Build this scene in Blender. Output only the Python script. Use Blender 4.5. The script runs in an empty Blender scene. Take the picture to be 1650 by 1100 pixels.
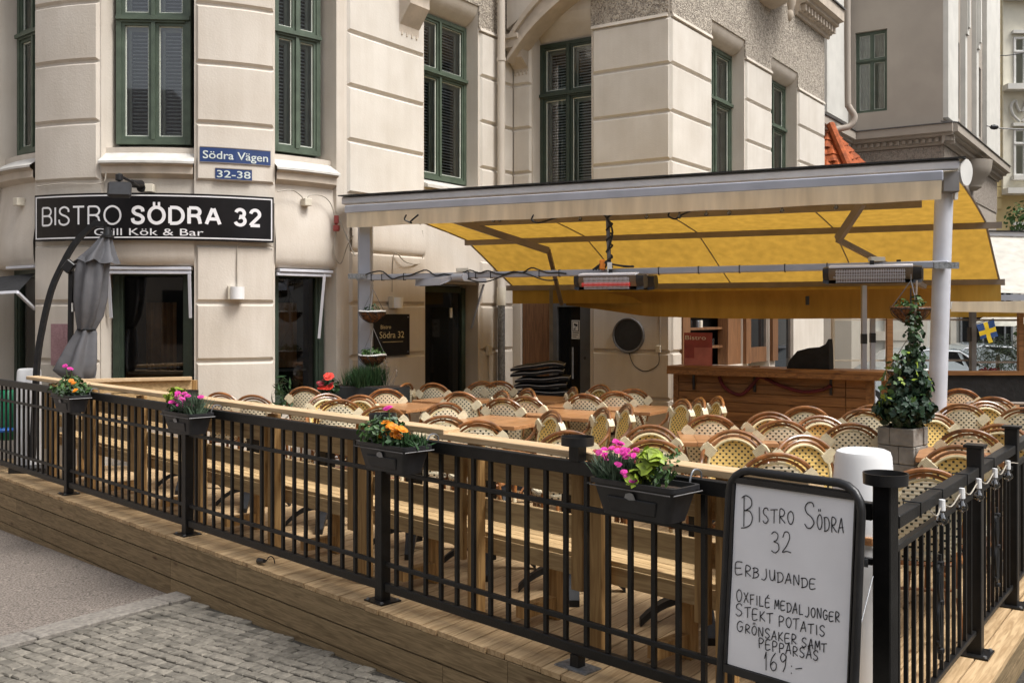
import bpy, bmesh, math, random
from mathutils import Vector, Matrix
random.seed(7)
R = math.radians
S = bpy.context.scene
# ---------------------------------------------------------------- camera, sky, sun, exposure
CAMZ = 1.71
cam_d = bpy.data.cameras.new('camera'); cam = bpy.data.objects.new('camera', cam_d)
S.collection.objects.link(cam); S.camera = cam
cam.location = (0, 0, CAMZ); cam.rotation_euler = (R(90), 0, 0)
cam_d.sensor_width = 36; cam_d.lens = 36*1600/1650; cam_d.shift_y = -44/1650
cam_d.clip_start = .05; cam_d.clip_end = 500
W = bpy.data.worlds.new("World"); S.world = W; W.use_nodes = True
nt = W.node_tree
sky = nt.nodes.new('ShaderNodeTexSky'); sky.sky_type = 'NISHITA'; sky.sun_disc = False
SUN_EL, SUN_AZ = 57, 120          # azimuth measured clockwise from +Y (the view direction)
sky.sun_elevation = R(SUN_EL); sky.sun_rotation = R(SUN_AZ)
sky.dust_density = 4.0; sky.air_density = 1.0; sky.ozone_density = .6
bg = nt.nodes['Background']; bg.inputs[1].default_value = .115
hs = nt.nodes.new('ShaderNodeHueSaturation'); hs.inputs['Saturation'].default_value = .35
nt.links.new(sky.outputs[0], hs.inputs['Color']); nt.links.new(hs.outputs[0], bg.inputs[0])
sd = bpy.data.lights.new('sun', 'SUN'); sd.energy = 1.75; sd.angle = R(24); sd.color = (1, .98, .95)
so = bpy.data.objects.new('sun', sd); S.collection.objects.link(so)
sdir = Vector((math.sin(R(SUN_AZ))*math.cos(R(SUN_EL)), math.cos(R(SUN_AZ))*math.cos(R(SUN_EL)), math.sin(R(SUN_EL))))
so.rotation_euler = sdir.to_track_quat('Z', 'Y').to_euler(); so.location = (6, 6, 12)
S.view_settings.view_transform = 'Standard'; S.view_settings.look = 'None'
S.view_settings.exposure = 0.98; S.view_settings.gamma = 1; S.view_settings.use_curve_mapping = False

# ---------------------------------------------------------------- materials
M = {}
def _m(name):
    m = bpy.data.materials.new(name); m.use_nodes = True; M[name] = m
    return m, m.node_tree, m.node_tree.nodes['Principled BSDF']
def mat(name, col, rough=.6, metal=0, var=.15, vs=6, bump=0, bs=60, rand=0, spec=.4, stretch=None, dirt=None, coat=0, det=6, streak=0):
    m, t, b = _m(name); N = t.nodes.new; Lk = t.links.new
    b.inputs['Roughness'].default_value = rough; b.inputs['Metallic'].default_value = metal
    b.inputs['Specular IOR Level'].default_value = spec
    if coat: b.inputs['Coat Weight'].default_value = coat
    tc = N('ShaderNodeTexCoord'); mp = N('ShaderNodeMapping'); Lk(tc.outputs['Object'], mp.inputs[0])
    if stretch: mp.inputs['Scale'].default_value = stretch
    if rand:
        oi = N('ShaderNodeObjectInfo'); mu = N('ShaderNodeMath'); mu.operation = 'MULTIPLY'; mu.inputs[1].default_value = 37
        Lk(oi.outputs['Random'], mu.inputs[0]); Lk(mu.outputs[0], mp.inputs['Location'])
    n = N('ShaderNodeTexNoise'); n.inputs['Scale'].default_value = vs; n.inputs['Detail'].default_value = det
    Lk(mp.outputs[0], n.inputs[0])
    r = N('ShaderNodeValToRGB'); r.color_ramp.elements[0].position = .3; r.color_ramp.elements[1].position = .72
    d = dirt or [c*(1-var*1.6) for c in col]
    r.color_ramp.elements[0].color = (*d, 1); r.color_ramp.elements[1].color = (*[min(1, c*(1+var)) for c in col], 1)
    Lk(n.outputs['Fac'], r.inputs[0]); out = r.outputs[0]
    if rand:
        hv = N('ShaderNodeHueSaturation'); mr = N('ShaderNodeMapRange')
        mr.inputs[3].default_value = 1-rand; mr.inputs[4].default_value = 1+rand
        Lk(oi.outputs['Random'], mr.inputs[0]); Lk(mr.outputs[0], hv.inputs['Value']); Lk(out, hv.inputs['Color']); out = hv.outputs[0]
    if streak:
        m3 = N('ShaderNodeMapping'); m3.inputs['Scale'].default_value = (5, 5, .45); Lk(tc.outputs['Object'], m3.inputs[0])
        n3 = N('ShaderNodeTexNoise'); n3.inputs['Scale'].default_value = 1.3; n3.inputs['Detail'].default_value = 8; n3.inputs['Roughness'].default_value = .65; Lk(m3.outputs[0], n3.inputs[0])
        r3 = N('ShaderNodeValToRGB'); r3.color_ramp.elements[0].position = .36; r3.color_ramp.elements[1].position = .60
        r3.color_ramp.elements[0].color = (1-streak, 1-streak*1.15, 1-streak*1.35, 1); r3.color_ramp.elements[1].color = (1, 1, 1, 1); Lk(n3.outputs['Fac'], r3.inputs[0])
        m4 = N('ShaderNodeMixRGB'); m4.blend_type = 'MULTIPLY'; m4.inputs[0].default_value = 1; Lk(out, m4.inputs[1]); Lk(r3.outputs[0], m4.inputs[2]); out = m4.outputs[0]
    Lk(out, b.inputs['Base Color'])
    if bump:
        n2 = N('ShaderNodeTexNoise'); n2.inputs['Scale'].default_value = bs; n2.inputs['Detail'].default_value = 5
        Lk(tc.outputs['Object'] if not stretch else mp.outputs[0], n2.inputs[0])
        bp = N('ShaderNodeBump'); bp.inputs['Strength'].default_value = bump; bp.inputs['Distance'].default_value = .02
        Lk(n2.outputs['Fac'], bp.inputs['Height']); Lk(bp.outputs[0], b.inputs['Normal'])
    return m
def wood(name, c1, c2, rough=.6, axis=0, scale=1, rand=.18, coat=0, knots=True):
    m, t, b = _m(name); N = t.nodes.new; Lk = t.links.new
    b.inputs['Roughness'].default_value = rough; b.inputs['Specular IOR Level'].default_value = .35
    if coat: b.inputs['Coat Weight'].default_value = coat; b.inputs['Coat Roughness'].default_value = .25
    tc = N('ShaderNodeTexCoord'); mp = N('ShaderNodeMapping'); Lk(tc.outputs['Object'], mp.inputs[0])
    sc = [9*scale]*3; sc[axis] = .7*scale; mp.inputs['Scale'].default_value = sc
    oi = N('ShaderNodeObjectInfo'); mu = N('ShaderNodeMath'); mu.operation = 'MULTIPLY'; mu.inputs[1].default_value = 91
    Lk(oi.outputs['Random'], mu.inputs[0]); Lk(mu.outputs[0], mp.inputs['Location'])
    n = N('ShaderNodeTexNoise'); n.inputs['Scale'].default_value = 3.2; n.inputs['Detail'].default_value = 8; n.inputs['Distortion'].default_value = 1.2
    Lk(mp.outputs[0], n.inputs[0])
    r = N('ShaderNodeValToRGB'); r.color_ramp.elements[0].position = .34; r.color_ramp.elements[1].position = .64
    r.color_ramp.elements[0].color = (*c1, 1); r.color_ramp.elements[1].color = (*c2, 1)
    Lk(n.outputs['Fac'], r.inputs[0]); out = r.outputs[0]
    if knots:
        mp2 = N('ShaderNodeMapping'); Lk(tc.outputs['Object'], mp2.inputs[0]); s2 = [6]*3; s2[axis] = 2.2; mp2.inputs['Scale'].default_value = s2
        Lk(mu.outputs[0], mp2.inputs['Location'])
        v = N('ShaderNodeTexVoronoi'); v.inputs['Scale'].default_value = 1.1; Lk(mp2.outputs[0], v.inputs[0])
        r2 = N('ShaderNodeValToRGB'); r2.color_ramp.elements[0].position = .05; r2.color_ramp.elements[1].position = .14
        r2.color_ramp.elements[0].color = (.35, .25, .2, 1); r2.color_ramp.elements[1].color = (1, 1, 1, 1)
        Lk(v.outputs['Distance'], r2.inputs[0]); mx = N('ShaderNodeMixRGB'); mx.blend_type = 'MULTIPLY'; mx.inputs[0].default_value = .8
        Lk(out, mx.inputs[1]); Lk(r2.outputs[0], mx.inputs[2]); out = mx.outputs[0]
    hv = N('ShaderNodeHueSaturation'); mr = N('ShaderNodeMapRange'); mr.inputs[3].default_value = 1-rand; mr.inputs[4].default_value = 1+rand
    Lk(oi.outputs['Random'], mr.inputs[0]); Lk(mr.outputs[0], hv.inputs['Value']); Lk(out, hv.inputs['Color'])
    Lk(hv.outputs[0], b.inputs['Base Color'])
    bp = N('ShaderNodeBump'); bp.inputs['Strength'].default_value = .25; bp.inputs['Distance'].default_value = .006
    Lk(n.outputs['Fac'], bp.inputs['Height']); Lk(bp.outputs[0], b.inputs['Normal'])
    return m
mat('stucco', (.585, .535, .47), .85, var=.05, vs=1.6, bump=.14, bs=45, dirt=(.52, .465, .395), streak=.07)
mat('stucco_light', (.63, .59, .53), .85, var=.05, vs=2, bump=.12, bs=45, dirt=(.57, .525, .46), streak=.05, rand=.03)
mat('stucco_dull', (.37, .325, .275), .85, var=.06, vs=1.2, bump=.12, bs=40)
mat('stone_trim', (.50, .43, .35), .8, var=.1, vs=5, bump=.1, bs=30)
mat('sill_paint', (.56, .54, .50), .55, var=.1, vs=9)
mat('pale_bay', (.74, .70, .58), .85, var=.06, vs=2)
mat('yellow_stucco', (.72, .58, .30), .85, var=.05, vs=2)
mat('pale_stucco', (.60, .585, .54), .85, var=.06, vs=2, bump=.15, bs=20)
def roughcast(name, c1, c2, sc):
    m, t, b = _m(name); N = t.nodes.new; Lk = t.links.new; b.inputs['Roughness'].default_value = .9
    tc = N('ShaderNodeTexCoord'); v = N('ShaderNodeTexNoise'); v.inputs['Scale'].default_value = sc; v.inputs['Detail'].default_value = 3; v.inputs['Distortion'].default_value = 1.5
    Lk(tc.outputs['Object'], v.inputs[0]); r = N('ShaderNodeValToRGB')
    r.color_ramp.elements[0].position = .38; r.color_ramp.elements[1].position = .58
    r.color_ramp.elements[0].color = (*c1, 1); r.color_ramp.elements[1].color = (*c2, 1); Lk(v.outputs['Fac'], r.inputs[0]); Lk(r.outputs[0], b.inputs['Base Color'])
    bp = N('ShaderNodeBump'); bp.inputs['Strength'].default_value = 1; bp.inputs['Distance'].default_value = .04
    Lk(v.outputs['Fac'], bp.inputs['Height']); Lk(bp.outputs[0], b.inputs['Normal'])
roughcast('roughcast', (.20, .17, .14), (.50, .44, .36), 22)
roughcast('roughcast_dull', (.22, .19, .165), (.36, .31, .26), 14)
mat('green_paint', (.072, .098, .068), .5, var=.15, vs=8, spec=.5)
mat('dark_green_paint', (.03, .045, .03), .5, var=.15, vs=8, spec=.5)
mat('white_sash', (.62, .65, .57), .5, var=.08)
mat('blind_slat', (.74, .77, .78), .5, var=.1)
mat('unlit_room_black', (.012, .011, .010), .9, var=.3, vs=2)  # near-black stands for unlit rooms, their shade put into the colour
mat('curtain_brown', (.28, .15, .07), .9, var=.3, vs=3)
mat('black_metal', (.012, .012, .013), .38, 0, var=.25, vs=14, bump=.06, bs=180, spec=.5)
mat('fence_black', (.008, .0078, .0078), .42, 0, var=.3, vs=18, bump=.12, bs=130, spec=.35)
mat('black_plastic', (.016, .016, .018), .45, var=.2, vs=20, bump=.05, bs=200, spec=.5)
mat('black_cloth', (.010, .010, .011), .85, var=.3, vs=9, bump=.4, bs=14)
mat('grey_cloth', (.10, .10, .108), .75, var=.14, vs=5, bump=.25, bs=12)
mat('dark_grey_cloth', (.022, .024, .025), .85, var=.2)
mat('piping_white', (.45, .45, .46), .7)
mat('sign_black', (.006, .005, .006), .30, var=.2, spec=.35)
mat('white_lettering', (.72, .71, .72), .5, var=.04)
mat('alu', (.42, .44, .50), .42, .55, var=.08, vs=3, spec=.5)
mat('alu_white', (.60, .61, .66), .4, .1, var=.05, spec=.5)
mat('alu_dark', (.16, .155, .155), .5, .5, var=.12)
mat('steel', (.30, .31, .33), .4, .7, var=.15, vs=20)
mat('bronze_frame', (.25, .21, .175), .5, .3, var=.1)
mat('white_paint', (.66, .65, .62), .5, var=.05)
mat('white_plastic', (.72, .72, .72), .45, var=.03, spec=.4)
mat('cream_plastic', (.60, .55, .45), .5, var=.05)
mat('brown_cane', (.25, .10, .030), .33, var=.4, vs=16, rand=.22, spec=.5, coat=.35)
mat('cream_cane', (.66, .56, .33), .5, var=.12, vs=30, rand=.1)
mat('cream_wrap', (.70, .61, .42), .5, var=.1, vs=30, rand=.08)
mat('table_iron', (.014, .015, .017), .5, .2, var=.3, vs=20, spec=.5)
mat('asphalt', (.215, .182, .155), .95, var=.55, vs=70, bump=.7, bs=150, dirt=(.07, .059, .05), det=2)
mat('joint_sand', (.065, .058, .047), .95, var=.4, vs=60, bump=.4, bs=150)
mat('kerb_stone', (.21, .19, .165), .85, var=.22, vs=30, bump=.4, bs=70, rand=.1)
mat('sett', (.175, .158, .13), .8, var=.22, vs=26, bump=.25, bs=70, rand=.26)
mat('sett_stuff', (.175, .158, .13), .8, var=.38, vs=9, bump=.25, bs=60)
mat('planter_grey', (.24, .225, .20), .9, var=.2, vs=9, bump=.5, bs=25, rand=.1)
mat('soil', (.045, .028, .018), .95, var=.5, vs=40, bump=.6, bs=60)
mat('coir', (.16, .070, .028), .95, var=.5, vs=40, bump=.9, bs=60)
mat('stem_green', (.07, .11, .035), .7)
for nm, c in (('leaf_dark', (.022, .058, .018)), ('leaf_ivy', (.016, .045, .022)), ('leaf_mid', (.05, .11, .025)), ('leaf_lime', (.24, .33, .03)), ('leaf_grey', (.08, .12, .075)),
              ('petal_pink', (.62, .03, .30)), ('petal_orange', (.80, .24, .008)), ('petal_red', (.58, .035, .02)), ('petal_darkred', (.25, .01, .02))):
    m = mat(nm, c, .5, var=.3, vs=30, rand=.15)
mat('car_silver', (.44, .49, .52), .25, .5, var=.03, coat=.8)
mat('rubber', (.012, .012, .012), .8)
mat('dark_glass', (.010, .011, .012), .06, var=.1, spec=.5)
mat('roof_tile', (.40, .095, .025), .8, var=.25, vs=8, rand=.22, bump=.3, bs=40)
mat('grey_door', (.085, .085, .085), .5, var=.1)
mat('plaque_pink', (.36, .22, .24), .5, .3, var=.12, vs=40)
mat('poster_red', (.28, .055, .05), .6, var=.2, vs=6)
mat('poster_pink', (.42, .14, .12), .6, var=.15, vs=6)
mat('element_red', (.62, .05, .04), .5)
mat('garland_red', (.10, .012, .016), .8, var=.3)
mat('street_blue', (.018, .045, .15), .35, var=.1, coat=.3)
mat('street_letter', (.62, .68, .66), .4)
mat('paper', (.78, .78, .81), .75, var=.03, vs=4, bump=.12, bs=5)
mat('ink', (.015, .015, .02), .6)
mat('flag_blue', (.02, .06, .19), .7); mat('flag_yellow', (.70, .50, .02), .7)
mat('cable_white', (.40, .36, .30), .6); mat('cable_black', (.01, .01, .01), .5)
mat('orange_plug', (.65, .20, .02), .5)
mat('green_plastic', (.01, .22, .10), .4, var=.3); mat('blue_plastic', (.02, .12, .42), .4)
mat('heater_grille', (.20, .15, .12), .4, .5, var=.4, vs=60)
mat('heater_bronze', (.20, .16, .12), .4, .6, var=.1)
mat('galvanised', (.26, .27, .28), .45, .6, var=.3, vs=50)
# wood: axis = long axis in the piece's own space
wood('deck_wood', (.32, .21, .105), (.50, .355, .20), .75, 0, rand=.16, scale=1.6)
wood('skirt_wood', (.155, .108, .055), (.275, .198, .108), .75, 0, rand=.12, scale=1.9)
wood('bench_wood', (.33, .215, .10), (.52, .37, .19), .65, 0, rand=.12, scale=1.5)
wood('bench_post', (.23, .125, .042), (.42, .255, .10), .6, 2, rand=.14)
wood('ledge_wood', (.46, .31, .165), (.60, .44, .27), .6, 0, rand=.06)
wood('table_wood', (.30, .135, .055), (.46, .235, .105), .35, 0, rand=.10, coat=.3, knots=False)
wood('bar_wood', (.17, .075, .026), (.30, .145, .052), .5, 0, rand=.16)
wood('brown_board', (.11, .05, .022), (.20, .095, .04), .55, 2, rand=.1, knots=False)

def glassmat(name, tint, refl=.25, rough=.02):
    m = bpy.data.materials.new(name); m.use_nodes = True; M[name] = m; t = m.node_tree; t.nodes.clear()
    N = t.nodes.new; Lk = t.links.new
    o = N('ShaderNodeOutputMaterial'); a = N('ShaderNodeBsdfTransparent'); a.inputs[0].default_value = (*tint, 1)
    g = N('ShaderNodeBsdfGlossy'); g.inputs['Roughness'].default_value = rough
    f = N('ShaderNodeLayerWeight'); f.inputs['Blend'].default_value = refl
    mx = N('ShaderNodeMixShader'); Lk(f.outputs['Fresnel'], mx.inputs[0]); Lk(a.outputs[0], mx.inputs[1]); Lk(g.outputs[0], mx.inputs[2]); Lk(mx.outputs[0], o.inputs[0])
glassmat('glass', (.84, .88, .88), .52); glassmat('bulb_glass', (.72, .72, .74), .62, .08); glassmat('screen_glass', (.88, .9, .88), .12)

def fabric(name, front, through, mixf=.5):
    m = bpy.data.materials.new(name); m.use_nodes = True; M[name] = m; t = m.node_tree; t.nodes.clear()
    N = t.nodes.new; Lk = t.links.new
    o = N('ShaderNodeOutputMaterial'); a = N('ShaderNodeBsdfDiffuse'); b = N('ShaderNodeBsdfTranslucent')
    tc = N('ShaderNodeTexCoord'); n = N('ShaderNodeTexNoise'); n.inputs['Scale'].default_value = 2.2; n.inputs['Detail'].default_value = 5
    mp = N('ShaderNodeMapping'); mp.inputs['Scale'].default_value = (4, 4, .5); Lk(tc.outputs['Object'], mp.inputs[0]); Lk(mp.outputs[0], n.inputs[0])
    for sh, c in ((a, front), (b, through)):
        r = N('ShaderNodeValToRGB'); r.color_ramp.elements[0].position = .3; r.color_ramp.elements[1].position = .7
        r.color_ramp.elements[0].color = (*[x*.76 for x in c], 1); r.color_ramp.elements[1].color = (*c, 1)
        Lk(n.outputs['Fac'], r.inputs[0]); Lk(r.outputs[0], sh.inputs[0])
    mx = N('ShaderNodeMixShader'); mx.inputs[0].default_value = mixf
    Lk(a.outputs[0], mx.inputs[1]); Lk(b.outputs[0], mx.inputs[2]); Lk(mx.outputs[0], o.inputs[0])
fabric('awning_yellow', (.50, .34, .10), (.60, .35, .055), .46)
fabric('valance_cream', (.88, .79, .63), (.95, .82, .58), .48)
fabric('second_cloth', (.34, .21, .07), (.5, .29, .05), .30)
fabric('white_cloth', (.70, .68, .62), (.7, .6, .3), .25)

def weave(name, base, hole):
    m, t, b = _m(name); N = t.nodes.new; Lk = t.links.new
    b.inputs['Roughness'].default_value = .5
    uv = N('ShaderNodeUVMap'); sp = N('ShaderNodeSeparateXYZ'); Lk(uv.outputs[0], sp.inputs[0])
    def mth(op, a, c=None):
        q = N('ShaderNodeMath'); q.operation = op
        for i, x in enumerate((a, c)):
            if x is None: continue
            if isinstance(x, (int, float)): q.inputs[i].default_value = x
            else: Lk(x, q.inputs[i])
        return q.outputs[0]
    v = mth('MULTIPLY', sp.outputs[1], 1/.0215); row = mth('FLOOR', v); par = mth('MULTIPLY', mth('MODULO', row, 2), .5)
    u = mth('ADD', mth('MULTIPLY', sp.outputs[0], 1/.042), par)
    fu = mth('FRACT', u); fv = mth('FRACT', v)
    hit = mth('MULTIPLY', mth('LESS_THAN', fu, .33), mth('LESS_THAN', mth('ABSOLUTE', mth('SUBTRACT', fv, .5)), .30))
    n = N('ShaderNodeTexNoise'); n.inputs['Scale'].default_value = 60; Lk(uv.outputs[0], n.inputs[0])
    r = N('ShaderNodeValToRGB'); r.color_ramp.elements[0].color = (*[c*.82 for c in base], 1); r.color_ramp.elements[1].color = (*base, 1)
    Lk(n.outputs['Fac'], r.inputs[0])
    mx = N('ShaderNodeMixRGB'); Lk(hit, mx.inputs[0]); Lk(r.outputs[0], mx.inputs[1]); mx.inputs[2].default_value = (*hole, 1)
    Lk(mx.outputs[0], b.inputs['Base Color'])
    h = mth('SUBTRACT', mth('SUBTRACT', 1, mth('MULTIPLY', mth('ABSOLUTE', mth('SUBTRACT', fv, .5)), 1.6)), hit)
    bp = N('ShaderNodeBump'); bp.inputs['Strength'].default_value = .6; bp.inputs['Distance'].default_value = .004
    Lk(h, bp.inputs['Height']); Lk(bp.outputs[0], b.inputs['Normal'])
weave('weave_cream', (.84, .76, .56), (.012, .02, .012)); weave('weave_awning_lit', (.76, .52, .16), (.02, .02, .012))  # second weave: cream with warm light through the awning put into its colour

# ---------------------------------------------------------------- mesh helpers
class MB:
    def __init__(s): s.v = []; s.f = []; s.mi = []; s.uv = {}
    def add(s, vs, fs, mi=0, uvs=None):
        o = len(s.v); s.v += [Vector(v) for v in vs]
        for k, f in enumerate(fs):
            s.f.append([i+o for i in f]); s.mi.append(mi)
            if uvs: s.uv[len(s.f)-1] = [uvs[i] for i in f]
        return s
    def box(s, x0, x1, y0, y1, z0, z1, mi=0, T=None):
        vs = [Vector((x, y, z)) for z in (z0, z1) for x, y in ((x0, y0), (x1, y0), (x1, y1), (x0, y1))]
        if T is not None: vs = [T @ v for v in vs]
        return s.add(vs, [(3, 2, 1, 0), (4, 5, 6, 7), (0, 1, 5, 4), (1, 2, 6, 5), (2, 3, 7, 6), (3, 0, 4, 7)], mi)
    def hexa(s, a, mi=0):  # 8 points: bottom quad, top quad
        return s.add(a, [(3, 2, 1, 0), (4, 5, 6, 7), (0, 1, 5, 4), (1, 2, 6, 5), (2, 3, 7, 6), (3, 0, 4, 7)], mi)
    def bar(s, a, b, w, h, up=(0, 0, 1), mi=0):
        a = Vector(a); b = Vector(b); d = (b-a).normalized(); up = Vector(up)
        if abs(d.dot(up)) > .98: up = Vector((1, 0, 0))
        x = d.cross(up).normalized()*w/2; y = x.cross(d).normalized()*h/2
        return s.hexa([a-x-y, a+x-y, a+x+y, a-x+y, b-x-y, b+x-y, b+x+y, b-x+y], mi)
    def tube(s, pts, r, n=8, cap=True, mi=0, closed=False):
        pts = [Vector(p) for p in pts]; k = len(pts); rr = r if isinstance(r, (list, tuple)) else [r]*k
        rings = []; prev = None
        for i, p in enumerate(pts):
            if closed: d = pts[(i+1) % k]-pts[i-1]
            else: d = pts[min(i+1, k-1)]-pts[max(i-1, 0)]
            d = d.normalized() if d.length > 1e-9 else Vector((0, 0, 1))
            if prev is None:
                u = Vector((0, 0, 1)) if abs(d.z) < .9 else Vector((1, 0, 0))
                x = d.cross(u).normalized()
            else: x = (prev - d*prev.dot(d)).normalized()
            prev = x; y = d.cross(x)
            rings.append([p+(x*math.cos(2*math.pi*j/n)+y*math.sin(2*math.pi*j/n))*rr[i] for j in range(n)])
        o = [v for g in rings for v in g]; fs = []
        for i in range(k if closed else k-1):
            a = i*n; b = ((i+1) % k)*n
            fs += [(a+j, b+j, b+(j+1) % n, a+(j+1) % n) for j in range(n)]
        if cap and not closed: fs += [tuple(range(n)), tuple(range(k*n-1, (k-1)*n-1, -1))]
        return s.add(o, fs, mi)
    def lathe(s, prof, c=(0, 0, 0), n=24, T=None, mi=0, a0=0, a1=2*math.pi):
        full = abs(a1-a0-2*math.pi) < 1e-6; m = n if full else n+1
        vs = []
        for r, z in prof:
            for j in range(m):
                a = a0+(a1-a0)*j/n; v = Vector((c[0]+r*math.cos(a), c[1]+r*math.sin(a), c[2]+z)); vs.append(T @ v if T is not None else v)
        fs = []
        for i in range(len(prof)-1):
            for j in range(n):
                k = (j+1) % m; fs.append((i*m+j, i*m+k, (i+1)*m+k, (i+1)*m+j))
        return s.add(vs, fs, mi)
    def disc(s, c, r, n=20, nrm=(0, 0, 1), mi=0):
        q = Vector(nrm).to_track_quat('Z', 'Y'); c = Vector(c)
        return s.add([c+q @ Vector((r*math.cos(2*math.pi*j/n), r*math.sin(2*math.pi*j/n), 0)) for j in range(n)], [tuple(range(n))], mi)
    def grid(s, rows, mi=0, uvs=None):
        m = len(rows[0]); vs = [p for r in rows for p in r]; fs = []
        for i in range(len(rows)-1):
            for j in range(m-1): fs.append((i*m+j, i*m+j+1, (i+1)*m+j+1, (i+1)*m+j))
        return s.add(vs, fs, mi, uvs)
    def prism(s, poly, h, T=None, mi=0):   # poly in xy, extruded 0..h in z
        n = len(poly); vs = [Vector((x, y, 0)) for x, y in poly]+[Vector((x, y, h)) for x, y in poly]
        if T is not None: vs = [T @ v for v in vs]
        return s.add(vs, [tuple(range(n-1, -1, -1)), tuple(range(n, 2*n))]+[(i, (i+1) % n, n+(i+1) % n, n+i) for i in range(n)], mi)
WM = {}
def link(o, mw=None):
    S.collection.objects.link(o); WM[o.name] = mw if mw is not None else Matrix.Identity(4); return o
def build(name, mb, mats, parent=None, world=True, T=None, smooth=False, kind=None, bevel=0):
    """one mesh object; vertices given in world space (world=True) or in the parent's space"""
    if parent is not None and world:
        inv = WM[parent.name].inverted(); vs = [inv @ v for v in mb.v]
    elif T is not None:
        inv = T.inverted(); vs = [inv @ v for v in mb.v] if world else mb.v
    else: vs = mb.v
    me = bpy.data.meshes.new(name); me.from_pydata([tuple(v) for v in vs], [], mb.f)
    for k in ([mats] if isinstance(mats, str) else mats): me.materials.append(M[k])
    if any(mb.mi): me.polygons.foreach_set('material_index', mb.mi)
    if mb.uv:
        ul = me.uv_layers.new(name='UVMap')
        for fi, u in mb.uv.items():
            for li, x in zip(me.polygons[fi].loop_indices, u): ul.data[li].uv = x
    if smooth:
        me.polygons.foreach_set('use_smooth', [True]*len(me.polygons))
        try: me.set_sharp_from_angle(angle=R(40))
        except Exception: pass
    me.update(); me.validate()
    o = bpy.data.objects.new(name, me)
    if parent is not None: o.parent = parent; link(o, WM[parent.name])
    else:
        link(o, T if T is not None else None)
        if T is not None: o.matrix_world = T
    if bevel:
        b = o.modifiers.new('bevel', 'BEVEL'); b.width = bevel; b.segments = 1; b.limit_method = 'ANGLE'
    if kind: o['kind'] = kind
    return o
def tag(o, label, cat, group=None):
    o['label'] = label; o['category'] = cat
    if group: o['group'] = group
    return o
def thing(name, label, cat, loc=(0, 0, 0), rz=0, group=None):
    o = bpy.data.objects.new(name, None); mw = Matrix.Translation(Vector(loc)) @ Matrix.Rotation(rz, 4, 'Z')
    o.empty_display_size = .1; link(o, mw); o.matrix_world = mw
    return tag(o, label, cat, group)
def single(name, mb, mats, label, cat, group=None, loc=None, **k):
    """a top-level thing that is one mesh, its origin at its base"""
    if loc is None:
        n = len(mb.v); loc = (sum(v.x for v in mb.v)/n, sum(v.y for v in mb.v)/n, min(v.z for v in mb.v))
    o = build(name, mb, mats, None, True, Matrix.Translation(Vector(loc)), **k)
    return tag(o, label, cat, group)
def copy_thing(src, loc, rz, label, group=None, scale=None):
    r = src.copy(); S.collection.objects.link(r); r.matrix_world = Matrix.Translation(Vector(loc)) @ Matrix.Rotation(rz, 4, 'Z')
    WM[r.name] = r.matrix_world.copy(); r['label'] = label
    if group: r['group'] = group
    for ch in list(src.children):
        c = ch.copy(); S.collection.objects.link(c); c.parent = r; WM[c.name] = r.matrix_world.copy()
        for g in list(ch.children):
            d = g.copy(); S.collection.objects.link(d); d.parent = c
    return r
def at(px, py, Y):   # photo pixel at a known distance -> place in the world
    return Vector(((px-825)/1600*Y, Y, CAMZ+(506-py)*Y/1600))
def smoothpts(P, n=6, closed=False):
    P = [Vector(p) for p in P]; out = []; k = len(P)
    for i in range(k if closed else k-1):
        a, b, c, d = (P[(i-1) % k], P[i], P[(i+1) % k], P[(i+2) % k]) if closed else (P[max(i-1, 0)], P[i], P[i+1], P[min(i+2, k-1)])
        for j in range(n):
            t = j/n; out.append(.5*((2*b)+(c-a)*t+(2*a-5*b+4*c-d)*t*t+(3*b-a-3*c+d)*t**3))
    if not closed: out.append(P[-1])
    return out
V2 = lambda x, y: Vector((x, y))
# plan of the deck: corner post C, long fence runs along L, inwards is N, right fence along RD
C0 = V2(1.395, 3.709); LD = V2(-.6990, .7151); ND = V2(.7151, .6990); RD = V2(.5871, .8095); QD = V2(.8095, -.5871)
def F(s, b=0, z=0):
    p = C0+LD*s+ND*b; return Vector((p.x, p.y, z))
def G(t, q=0, z=0):
    p = C0+RD*t+QD*q; return Vector((p.x, p.y, z))
ANG_L = math.atan2(-LD.y, -LD.x)     # heading of the long fence, towards the corner
ANG_R = math.atan2(RD.y, RD.x)
def ground_z(x, y): return -.262-.028*((x-C0.x)*LD.x+(y-C0.y)*LD.y)
# walls of the building in plan: (origin, along, outwards)
UR, NR = V2(.561, .828), V2(.828, -.561); UF, NF = V2(.835, -.550), V2(-.550, -.835)
TC, TR = V2(-4.26, 13.77), 2.62
W1 = (V2(-2.09, 12.30), UR, NR); WF = (V2(0, 15.39), UF, NF); W2 = (V2(2.22, 13.93), UR, NR)
def wp(w, u, d, z):
    p = w[0]+w[1]*u+w[2]*d; return Vector((p.x, p.y, z))
def tp(t, r, z): return Vector((TC.x+r*math.sin(t), TC.y-r*math.cos(t), z))
def tpx(px, r=TR):   # angle on the tower seen at photo column px
    k = (px-825)/1600; lo, hi = -1.35, 1.0
    f = lambda t: (TC.x+r*math.sin(t))/(TC.y-r*math.cos(t))-k
    for _ in range(50):
        m = (lo+hi)/2
        if f(m) < 0: lo = m
        else: hi = m
    return (lo+hi)/2
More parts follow.
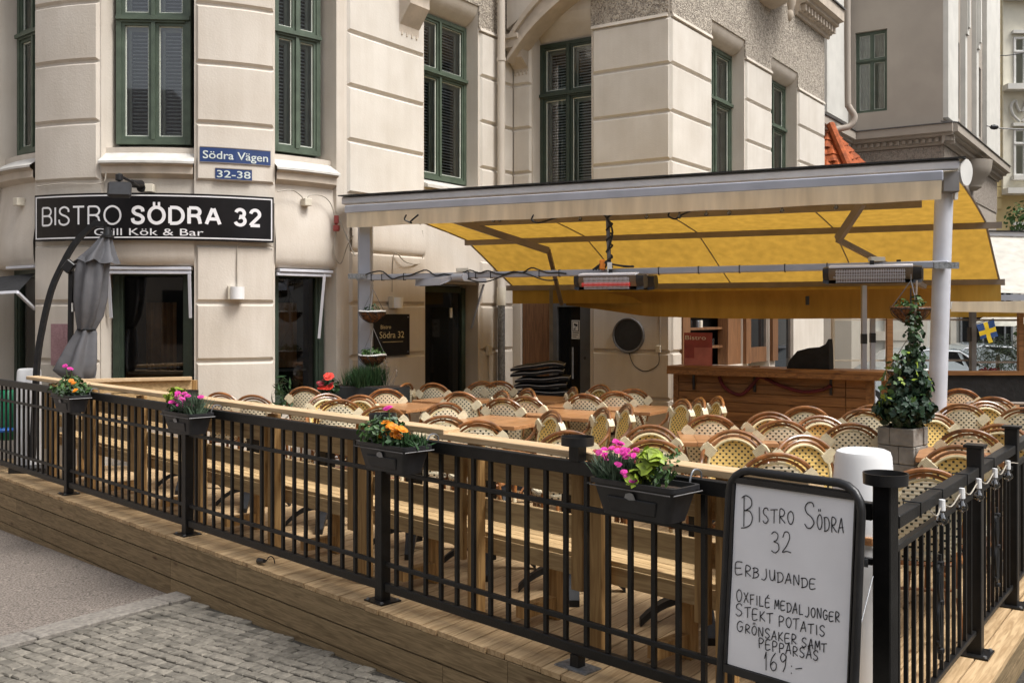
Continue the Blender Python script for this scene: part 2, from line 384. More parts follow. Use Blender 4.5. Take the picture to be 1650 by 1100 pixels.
# ================================================================ ground
def sheet(name, poly, dz, m, kind='structure'):
    mb = MB(); mb.add([(x, y, ground_z(x, y)+dz) for x, y in poly], [tuple(range(len(poly)))]); o = build(name, mb, m, kind=kind); return o
mb = MB(); gx = [-120, -40, -15, -6, 0, 6, 15, 40, 120]; gy = [-60, -20, -5, 2, 6, 10, 20, 50, 160]
mb.grid([[Vector((x, y, ground_z(max(-15, min(x, 20)), max(-5, min(y, 30)))-.03)) for x in gx] for y in gy]); build('ground', mb, 'asphalt', kind='structure')
KP = Vector((-2.50, 7.66))       # where the kerb meets the deck
def K(u, v): return KP-RD*u+QD*v     # u towards the street, v to the right
sheet('cobbled_pavement_bed', [K(-1.2, .2), K(12, .2), K(12, 14), K(-14, 14), K(-14, 5.9), K(-1.2, 5.0)], -.012, 'joint_sand')
pave = bpy.data.objects['cobbled_pavement_bed']; pave.name = 'cobbled_pavement'; WM['cobbled_pavement'] = Matrix.Identity(4)
WM[pave.name] = Matrix.Identity(4)
def sett_geo(mb, c, a, b, rot):
    x = Vector((math.cos(rot), math.sin(rot))); y = Vector((-x.y, x.x)); pts = []
    jit = [random.uniform(-.008, .008) for _ in range(8)]; t = [random.uniform(-.004, .004) for _ in range(5)]
    for k, (sx, sy) in enumerate(((-1, -1), (1, -1), (1, 1), (-1, 1))):
        pts.append(c+x*(sx*a/2+jit[k])+y*(sy*b/2+jit[k+4]))
    cen = sum(pts, Vector((0, 0)))/4; z0 = -.02
    base = [Vector((p.x, p.y, ground_z(p.x, p.y)+z0)) for p in pts]
    mid = [Vector((p.x, p.y, ground_z(p.x, p.y)+.002)) for p in pts]
    top = []
    for k, p in enumerate(pts):
        q = cen+(p-cen)*.86; top.append(Vector((q.x, q.y, ground_z(q.x, q.y)+.008+t[k]*.6)))
    mb.add(base+mid+top, [(0, 1, 5, 4), (1, 2, 6, 5), (2, 3, 7, 6), (3, 0, 4, 7), (4, 5, 9, 8), (5, 6, 10, 9), (6, 7, 11, 10), (7, 4, 8, 11), (8, 9, 10, 11)])
stones = []
rk = math.atan2(QD.y, QD.x); u = -.9; ri = 0
while u < 4.6:
    v = .26+random.uniform(0, .05)
    bb = random.uniform(.076, .092)
    while v < 5.6:
        a = random.uniform(.08, .12); c = K(u+bb/2+.010*math.sin(v*2.1+ri*.7), v+a/2)
        rel = c-C0; n = rel.dot(ND); q = rel.dot(QD)
        if (n < -.16 or q > .2) and c.y > 1.2: stones.append((c, a-.010, bb-.010, rk+random.uniform(-.06, .06)))
        v += a
    u += bb; ri += 1
u = -12
while u < -.9:
    v = 4.9
    while v < 8.5:
        a = random.uniform(.09, .13); c = K(u, v); rel = c-C0
        if rel.dot(QD) > .2 and c.y > 2.5: stones.append((c, a-.010, .088, rk+random.uniform(-.06, .06)))
        v += a
    u += .098
def sproj(c):
    Y = c.y; z = ground_z(c.x, c.y); return 825+1600*c.x/Y, 506+1600*(CAMZ-z)/Y
vis = []; rest = []
for s_ in stones:
    px, py = sproj(s_[0])
    (vis if -10 < px < 1660 and 900 < py < 1115 else rest).append(s_)
vis.sort(key=lambda s_: s_[0].length)
for s_ in vis[:300]:
    mb = MB(); sett_geo(mb, *s_); build('cobblestone', mb, 'sett', pave)
mb = MB()
for s_ in vis[300:]+rest: sett_geo(mb, *s_)
build('cobblestones', mb, 'sett_stuff', pave, kind='stuff')
# kerb stones, flush row between the asphalt and the cobbles
kerb = bpy.data.objects.new('kerb', None); link(kerb); kerb['kind'] = 'structure'
u = -.6
while u < 9:
    l = random.uniform(.8, 1.05); mb = MB()
    a = [K(u+.006, .0), K(u+l-.006, .0), K(u+l-.006, .235), K(u+.006, .235)]
    mb.hexa([Vector((p.x, p.y, ground_z(p.x, p.y)-.05)) for p in a]+[Vector((p.x, p.y, ground_z(p.x, p.y)+.018)) for p in a])
    build('kerb_stone', mb, 'kerb_stone', kerb, bevel=.008); u += l

# ================================================================ the corner building
bld = thing('corner_building', 'large beige corner house with a rounded corner and green windows behind the terrace', 'building', (-.5, 15.5, -.5))
ZT = 12.0
body = MB()
def curved(mb, t0, t1, r0, r1, z0, z1, n=8, ins=0, dz=0):
    """curved block; ins/dz chamfer the outer face"""
    for i in range(n):
        a = t0+(t1-t0)*i/n; b = t0+(t1-t0)*(i+1)/n
        mb.hexa([tp(a, r0, z0), tp(b, r0, z0), tp(b, r1, z0), tp(a, r1, z0), tp(a, r0, z1), tp(b, r0, z1), tp(b, r1, z1), tp(a, r1, z1)])
def curved_panel(t0, t1, r, z0, z1, h=.035, c=.028, n=7):
    mb = MB(); dt = c/r; rows = []
    for (ta, tb, za, zb, rr) in ((t0, t1, z0, z1, r), (t0+dt, t1-dt, z0+c, z1-c, r+h)):
        rows.append(([tp(ta+(tb-ta)*i/n, rr, za) for i in range(n+1)], [tp(ta+(tb-ta)*i/n, rr, zb) for i in range(n+1)]))
    (b0, b1), (f0, f1) = rows
    mb.grid([b0, f0]); mb.grid([f0, f1]); mb.grid([f1, b1]); mb.add([b0[0], b1[0], f1[0], f0[0]], [(0, 1, 2, 3)]); mb.add([b0[-1], f0[-1], f1[-1], b1[-1]], [(0, 1, 2, 3)])
    return mb
def flat_panel(w, u0, u1, z0, z1, h=.035, c=.028, d0=0):
    mb = MB(); b = [wp(w, u, d0, z) for u, z in ((u0, z0), (u1, z0), (u1, z1), (u0, z1))]
    f = [wp(w, u, d0+h, z) for u, z in ((u0+c, z0+c), (u1-c, z0+c), (u1-c, z1-c), (u0+c, z1-c))]
    mb.add(b+f, [(0, 1, 5, 4), (1, 2, 6, 5), (2, 3, 7, 6), (3, 0, 4, 7), (4, 5, 6, 7)]); return mb
ROWS_UP = [(3.22, 3.865), (3.885, 4.545), (4.565, 5.215), (5.235, 5.87)]
ROWS_LO = [(-.15, .50), (.52, 1.165), (1.185, 1.83), (1.85, 2.49)]
tt = {p: tpx(p) for p in (57, 163, 313, 443, 553)}
tE = .976; dB = tt[313]-tt[163]
piers = [(tt[57]-2*dB-.35, tt[57]-dB), (tt[57], tt[163]), (tt[313], tt[443])]
bays = [(tt[57]-dB, tt[57]), (tt[163], tt[313]), (tt[443], tE-.045)]
for k, (a, b) in enumerate(piers):
    curved(body, a, b, TR-.5, TR, -1, ZT, 8)
    if k == 2: rows = ROWS_UP[:]+ROWS_LO
    else: rows = ROWS_UP+ROWS_LO
    for z0, z1 in rows:
        if k == 0: continue
        build('wall_panel', curved_panel(a+.006, b-.006, TR, z0, z1), 'stucco', bld, smooth=True)
body.hexa([tp(tE-.045, TR-.5, -1), tp(tE, TR-.5, -1), tp(tE, TR, -1), tp(tE-.045, TR, -1)]+[tp(tE-.045, TR-.5, ZT), tp(tE, TR-.5, ZT), tp(tE, TR, ZT), tp(tE-.045, TR, ZT)])

def win(parent, O, U, Nn, z0, z1, w, tz=None, frame='green_paint', name='window', mull=True, blind=True, fw=.058, cover=None, room='unlit_room_black'):
    """casement window with mullion, transom, pale inner sashes, panes and venetian blind. O = centre of the opening on the window plane"""
    def q(u, d, z): p = O+U*u+Nn*d; return Vector((p.x, p.y, z))
    def bx(mb, u0, u1, d0, d1, za, zb): mb.hexa([q(u0, d0, za), q(u1, d0, za), q(u1, d1, za), q(u0, d1, za), q(u0, d0, zb), q(u1, d0, zb), q(u1, d1, zb), q(u0, d1, zb)])
    h = w/2; mb = MB()
    bx(mb, -h, -h+fw, -.04, .05, z0, z1); bx(mb, h-fw, h, -.04, .05, z0, z1)
    bx(mb, -h+fw, h-fw, -.04, .05, z1-fw, z1); bx(mb, -h+fw, h-fw, -.04, .055, z0, z0+fw)
    cols = [(-h+fw, h-fw)]
    zr = [(z0+fw, z1-fw)]
    if tz: bx(mb, -h+fw, h-fw, -.04, .06, tz-.04, tz+.04); bx(mb, -h+.004, h-.004, .051, .085, tz-.015, tz+.03); zr = [(z0+fw, tz-.04), (tz+.04, z1-fw)]
    mh = .022
    if mull:
        for za, zb in zr: bx(mb, -mh, mh, -.038, .062, za, zb)
        cols = [(-h+fw, -mh), (mh, h-fw)]
    for ca, cb in cols:
        for za, zb in zr:
            g = .034
            bx(mb, ca, ca+g, -.03, .035, za, zb); bx(mb, cb-g, cb, -.03, .035, za, zb); bx(mb, ca+g, cb-g, -.03, .035, za, za+g); bx(mb, ca+g, cb-g, -.03, .035, zb-g, zb)
    wobj = build(name, mb, frame, parent)
    sm = MB(); g = .035
    for ca, cb in cols:
        for za, zb in zr:
            a, b, c, d = ca+g, cb-g, za+g, zb-g; e = .013
            bx(sm, a, a+e, -.10, .010, c, d); bx(sm, b-e, b, -.10, .010, c, d); bx(sm, a+e, b-e, -.10, .010, c, c+e); bx(sm, a+e, b-e, -.10, .010, d-e, d)
            pm = MB(); pm.add([q(a+e, 0, c+e), q(b-e, 0, c+e), q(b-e, 0, d-e), q(a+e, 0, d-e)], [(0, 1, 2, 3)]); build('pane', pm, 'glass', wobj)
            if blind != 'none':
                f = .032; bx(sm, a+e, a+e+f, -.098, -.075, c+e, d-e); bx(sm, b-e-f, b-e, -.098, -.075, c+e, d-e); bx(sm, a+e+f, b-e-f, -.098, -.075, c+e, c+e+f); bx(sm, a+e+f, b-e-f, -.098, -.075, d-e-f, d-e)
    if blind != 'none': build('sash', sm, 'white_sash', wobj)
    if blind is True:
        bm_ = MB(); z = z0+fw+.03
        while z < z1-fw-.03:
            if not tz or abs(z-tz) > .07:
                a0 = q(-h+fw+.04, -.128, z); a1 = q(h-fw-.04, -.128, z); b0 = q(-h+fw+.04, -.114, z-.019); b1 = q(h-fw-.04, -.114, z-.019)
                bm_.add([a0, a1, b1, b0], [(0, 1, 2, 3)])
            z += .043
        build('blind', bm_, 'blind_slat', wobj)
    if blind == 'curtain':
        cm_ = MB(); nn = 18
        for ua, ub in ((-h+.05, -h*.05), (h*.05, h-.05)): cm_.grid([[q(ua+(ub-ua)*i/nn, -.13+.014*math.sin(i*1.7), z) for i in range(nn+1)] for z in (z0+.05, z1-.05)])
        build('net_curtain', cm_, 'white_sash', wobj, smooth=True)
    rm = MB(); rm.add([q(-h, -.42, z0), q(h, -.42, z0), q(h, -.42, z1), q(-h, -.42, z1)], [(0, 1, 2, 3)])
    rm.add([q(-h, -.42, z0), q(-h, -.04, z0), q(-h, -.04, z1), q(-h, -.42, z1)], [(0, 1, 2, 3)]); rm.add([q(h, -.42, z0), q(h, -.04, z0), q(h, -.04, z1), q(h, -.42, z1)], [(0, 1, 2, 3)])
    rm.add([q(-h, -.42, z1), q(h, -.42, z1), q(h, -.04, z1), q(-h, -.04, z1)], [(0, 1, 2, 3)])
    build('dark_room_backing', rm, room, wobj)  # dark backing sheets only; the unlit depth is in their colour
    return wobj
# tower bays
for k, (a, b) in enumerate(bays):
    m_ = (a+b)/2; Un = V2(math.cos(m_), math.sin(m_)); Nn = V2(math.sin(m_), -math.cos(m_))
    chord = 2*(TR-.26)*math.sin((b-a)/2); rw = (TR-.26)*math.cos((b-a)/2)
    O = V2(TC.x, TC.y)+Nn*rw; jw = .045 if k != 2 else .05
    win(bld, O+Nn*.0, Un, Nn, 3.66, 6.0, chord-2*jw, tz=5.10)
    curved(body, a, b, TR-.5, TR-.06, 6.0, ZT, 6)
    # spandrel: bulging apron with a rounded foot under the sill
    prof = [(.10, 2.245), (.03, 2.26), (-.01, 2.30), (-.025, 2.38), (-.03, 2.55), (.02, 2.9), (.055, 3.12), (.06, 3.24)]
    n = 10; rows = [[tp(a+(b-a)*i/n, TR-d, z) for i in range(n+1)] for d, z in prof]
    sp = MB(); sp.grid(rows)
    e = tp(a, TR-.45, 2.245), tp(b, TR-.45, 2.245)
    build('spandrel', sp, 'stucco', bld, smooth=True)
    curved(body, a, b, TR-.5, TR-.10, 2.245, 3.60, 6)
    # moulding and metal sill
    mo = MB(); prof = [(.06, 3.24), (.01, 3.27), (-.02, 3.29), (-.02, 3.37), (-.06, 3.39), (-.06, 3.405)]
    mo.grid([[tp(a+.005+(b-a-.01)*i/n, TR-d, z) for i in range(n+1)] for d, z in prof]); build('sill_moulding', mo, 'stone_trim', bld, smooth=True)
    sl = MB(); prof = [(-.075, 3.40), (-.075, 3.425), (.20, 3.60), (.36, 3.66)]
    sl.grid([[tp(a+(b-a)*i/n, TR-d, z) for i in range(n+1)] for d, z in prof]); build('window_sill', sl, 'sill_paint', bld, smooth=True)
    # ground floor shop window
    rg = (TR-.24)*math.cos((b-a)/2); O = V2(TC.x, TC.y)+Nn*rg; cw = 2*(TR-.24)*math.sin((b-a)/2)
    if True:
        w_ = win(bld, O, Un, Nn, .62, 2.26, cw-.04, frame='dark_green_paint', mull=False, blind='none', fw=.075, room='unlit_room_black')
        # things dimly seen inside: brown curtain and a pale counter
        def q(u, d, z): p = O+Un*u+Nn*d; return Vector((p.x, p.y, z))
        cu = MB(); nn = 14; cu.grid([[q(-.18+.36*i/nn, -.30+.03*math.sin(i*1.9), z) for i in range(nn+1)] for z in (1.05, 1.85)]); build('curtain', cu, 'curtain_brown', w_)
        sh = MB(); sh.bar(q(-cw/2+.1, -.25, 1.02), q(cw/2-.1, -.25, 1.02), .05, .03); build('inner_ledge', sh, 'alu_dark', w_)
        bx = MB(); c_ = q(.25, 0, 2.19)
        A, B = q(-cw/2+.0, .05, 2.225), q(cw/2-.0, .05, 2.225)
        if k == 1: pass
    curved(body, a, b, TR-.5, TR-.16, -1, .62, 6)
    # flat walls
def flatwall(w, L, openings, z0=-1, z1=ZT, depth=.40):
    us = sorted({0, L, *[x for o in openings for x in o[:2]]})
    for a, b in zip(us, us[1:]):
        cuts = sorted([(o[2], o[3]) for o in openings if o[0] < (a+b)/2 < o[1]]); z = z0; segs = []
        for c, d in cuts: segs.append((z, c)); z = d
        segs.append((z, z1))
        for c, d in segs:
            if d-c > .01: body.hexa([wp(w, a, -depth, c), wp(w, b, -depth, c), wp(w, b, 0, c), wp(w, a, 0, c), wp(w, a, -depth, d), wp(w, b, -depth, d), wp(w, b, 0, d), wp(w, a, 0, d)])
def panels(w, u0, u1, rows, m='stucco_light'):
    for a, b in rows: build('wall_panel', flat_panel(w, u0, u1, a, b), m, bld)
def wwin(w, u0, u1, z0, z1, d=.26, **k):
    O = w[0]+w[1]*((u0+u1)/2)-w[2]*d; return win(bld, O, w[1], w[2], z0, z1, u1-u0, **k)
def wsill(w, u0, u1, z, d=.26):
    mb = MB(); mb.hexa([wp(w, u0, -d, z-.14), wp(w, u1, -d, z-.14), wp(w, u1, .07, z-.17), wp(w, u0, .07, z-.17), wp(w, u0, -d, z-.005), wp(w, u1, -d, z-.005), wp(w, u1, .07, z-.13), wp(w, u0, .07, z-.13)])
    build('window_sill', mb, 'sill_paint', bld)
def cove(w, u0, u1, zt, zw, d=.26):
    mb = MB(); prof = [(0, zt), (-.03, zt-.09), (-.10, zt-.17), (-d, zw+.002)]
    mb.grid([[wp(w, u0+.002, a, z), wp(w, u1-.002, a, z)] for a, z in prof]); build('window_cove', mb, 'stucco', bld, smooth=True)
flatwall(W1, 3.76, [(1.575, 2.83, 3.5, 6.22), (1.60, 2.83, -1, 2.14)])
flatwall(WF, 2.655, [(.38, 1.40, 3.5, 6.22), (.16, 1.38, -1, 2.35)])
flatwall(W2, 7.14, [(1.43, 2.82, 3.5, 6.17), (4.09, 5.49, 3.5, 6.17), (.55, 2.75, .9, 2.5), (3.0, 4.0, .2, 2.5), (4.3, 5.3, -1, 2.5)])
wwin(W1, 1.575, 2.83, 3.62, 5.95, tz=5.14); wsill(W1, 1.575, 2.83, 3.62); cove(W1, 1.575, 2.83, 6.22, 5.95)
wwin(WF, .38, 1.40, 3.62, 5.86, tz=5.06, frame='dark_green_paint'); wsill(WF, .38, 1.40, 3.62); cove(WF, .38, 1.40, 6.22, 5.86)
for a, b in ((1.43, 2.82), (4.09, 5.49)):
    wwin(W2, a, b, 3.62, 5.95, tz=5.12, blind='curtain'); wsill(W2, a, b, 3.62); cove(W2, a, b, 6.17, 5.95)
panels(W1, .06, 1.55, ROWS_UP); panels(W1, 2.87, 3.72, ROWS_UP); panels(W1, .10, 1.57, ROWS_LO, 'stucco'); panels(W1, 2.87, 3.72, ROWS_LO, 'stucco')
panels(WF, .03, .36, ROWS_UP); panels(WF, 1.43, 2.67, ROWS_UP); panels(WF, 1.43, 2.67, ROWS_LO, 'stucco')
panels(W2, -.02, 1.41, ROWS_UP, 'stucco_light'); panels(W2, 2.85, 4.06, ROWS_UP, 'stucco_light'); panels(W2, 5.52, 7.12, ROWS_UP, 'stucco_light')
panels(W2, .0, .5, ROWS_LO, 'stucco')
# belt with a rolled foot on the first flat wall
mb = MB(); prof = [(0, 2.50), (.012, 2.505), (.028, 2.53), (.036, 2.58), (.038, 2.68), (.026, 2.95), (.008, 3.15), (.0, 3.2)]
mb.grid([[wp(W1, .12, d+.002, z), wp(W1, 1.57, d+.002, z)] for d, z in prof]); build('spandrel', mb, 'stucco', bld, smooth=True)
# rough-cast render above the rusticated storey
for w, a, b in ((W1, 2.83, 3.74), (WF, 1.40, 2.64), (W2, .02, 7.12), (W1, 1.9, 2.83)):
    mb = MB(); za = 5.93 if (a, b) != (1.9, 2.83) else 6.24
    if w is W2:
        for u0, u1, z0 in ((.0, 1.43, 5.93), (1.43, 2.82, 6.19), (2.82, 4.09, 5.93), (4.09, 5.49, 6.19), (5.49, 7.13, 5.93)):
            mb.hexa([wp(w, u0, .0, z0), wp(w, u1, .0, z0), wp(w, u1, .022, z0), wp(w, u0, .022, z0)]+[wp(w, u0, .0, 11.5), wp(w, u1, .0, 11.5), wp(w, u1, .022, 11.5), wp(w, u0, .022, 11.5)])
    else: mb.hexa([wp(w, a, .0, za), wp(w, b, .0, za), wp(w, b, .022, za), wp(w, a, .022, za)]+[wp(w, a, .0, 11.5), wp(w, b, .0, 11.5), wp(w, b, .022, 11.5), wp(w, a, .022, 11.5)])
    build('roughcast_render', mb, 'roughcast', bld)
    if w is not W2 or True:
        for u0, u1 in ([(a, b)] if w is not W2 else [(.0, 1.43), (2.82, 4.09), (5.49, 7.13)]):
            if za > 6: continue
            tr = MB(); tr.hexa([wp(w, u0+.01, .001, 5.885), wp(w, u1-.01, .001, 5.885), wp(w, u1-.01, .05, 5.885), wp(w, u0+.01, .05, 5.885)]+[wp(w, u0+.01, .001, 5.932), wp(w, u1-.01, .001, 5.932), wp(w, u1-.01, .035, 5.932), wp(w, u0+.01, .035, 5.932)])
            build('string_course', tr, 'stucco', bld)
# corbels: stepped consoles with guttae
def corbel(w, u, z, width, dep, hgt):
    mb = MB(); prof = [(.0, z), (.10*dep, z), (.12*dep, z+.10*hgt), (.62*dep, z+.36*hgt), (.62*dep, z+.58*hgt), (.9*dep, z+.62*hgt), (.9*dep, z+.84*hgt), (dep, z+.88*hgt), (dep, z+hgt), (0, z+hgt)]
    n = len(prof); L_ = [wp(w, u-width/2, d, zz) for d, zz in prof]; R_ = [wp(w, u+width/2, d, zz) for d, zz in prof]
    mb.add(L_+R_, [tuple(range(n-1, -1, -1)), tuple(range(n, 2*n))]+[(i, (i+1) % n, n+(i+1) % n, n+i) for i in range(n)])
    for k in range(4):
        c = wp(w, u-width/2+width*(k+.5)/4, .05*dep+.015, z-.019); mb.lathe([(.001, -.03), (.018, -.02), (.014, .04)], c, 6)
    build('corbel', mb, 'stone_trim', bld)
corbel(W1, 1.22, 5.45, .40, .36, .95)
# raking arch band springing from a console over the recessed window
corbel(WF, .19, 5.42, .26, .36, .52)
AP = smoothpts([(.14, 0, 5.92), (.50, 0, 6.30), (.95, 0, 6.62), (1.45, 0, 6.86), (2.0, 0, 7.0)], 5)
mb = MB()
for (ha, hb, da, db) in ((0, .10, .002, .34), (.10, .32, .002, .28), (.32, .40, .002, .36)):
    for p, q_ in zip(AP, AP[1:]):
        mb.hexa([wp(WF, p[0], da, p[2]-ha), wp(WF, q_[0], da, q_[2]-ha), wp(WF, q_[0], db, q_[2]-ha), wp(WF, p[0], db, p[2]-ha),
                 wp(WF, p[0], da, p[2]-hb), wp(WF, q_[0], da, q_[2]-hb), wp(WF, q_[0], db, q_[2]-hb), wp(WF, p[0], db, p[2]-hb)])
build('arch_band', mb, 'stone_trim', bld)
mb = MB(); mb.hexa([wp(WF, .06, .002, 6.05), wp(WF, 1.5, .002, 6.9), wp(WF, 1.5, .24, 6.9), wp(WF, .06, .24, 6.05)]+[wp(WF, .06, .002, 9), wp(WF, 1.5, .002, 9), wp(WF, 1.5, .24, 9), wp(WF, .06, .24, 9)])
build('oriel_wall', mb, 'stucco', bld)
# oriel foot and dentil cornice at the top of the right wall
def wlathe(w, u, z, prof, n=18, mat_='stone_trim', name='oriel_foot'):
    c = wp(w, u, 0, z); a = math.atan2(w[2].y, w[2].x); mb = MB(); mb.lathe(prof, c, n, a0=a-math.pi/2, a1=a+math.pi/2); build(name, mb, mat_, bld, smooth=True)
wlathe(W2, 3.75, 6.98, [(.02, 0), (.30, .02), (.42, .09), (.46, .18), (.44, .22), (.62, .25), (.70, .34), (.72, .42), (.80, .46), (.95, .56), (1.02, .70), (1.02, 1.2)])
wlathe(W2, 5.0, 7.02, [(.01, 0), (.06, .03), (.10, .12), (.08, .2), (.13, .3), (.16, .6)], 10)
def cornice(w, u0, u1, z, name='cornice', m1='stone_trim', dep=.34, top='sill_paint', par=None):
    mb = MB(); prof = [(0, z), (.05, z+.0), (.06, z+.06), (.10, z+.07), (.10, z+.19), (dep*.7, z+.22), (dep*.7, z+.28), (dep, z+.30), (dep, z+.52), (0, z+.60)]
    n = len(prof); L_ = [wp(w, u0, d+.024, zz) for d, zz in prof]; R_ = [wp(w, u1, d+.024, zz) for d, zz in prof]
    mb.add(L_+R_, [tuple(range(n-1, -1, -1)), tuple(range(n, 2*n))]+[(i, (i+1) % n, n+(i+1) % n, n+i) for i in range(n)])
    build(name, mb, m1, par or bld)
    k = int((u1-u0)/.17); ds = MB()
    for i in range(k):
        a = u0+(u1-u0)*(i+.25)/k; b = a+(u1-u0)/k*.5
        ds.hexa([wp(w, a, .125, z+.075), wp(w, b, .125, z+.075), wp(w, b, .21, z+.075), wp(w, a, .21, z+.075)]+[wp(w, a, .125, z+.185), wp(w, b, .125, z+.185), wp(w, b, .21, z+.185), wp(w, a, .21, z+.185)])
    build('dentils', ds, m1, par or bld)
    tm = MB(); tm.hexa([wp(w, u0-.01, 0, z+.605), wp(w, u1+.01, 0, z+.605), wp(w, u1+.01, dep+.06, z+.525), wp(w, u0-.01, dep+.06, z+.525)]+[wp(w, u0-.01, 0, z+.63), wp(w, u1+.01, 0, z+.63), wp(w, u1+.01, dep+.06, z+.55), wp(w, u0-.01, dep+.06, z+.55)])
    build('cornice_cap', tm, 'alu_dark', par or bld)
cornice(W2, 5.3, 7.30, 7.22)
# end wall, rear closing walls and flat roof
mb = body; e2 = W2[0]+W2[1]*7.14; bk = e2-W2[2]*10
mb.hexa([Vector((e2.x, e2.y, -1)), Vector((bk.x, bk.y, -1)), Vector((bk.x, bk.y+.3, -1)), Vector((e2.x, e2.y+.3, -1))]+[Vector((e2.x, e2.y, ZT)), Vector((bk.x, bk.y, ZT)), Vector((bk.x, bk.y+.3, ZT)), Vector((e2.x, e2.y+.3, ZT))])
build('wall', body, 'stucco', bld)
rf = MB(); rf.prism([(-8, 12.5), (-6.5, 11.2), (-2, 12.0), (0, 15.2), (2.2, 13.9), (e2.x, e2.y), (bk.x, bk.y), (-8, 26)], .3, Matrix.Translation((0, 0, ZT))); build('roof', rf, 'alu_dark', bld)
lf = MB(); lf.hexa([tp(piers[0][0], TR, -1), tp(piers[0][0], TR-.4, -1), Vector((-8.3, 26, -1)), Vector((-8.7, 26, -1))]+[tp(piers[0][0], TR, ZT), tp(piers[0][0], TR-.4, ZT), Vector((-8.3, 26, ZT)), Vector((-8.7, 26, ZT))]); build('side_wall', lf, 'stucco', bld)
# ground floor of the recessed walls: dark entrance, grey door, board
def wbox(mb, w, u0, u1, d0, d1, z0, z1): mb.hexa([wp(w, u0, d0, z0), wp(w, u1, d0, z0), wp(w, u1, d1, z0), wp(w, u0, d1, z0), wp(w, u0, d0, z1), wp(w, u1, d0, z1), wp(w, u1, d1, z1), wp(w, u0, d1, z1)]); return mb
mb = MB(); wbox(mb, W1, 1.62, 2.80, -.38, -.30, -.02, 2.12); ent = build('entrance', mb, 'unlit_room_black', bld)
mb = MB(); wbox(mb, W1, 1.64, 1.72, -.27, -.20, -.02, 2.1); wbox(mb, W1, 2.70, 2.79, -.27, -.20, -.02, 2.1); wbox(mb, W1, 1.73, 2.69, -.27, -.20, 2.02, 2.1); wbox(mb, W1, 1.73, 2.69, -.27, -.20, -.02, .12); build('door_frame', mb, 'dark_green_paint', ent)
mb = MB(); wbox(mb, W1, 1.73, 2.69, -.245, -.235, .12, 2.02); build('door_pane', mb, 'dark_glass', ent)
mb = MB(); wbox(mb, W1, 2.45, 2.50, -.234, -.222, 1.66, 1.80); build('door_sticker', mb, 'white_paint', ent)
mb = MB(); wbox(mb, WF, .70, .80, -.10, -.02, -.02, 2.25); wbox(mb, WF, 1.20, 1.37, -.10, -.02, -.02, 2.25); wbox(mb, WF, .80, 1.20, -.10, -.02, 1.82, 2.25); wbox(mb, WF, .80, 1.20, -.10, -.02, -.02, .25)
door = build('door', mb, 'grey_door', bld)
mb = MB(); wbox(mb, WF, .80, 1.20, -.075, -.065, .25, 1.82); build('door_pane', mb, 'dark_glass', door)
mb = MB(); mb.tube([wp(WF, 1.10, .03, .75), wp(WF, 1.10, .03, 1.22)], .013, 8); build('door_handle', mb, 'steel', door)
mb = MB(); mb.disc(wp(WF, 1.28, -.017, 1.06), .022, 12, (NF.x, NF.y, 0)); build('door_lock', mb, 'black_metal', door)
mb = MB(); wbox(mb, WF, .17, .69, -.10, -.04, -.02, 2.3); build('timber_door_panel', mb, 'brown_board', bld)
mb = MB(); wbox(mb, WF, .1, 1.40, -.38, -.33, -.02, 2.35); build('entrance_back', mb, 'unlit_room_black', bld)
# ground floor openings behind the bar: timber shelves, small window, door
mb = MB(); wbox(mb, W2, .55, 2.75, -.39, -.36, .9, 2.5); wbox(mb, W2, 3.0, 4.0, -.39, -.36, .2, 2.5); wbox(mb, W2, 4.3, 5.3, -.39, -.36, -1, 2.5); build('dark_room_backing', mb, 'unlit_room_black', bld)
sv = MB()
for z in (1.18, 1.47, 1.80): wbox(sv, W2, .60, 2.2, -.33, -.12, z, z+.035)
shv = build('bar_shelf_rack', sv, 'brown_board', bld)
for k in range(16):
    g_ = MB(); u_ = .72+random.random()*1.3; z_ = random.choice((1.215, 1.505)); c = wp(W2, u_, -.2, z_)
    g_.lathe([(.0, 0), (.028, 0), (.03, .10), (.027, .11)], c, 8); build('glass_jar', g_, random.choice(['bulb_glass', 'cream_plastic', 'steel']), shv)
for a, b, d0, z0 in ((2.2, 2.75, -.20, .9), (2.76, 2.98, .002, .9), (4.02, 4.29, .002, .9), (.30, .55, .002, .9), (.56, .64, -.12, .9), (2.99, 3.07, -.12, .9), (3.93, 4.01, -.12, .9), (4.30, 4.38, -.12, .9), (5.22, 5.29, -.12, .9)):
    mb = MB(); wbox(mb, W2, a, b, d0, -.03 if d0 < 0 else .06, z0, 2.49); build('timber_upright', mb, 'brown_board' if (d0 > 0 or a == 2.2) else 'bronze_frame', bld)
mb = MB(); wbox(mb, W2, 3.08, 3.92, -.12, -.02, .9, 1.15); build('timber_panel', mb, 'brown_board', bld)
for a, b, z0 in ((3.07, 3.93, 1.15), (4.38, 5.22, -.5)): mb = MB(); wbox(mb, W2, a, b, -.08, -.07, z0, 2.5); build('shop_pane', mb, 'dark_glass', bld)
# low stone-coloured step of the tower and drainpipe
dp = thing('drainpipe', 'cream drainpipe running down the inner corner of the beige house', 'pipe', (0, 15.1, -.3))
mb = MB(); c = V2(-.16, 14.90); mb.tube([(c.x, c.y, 2.1), (c.x, c.y, 11)], .058, 12)
for z in (3.55, 5.5, 7.6): mb.lathe([(.058, 0), (.068, 0), (.068, .05), (.058, .05)], (c.x, c.y, z), 12)
build('upper_pipe', mb, 'stucco', dp, smooth=True)
mb = MB(); mb.tube([(c.x, c.y, -.3), (c.x, c.y, 1.85)], .055, 12); build('lower_pipe', mb, 'galvanised', dp, smooth=True)
mb = MB(); mb.tube([(c.x, c.y, 1.84), (c.x, c.y, 2.11)], .07, 12); build('pipe_collar', mb, 'cream_plastic', dp, smooth=True)

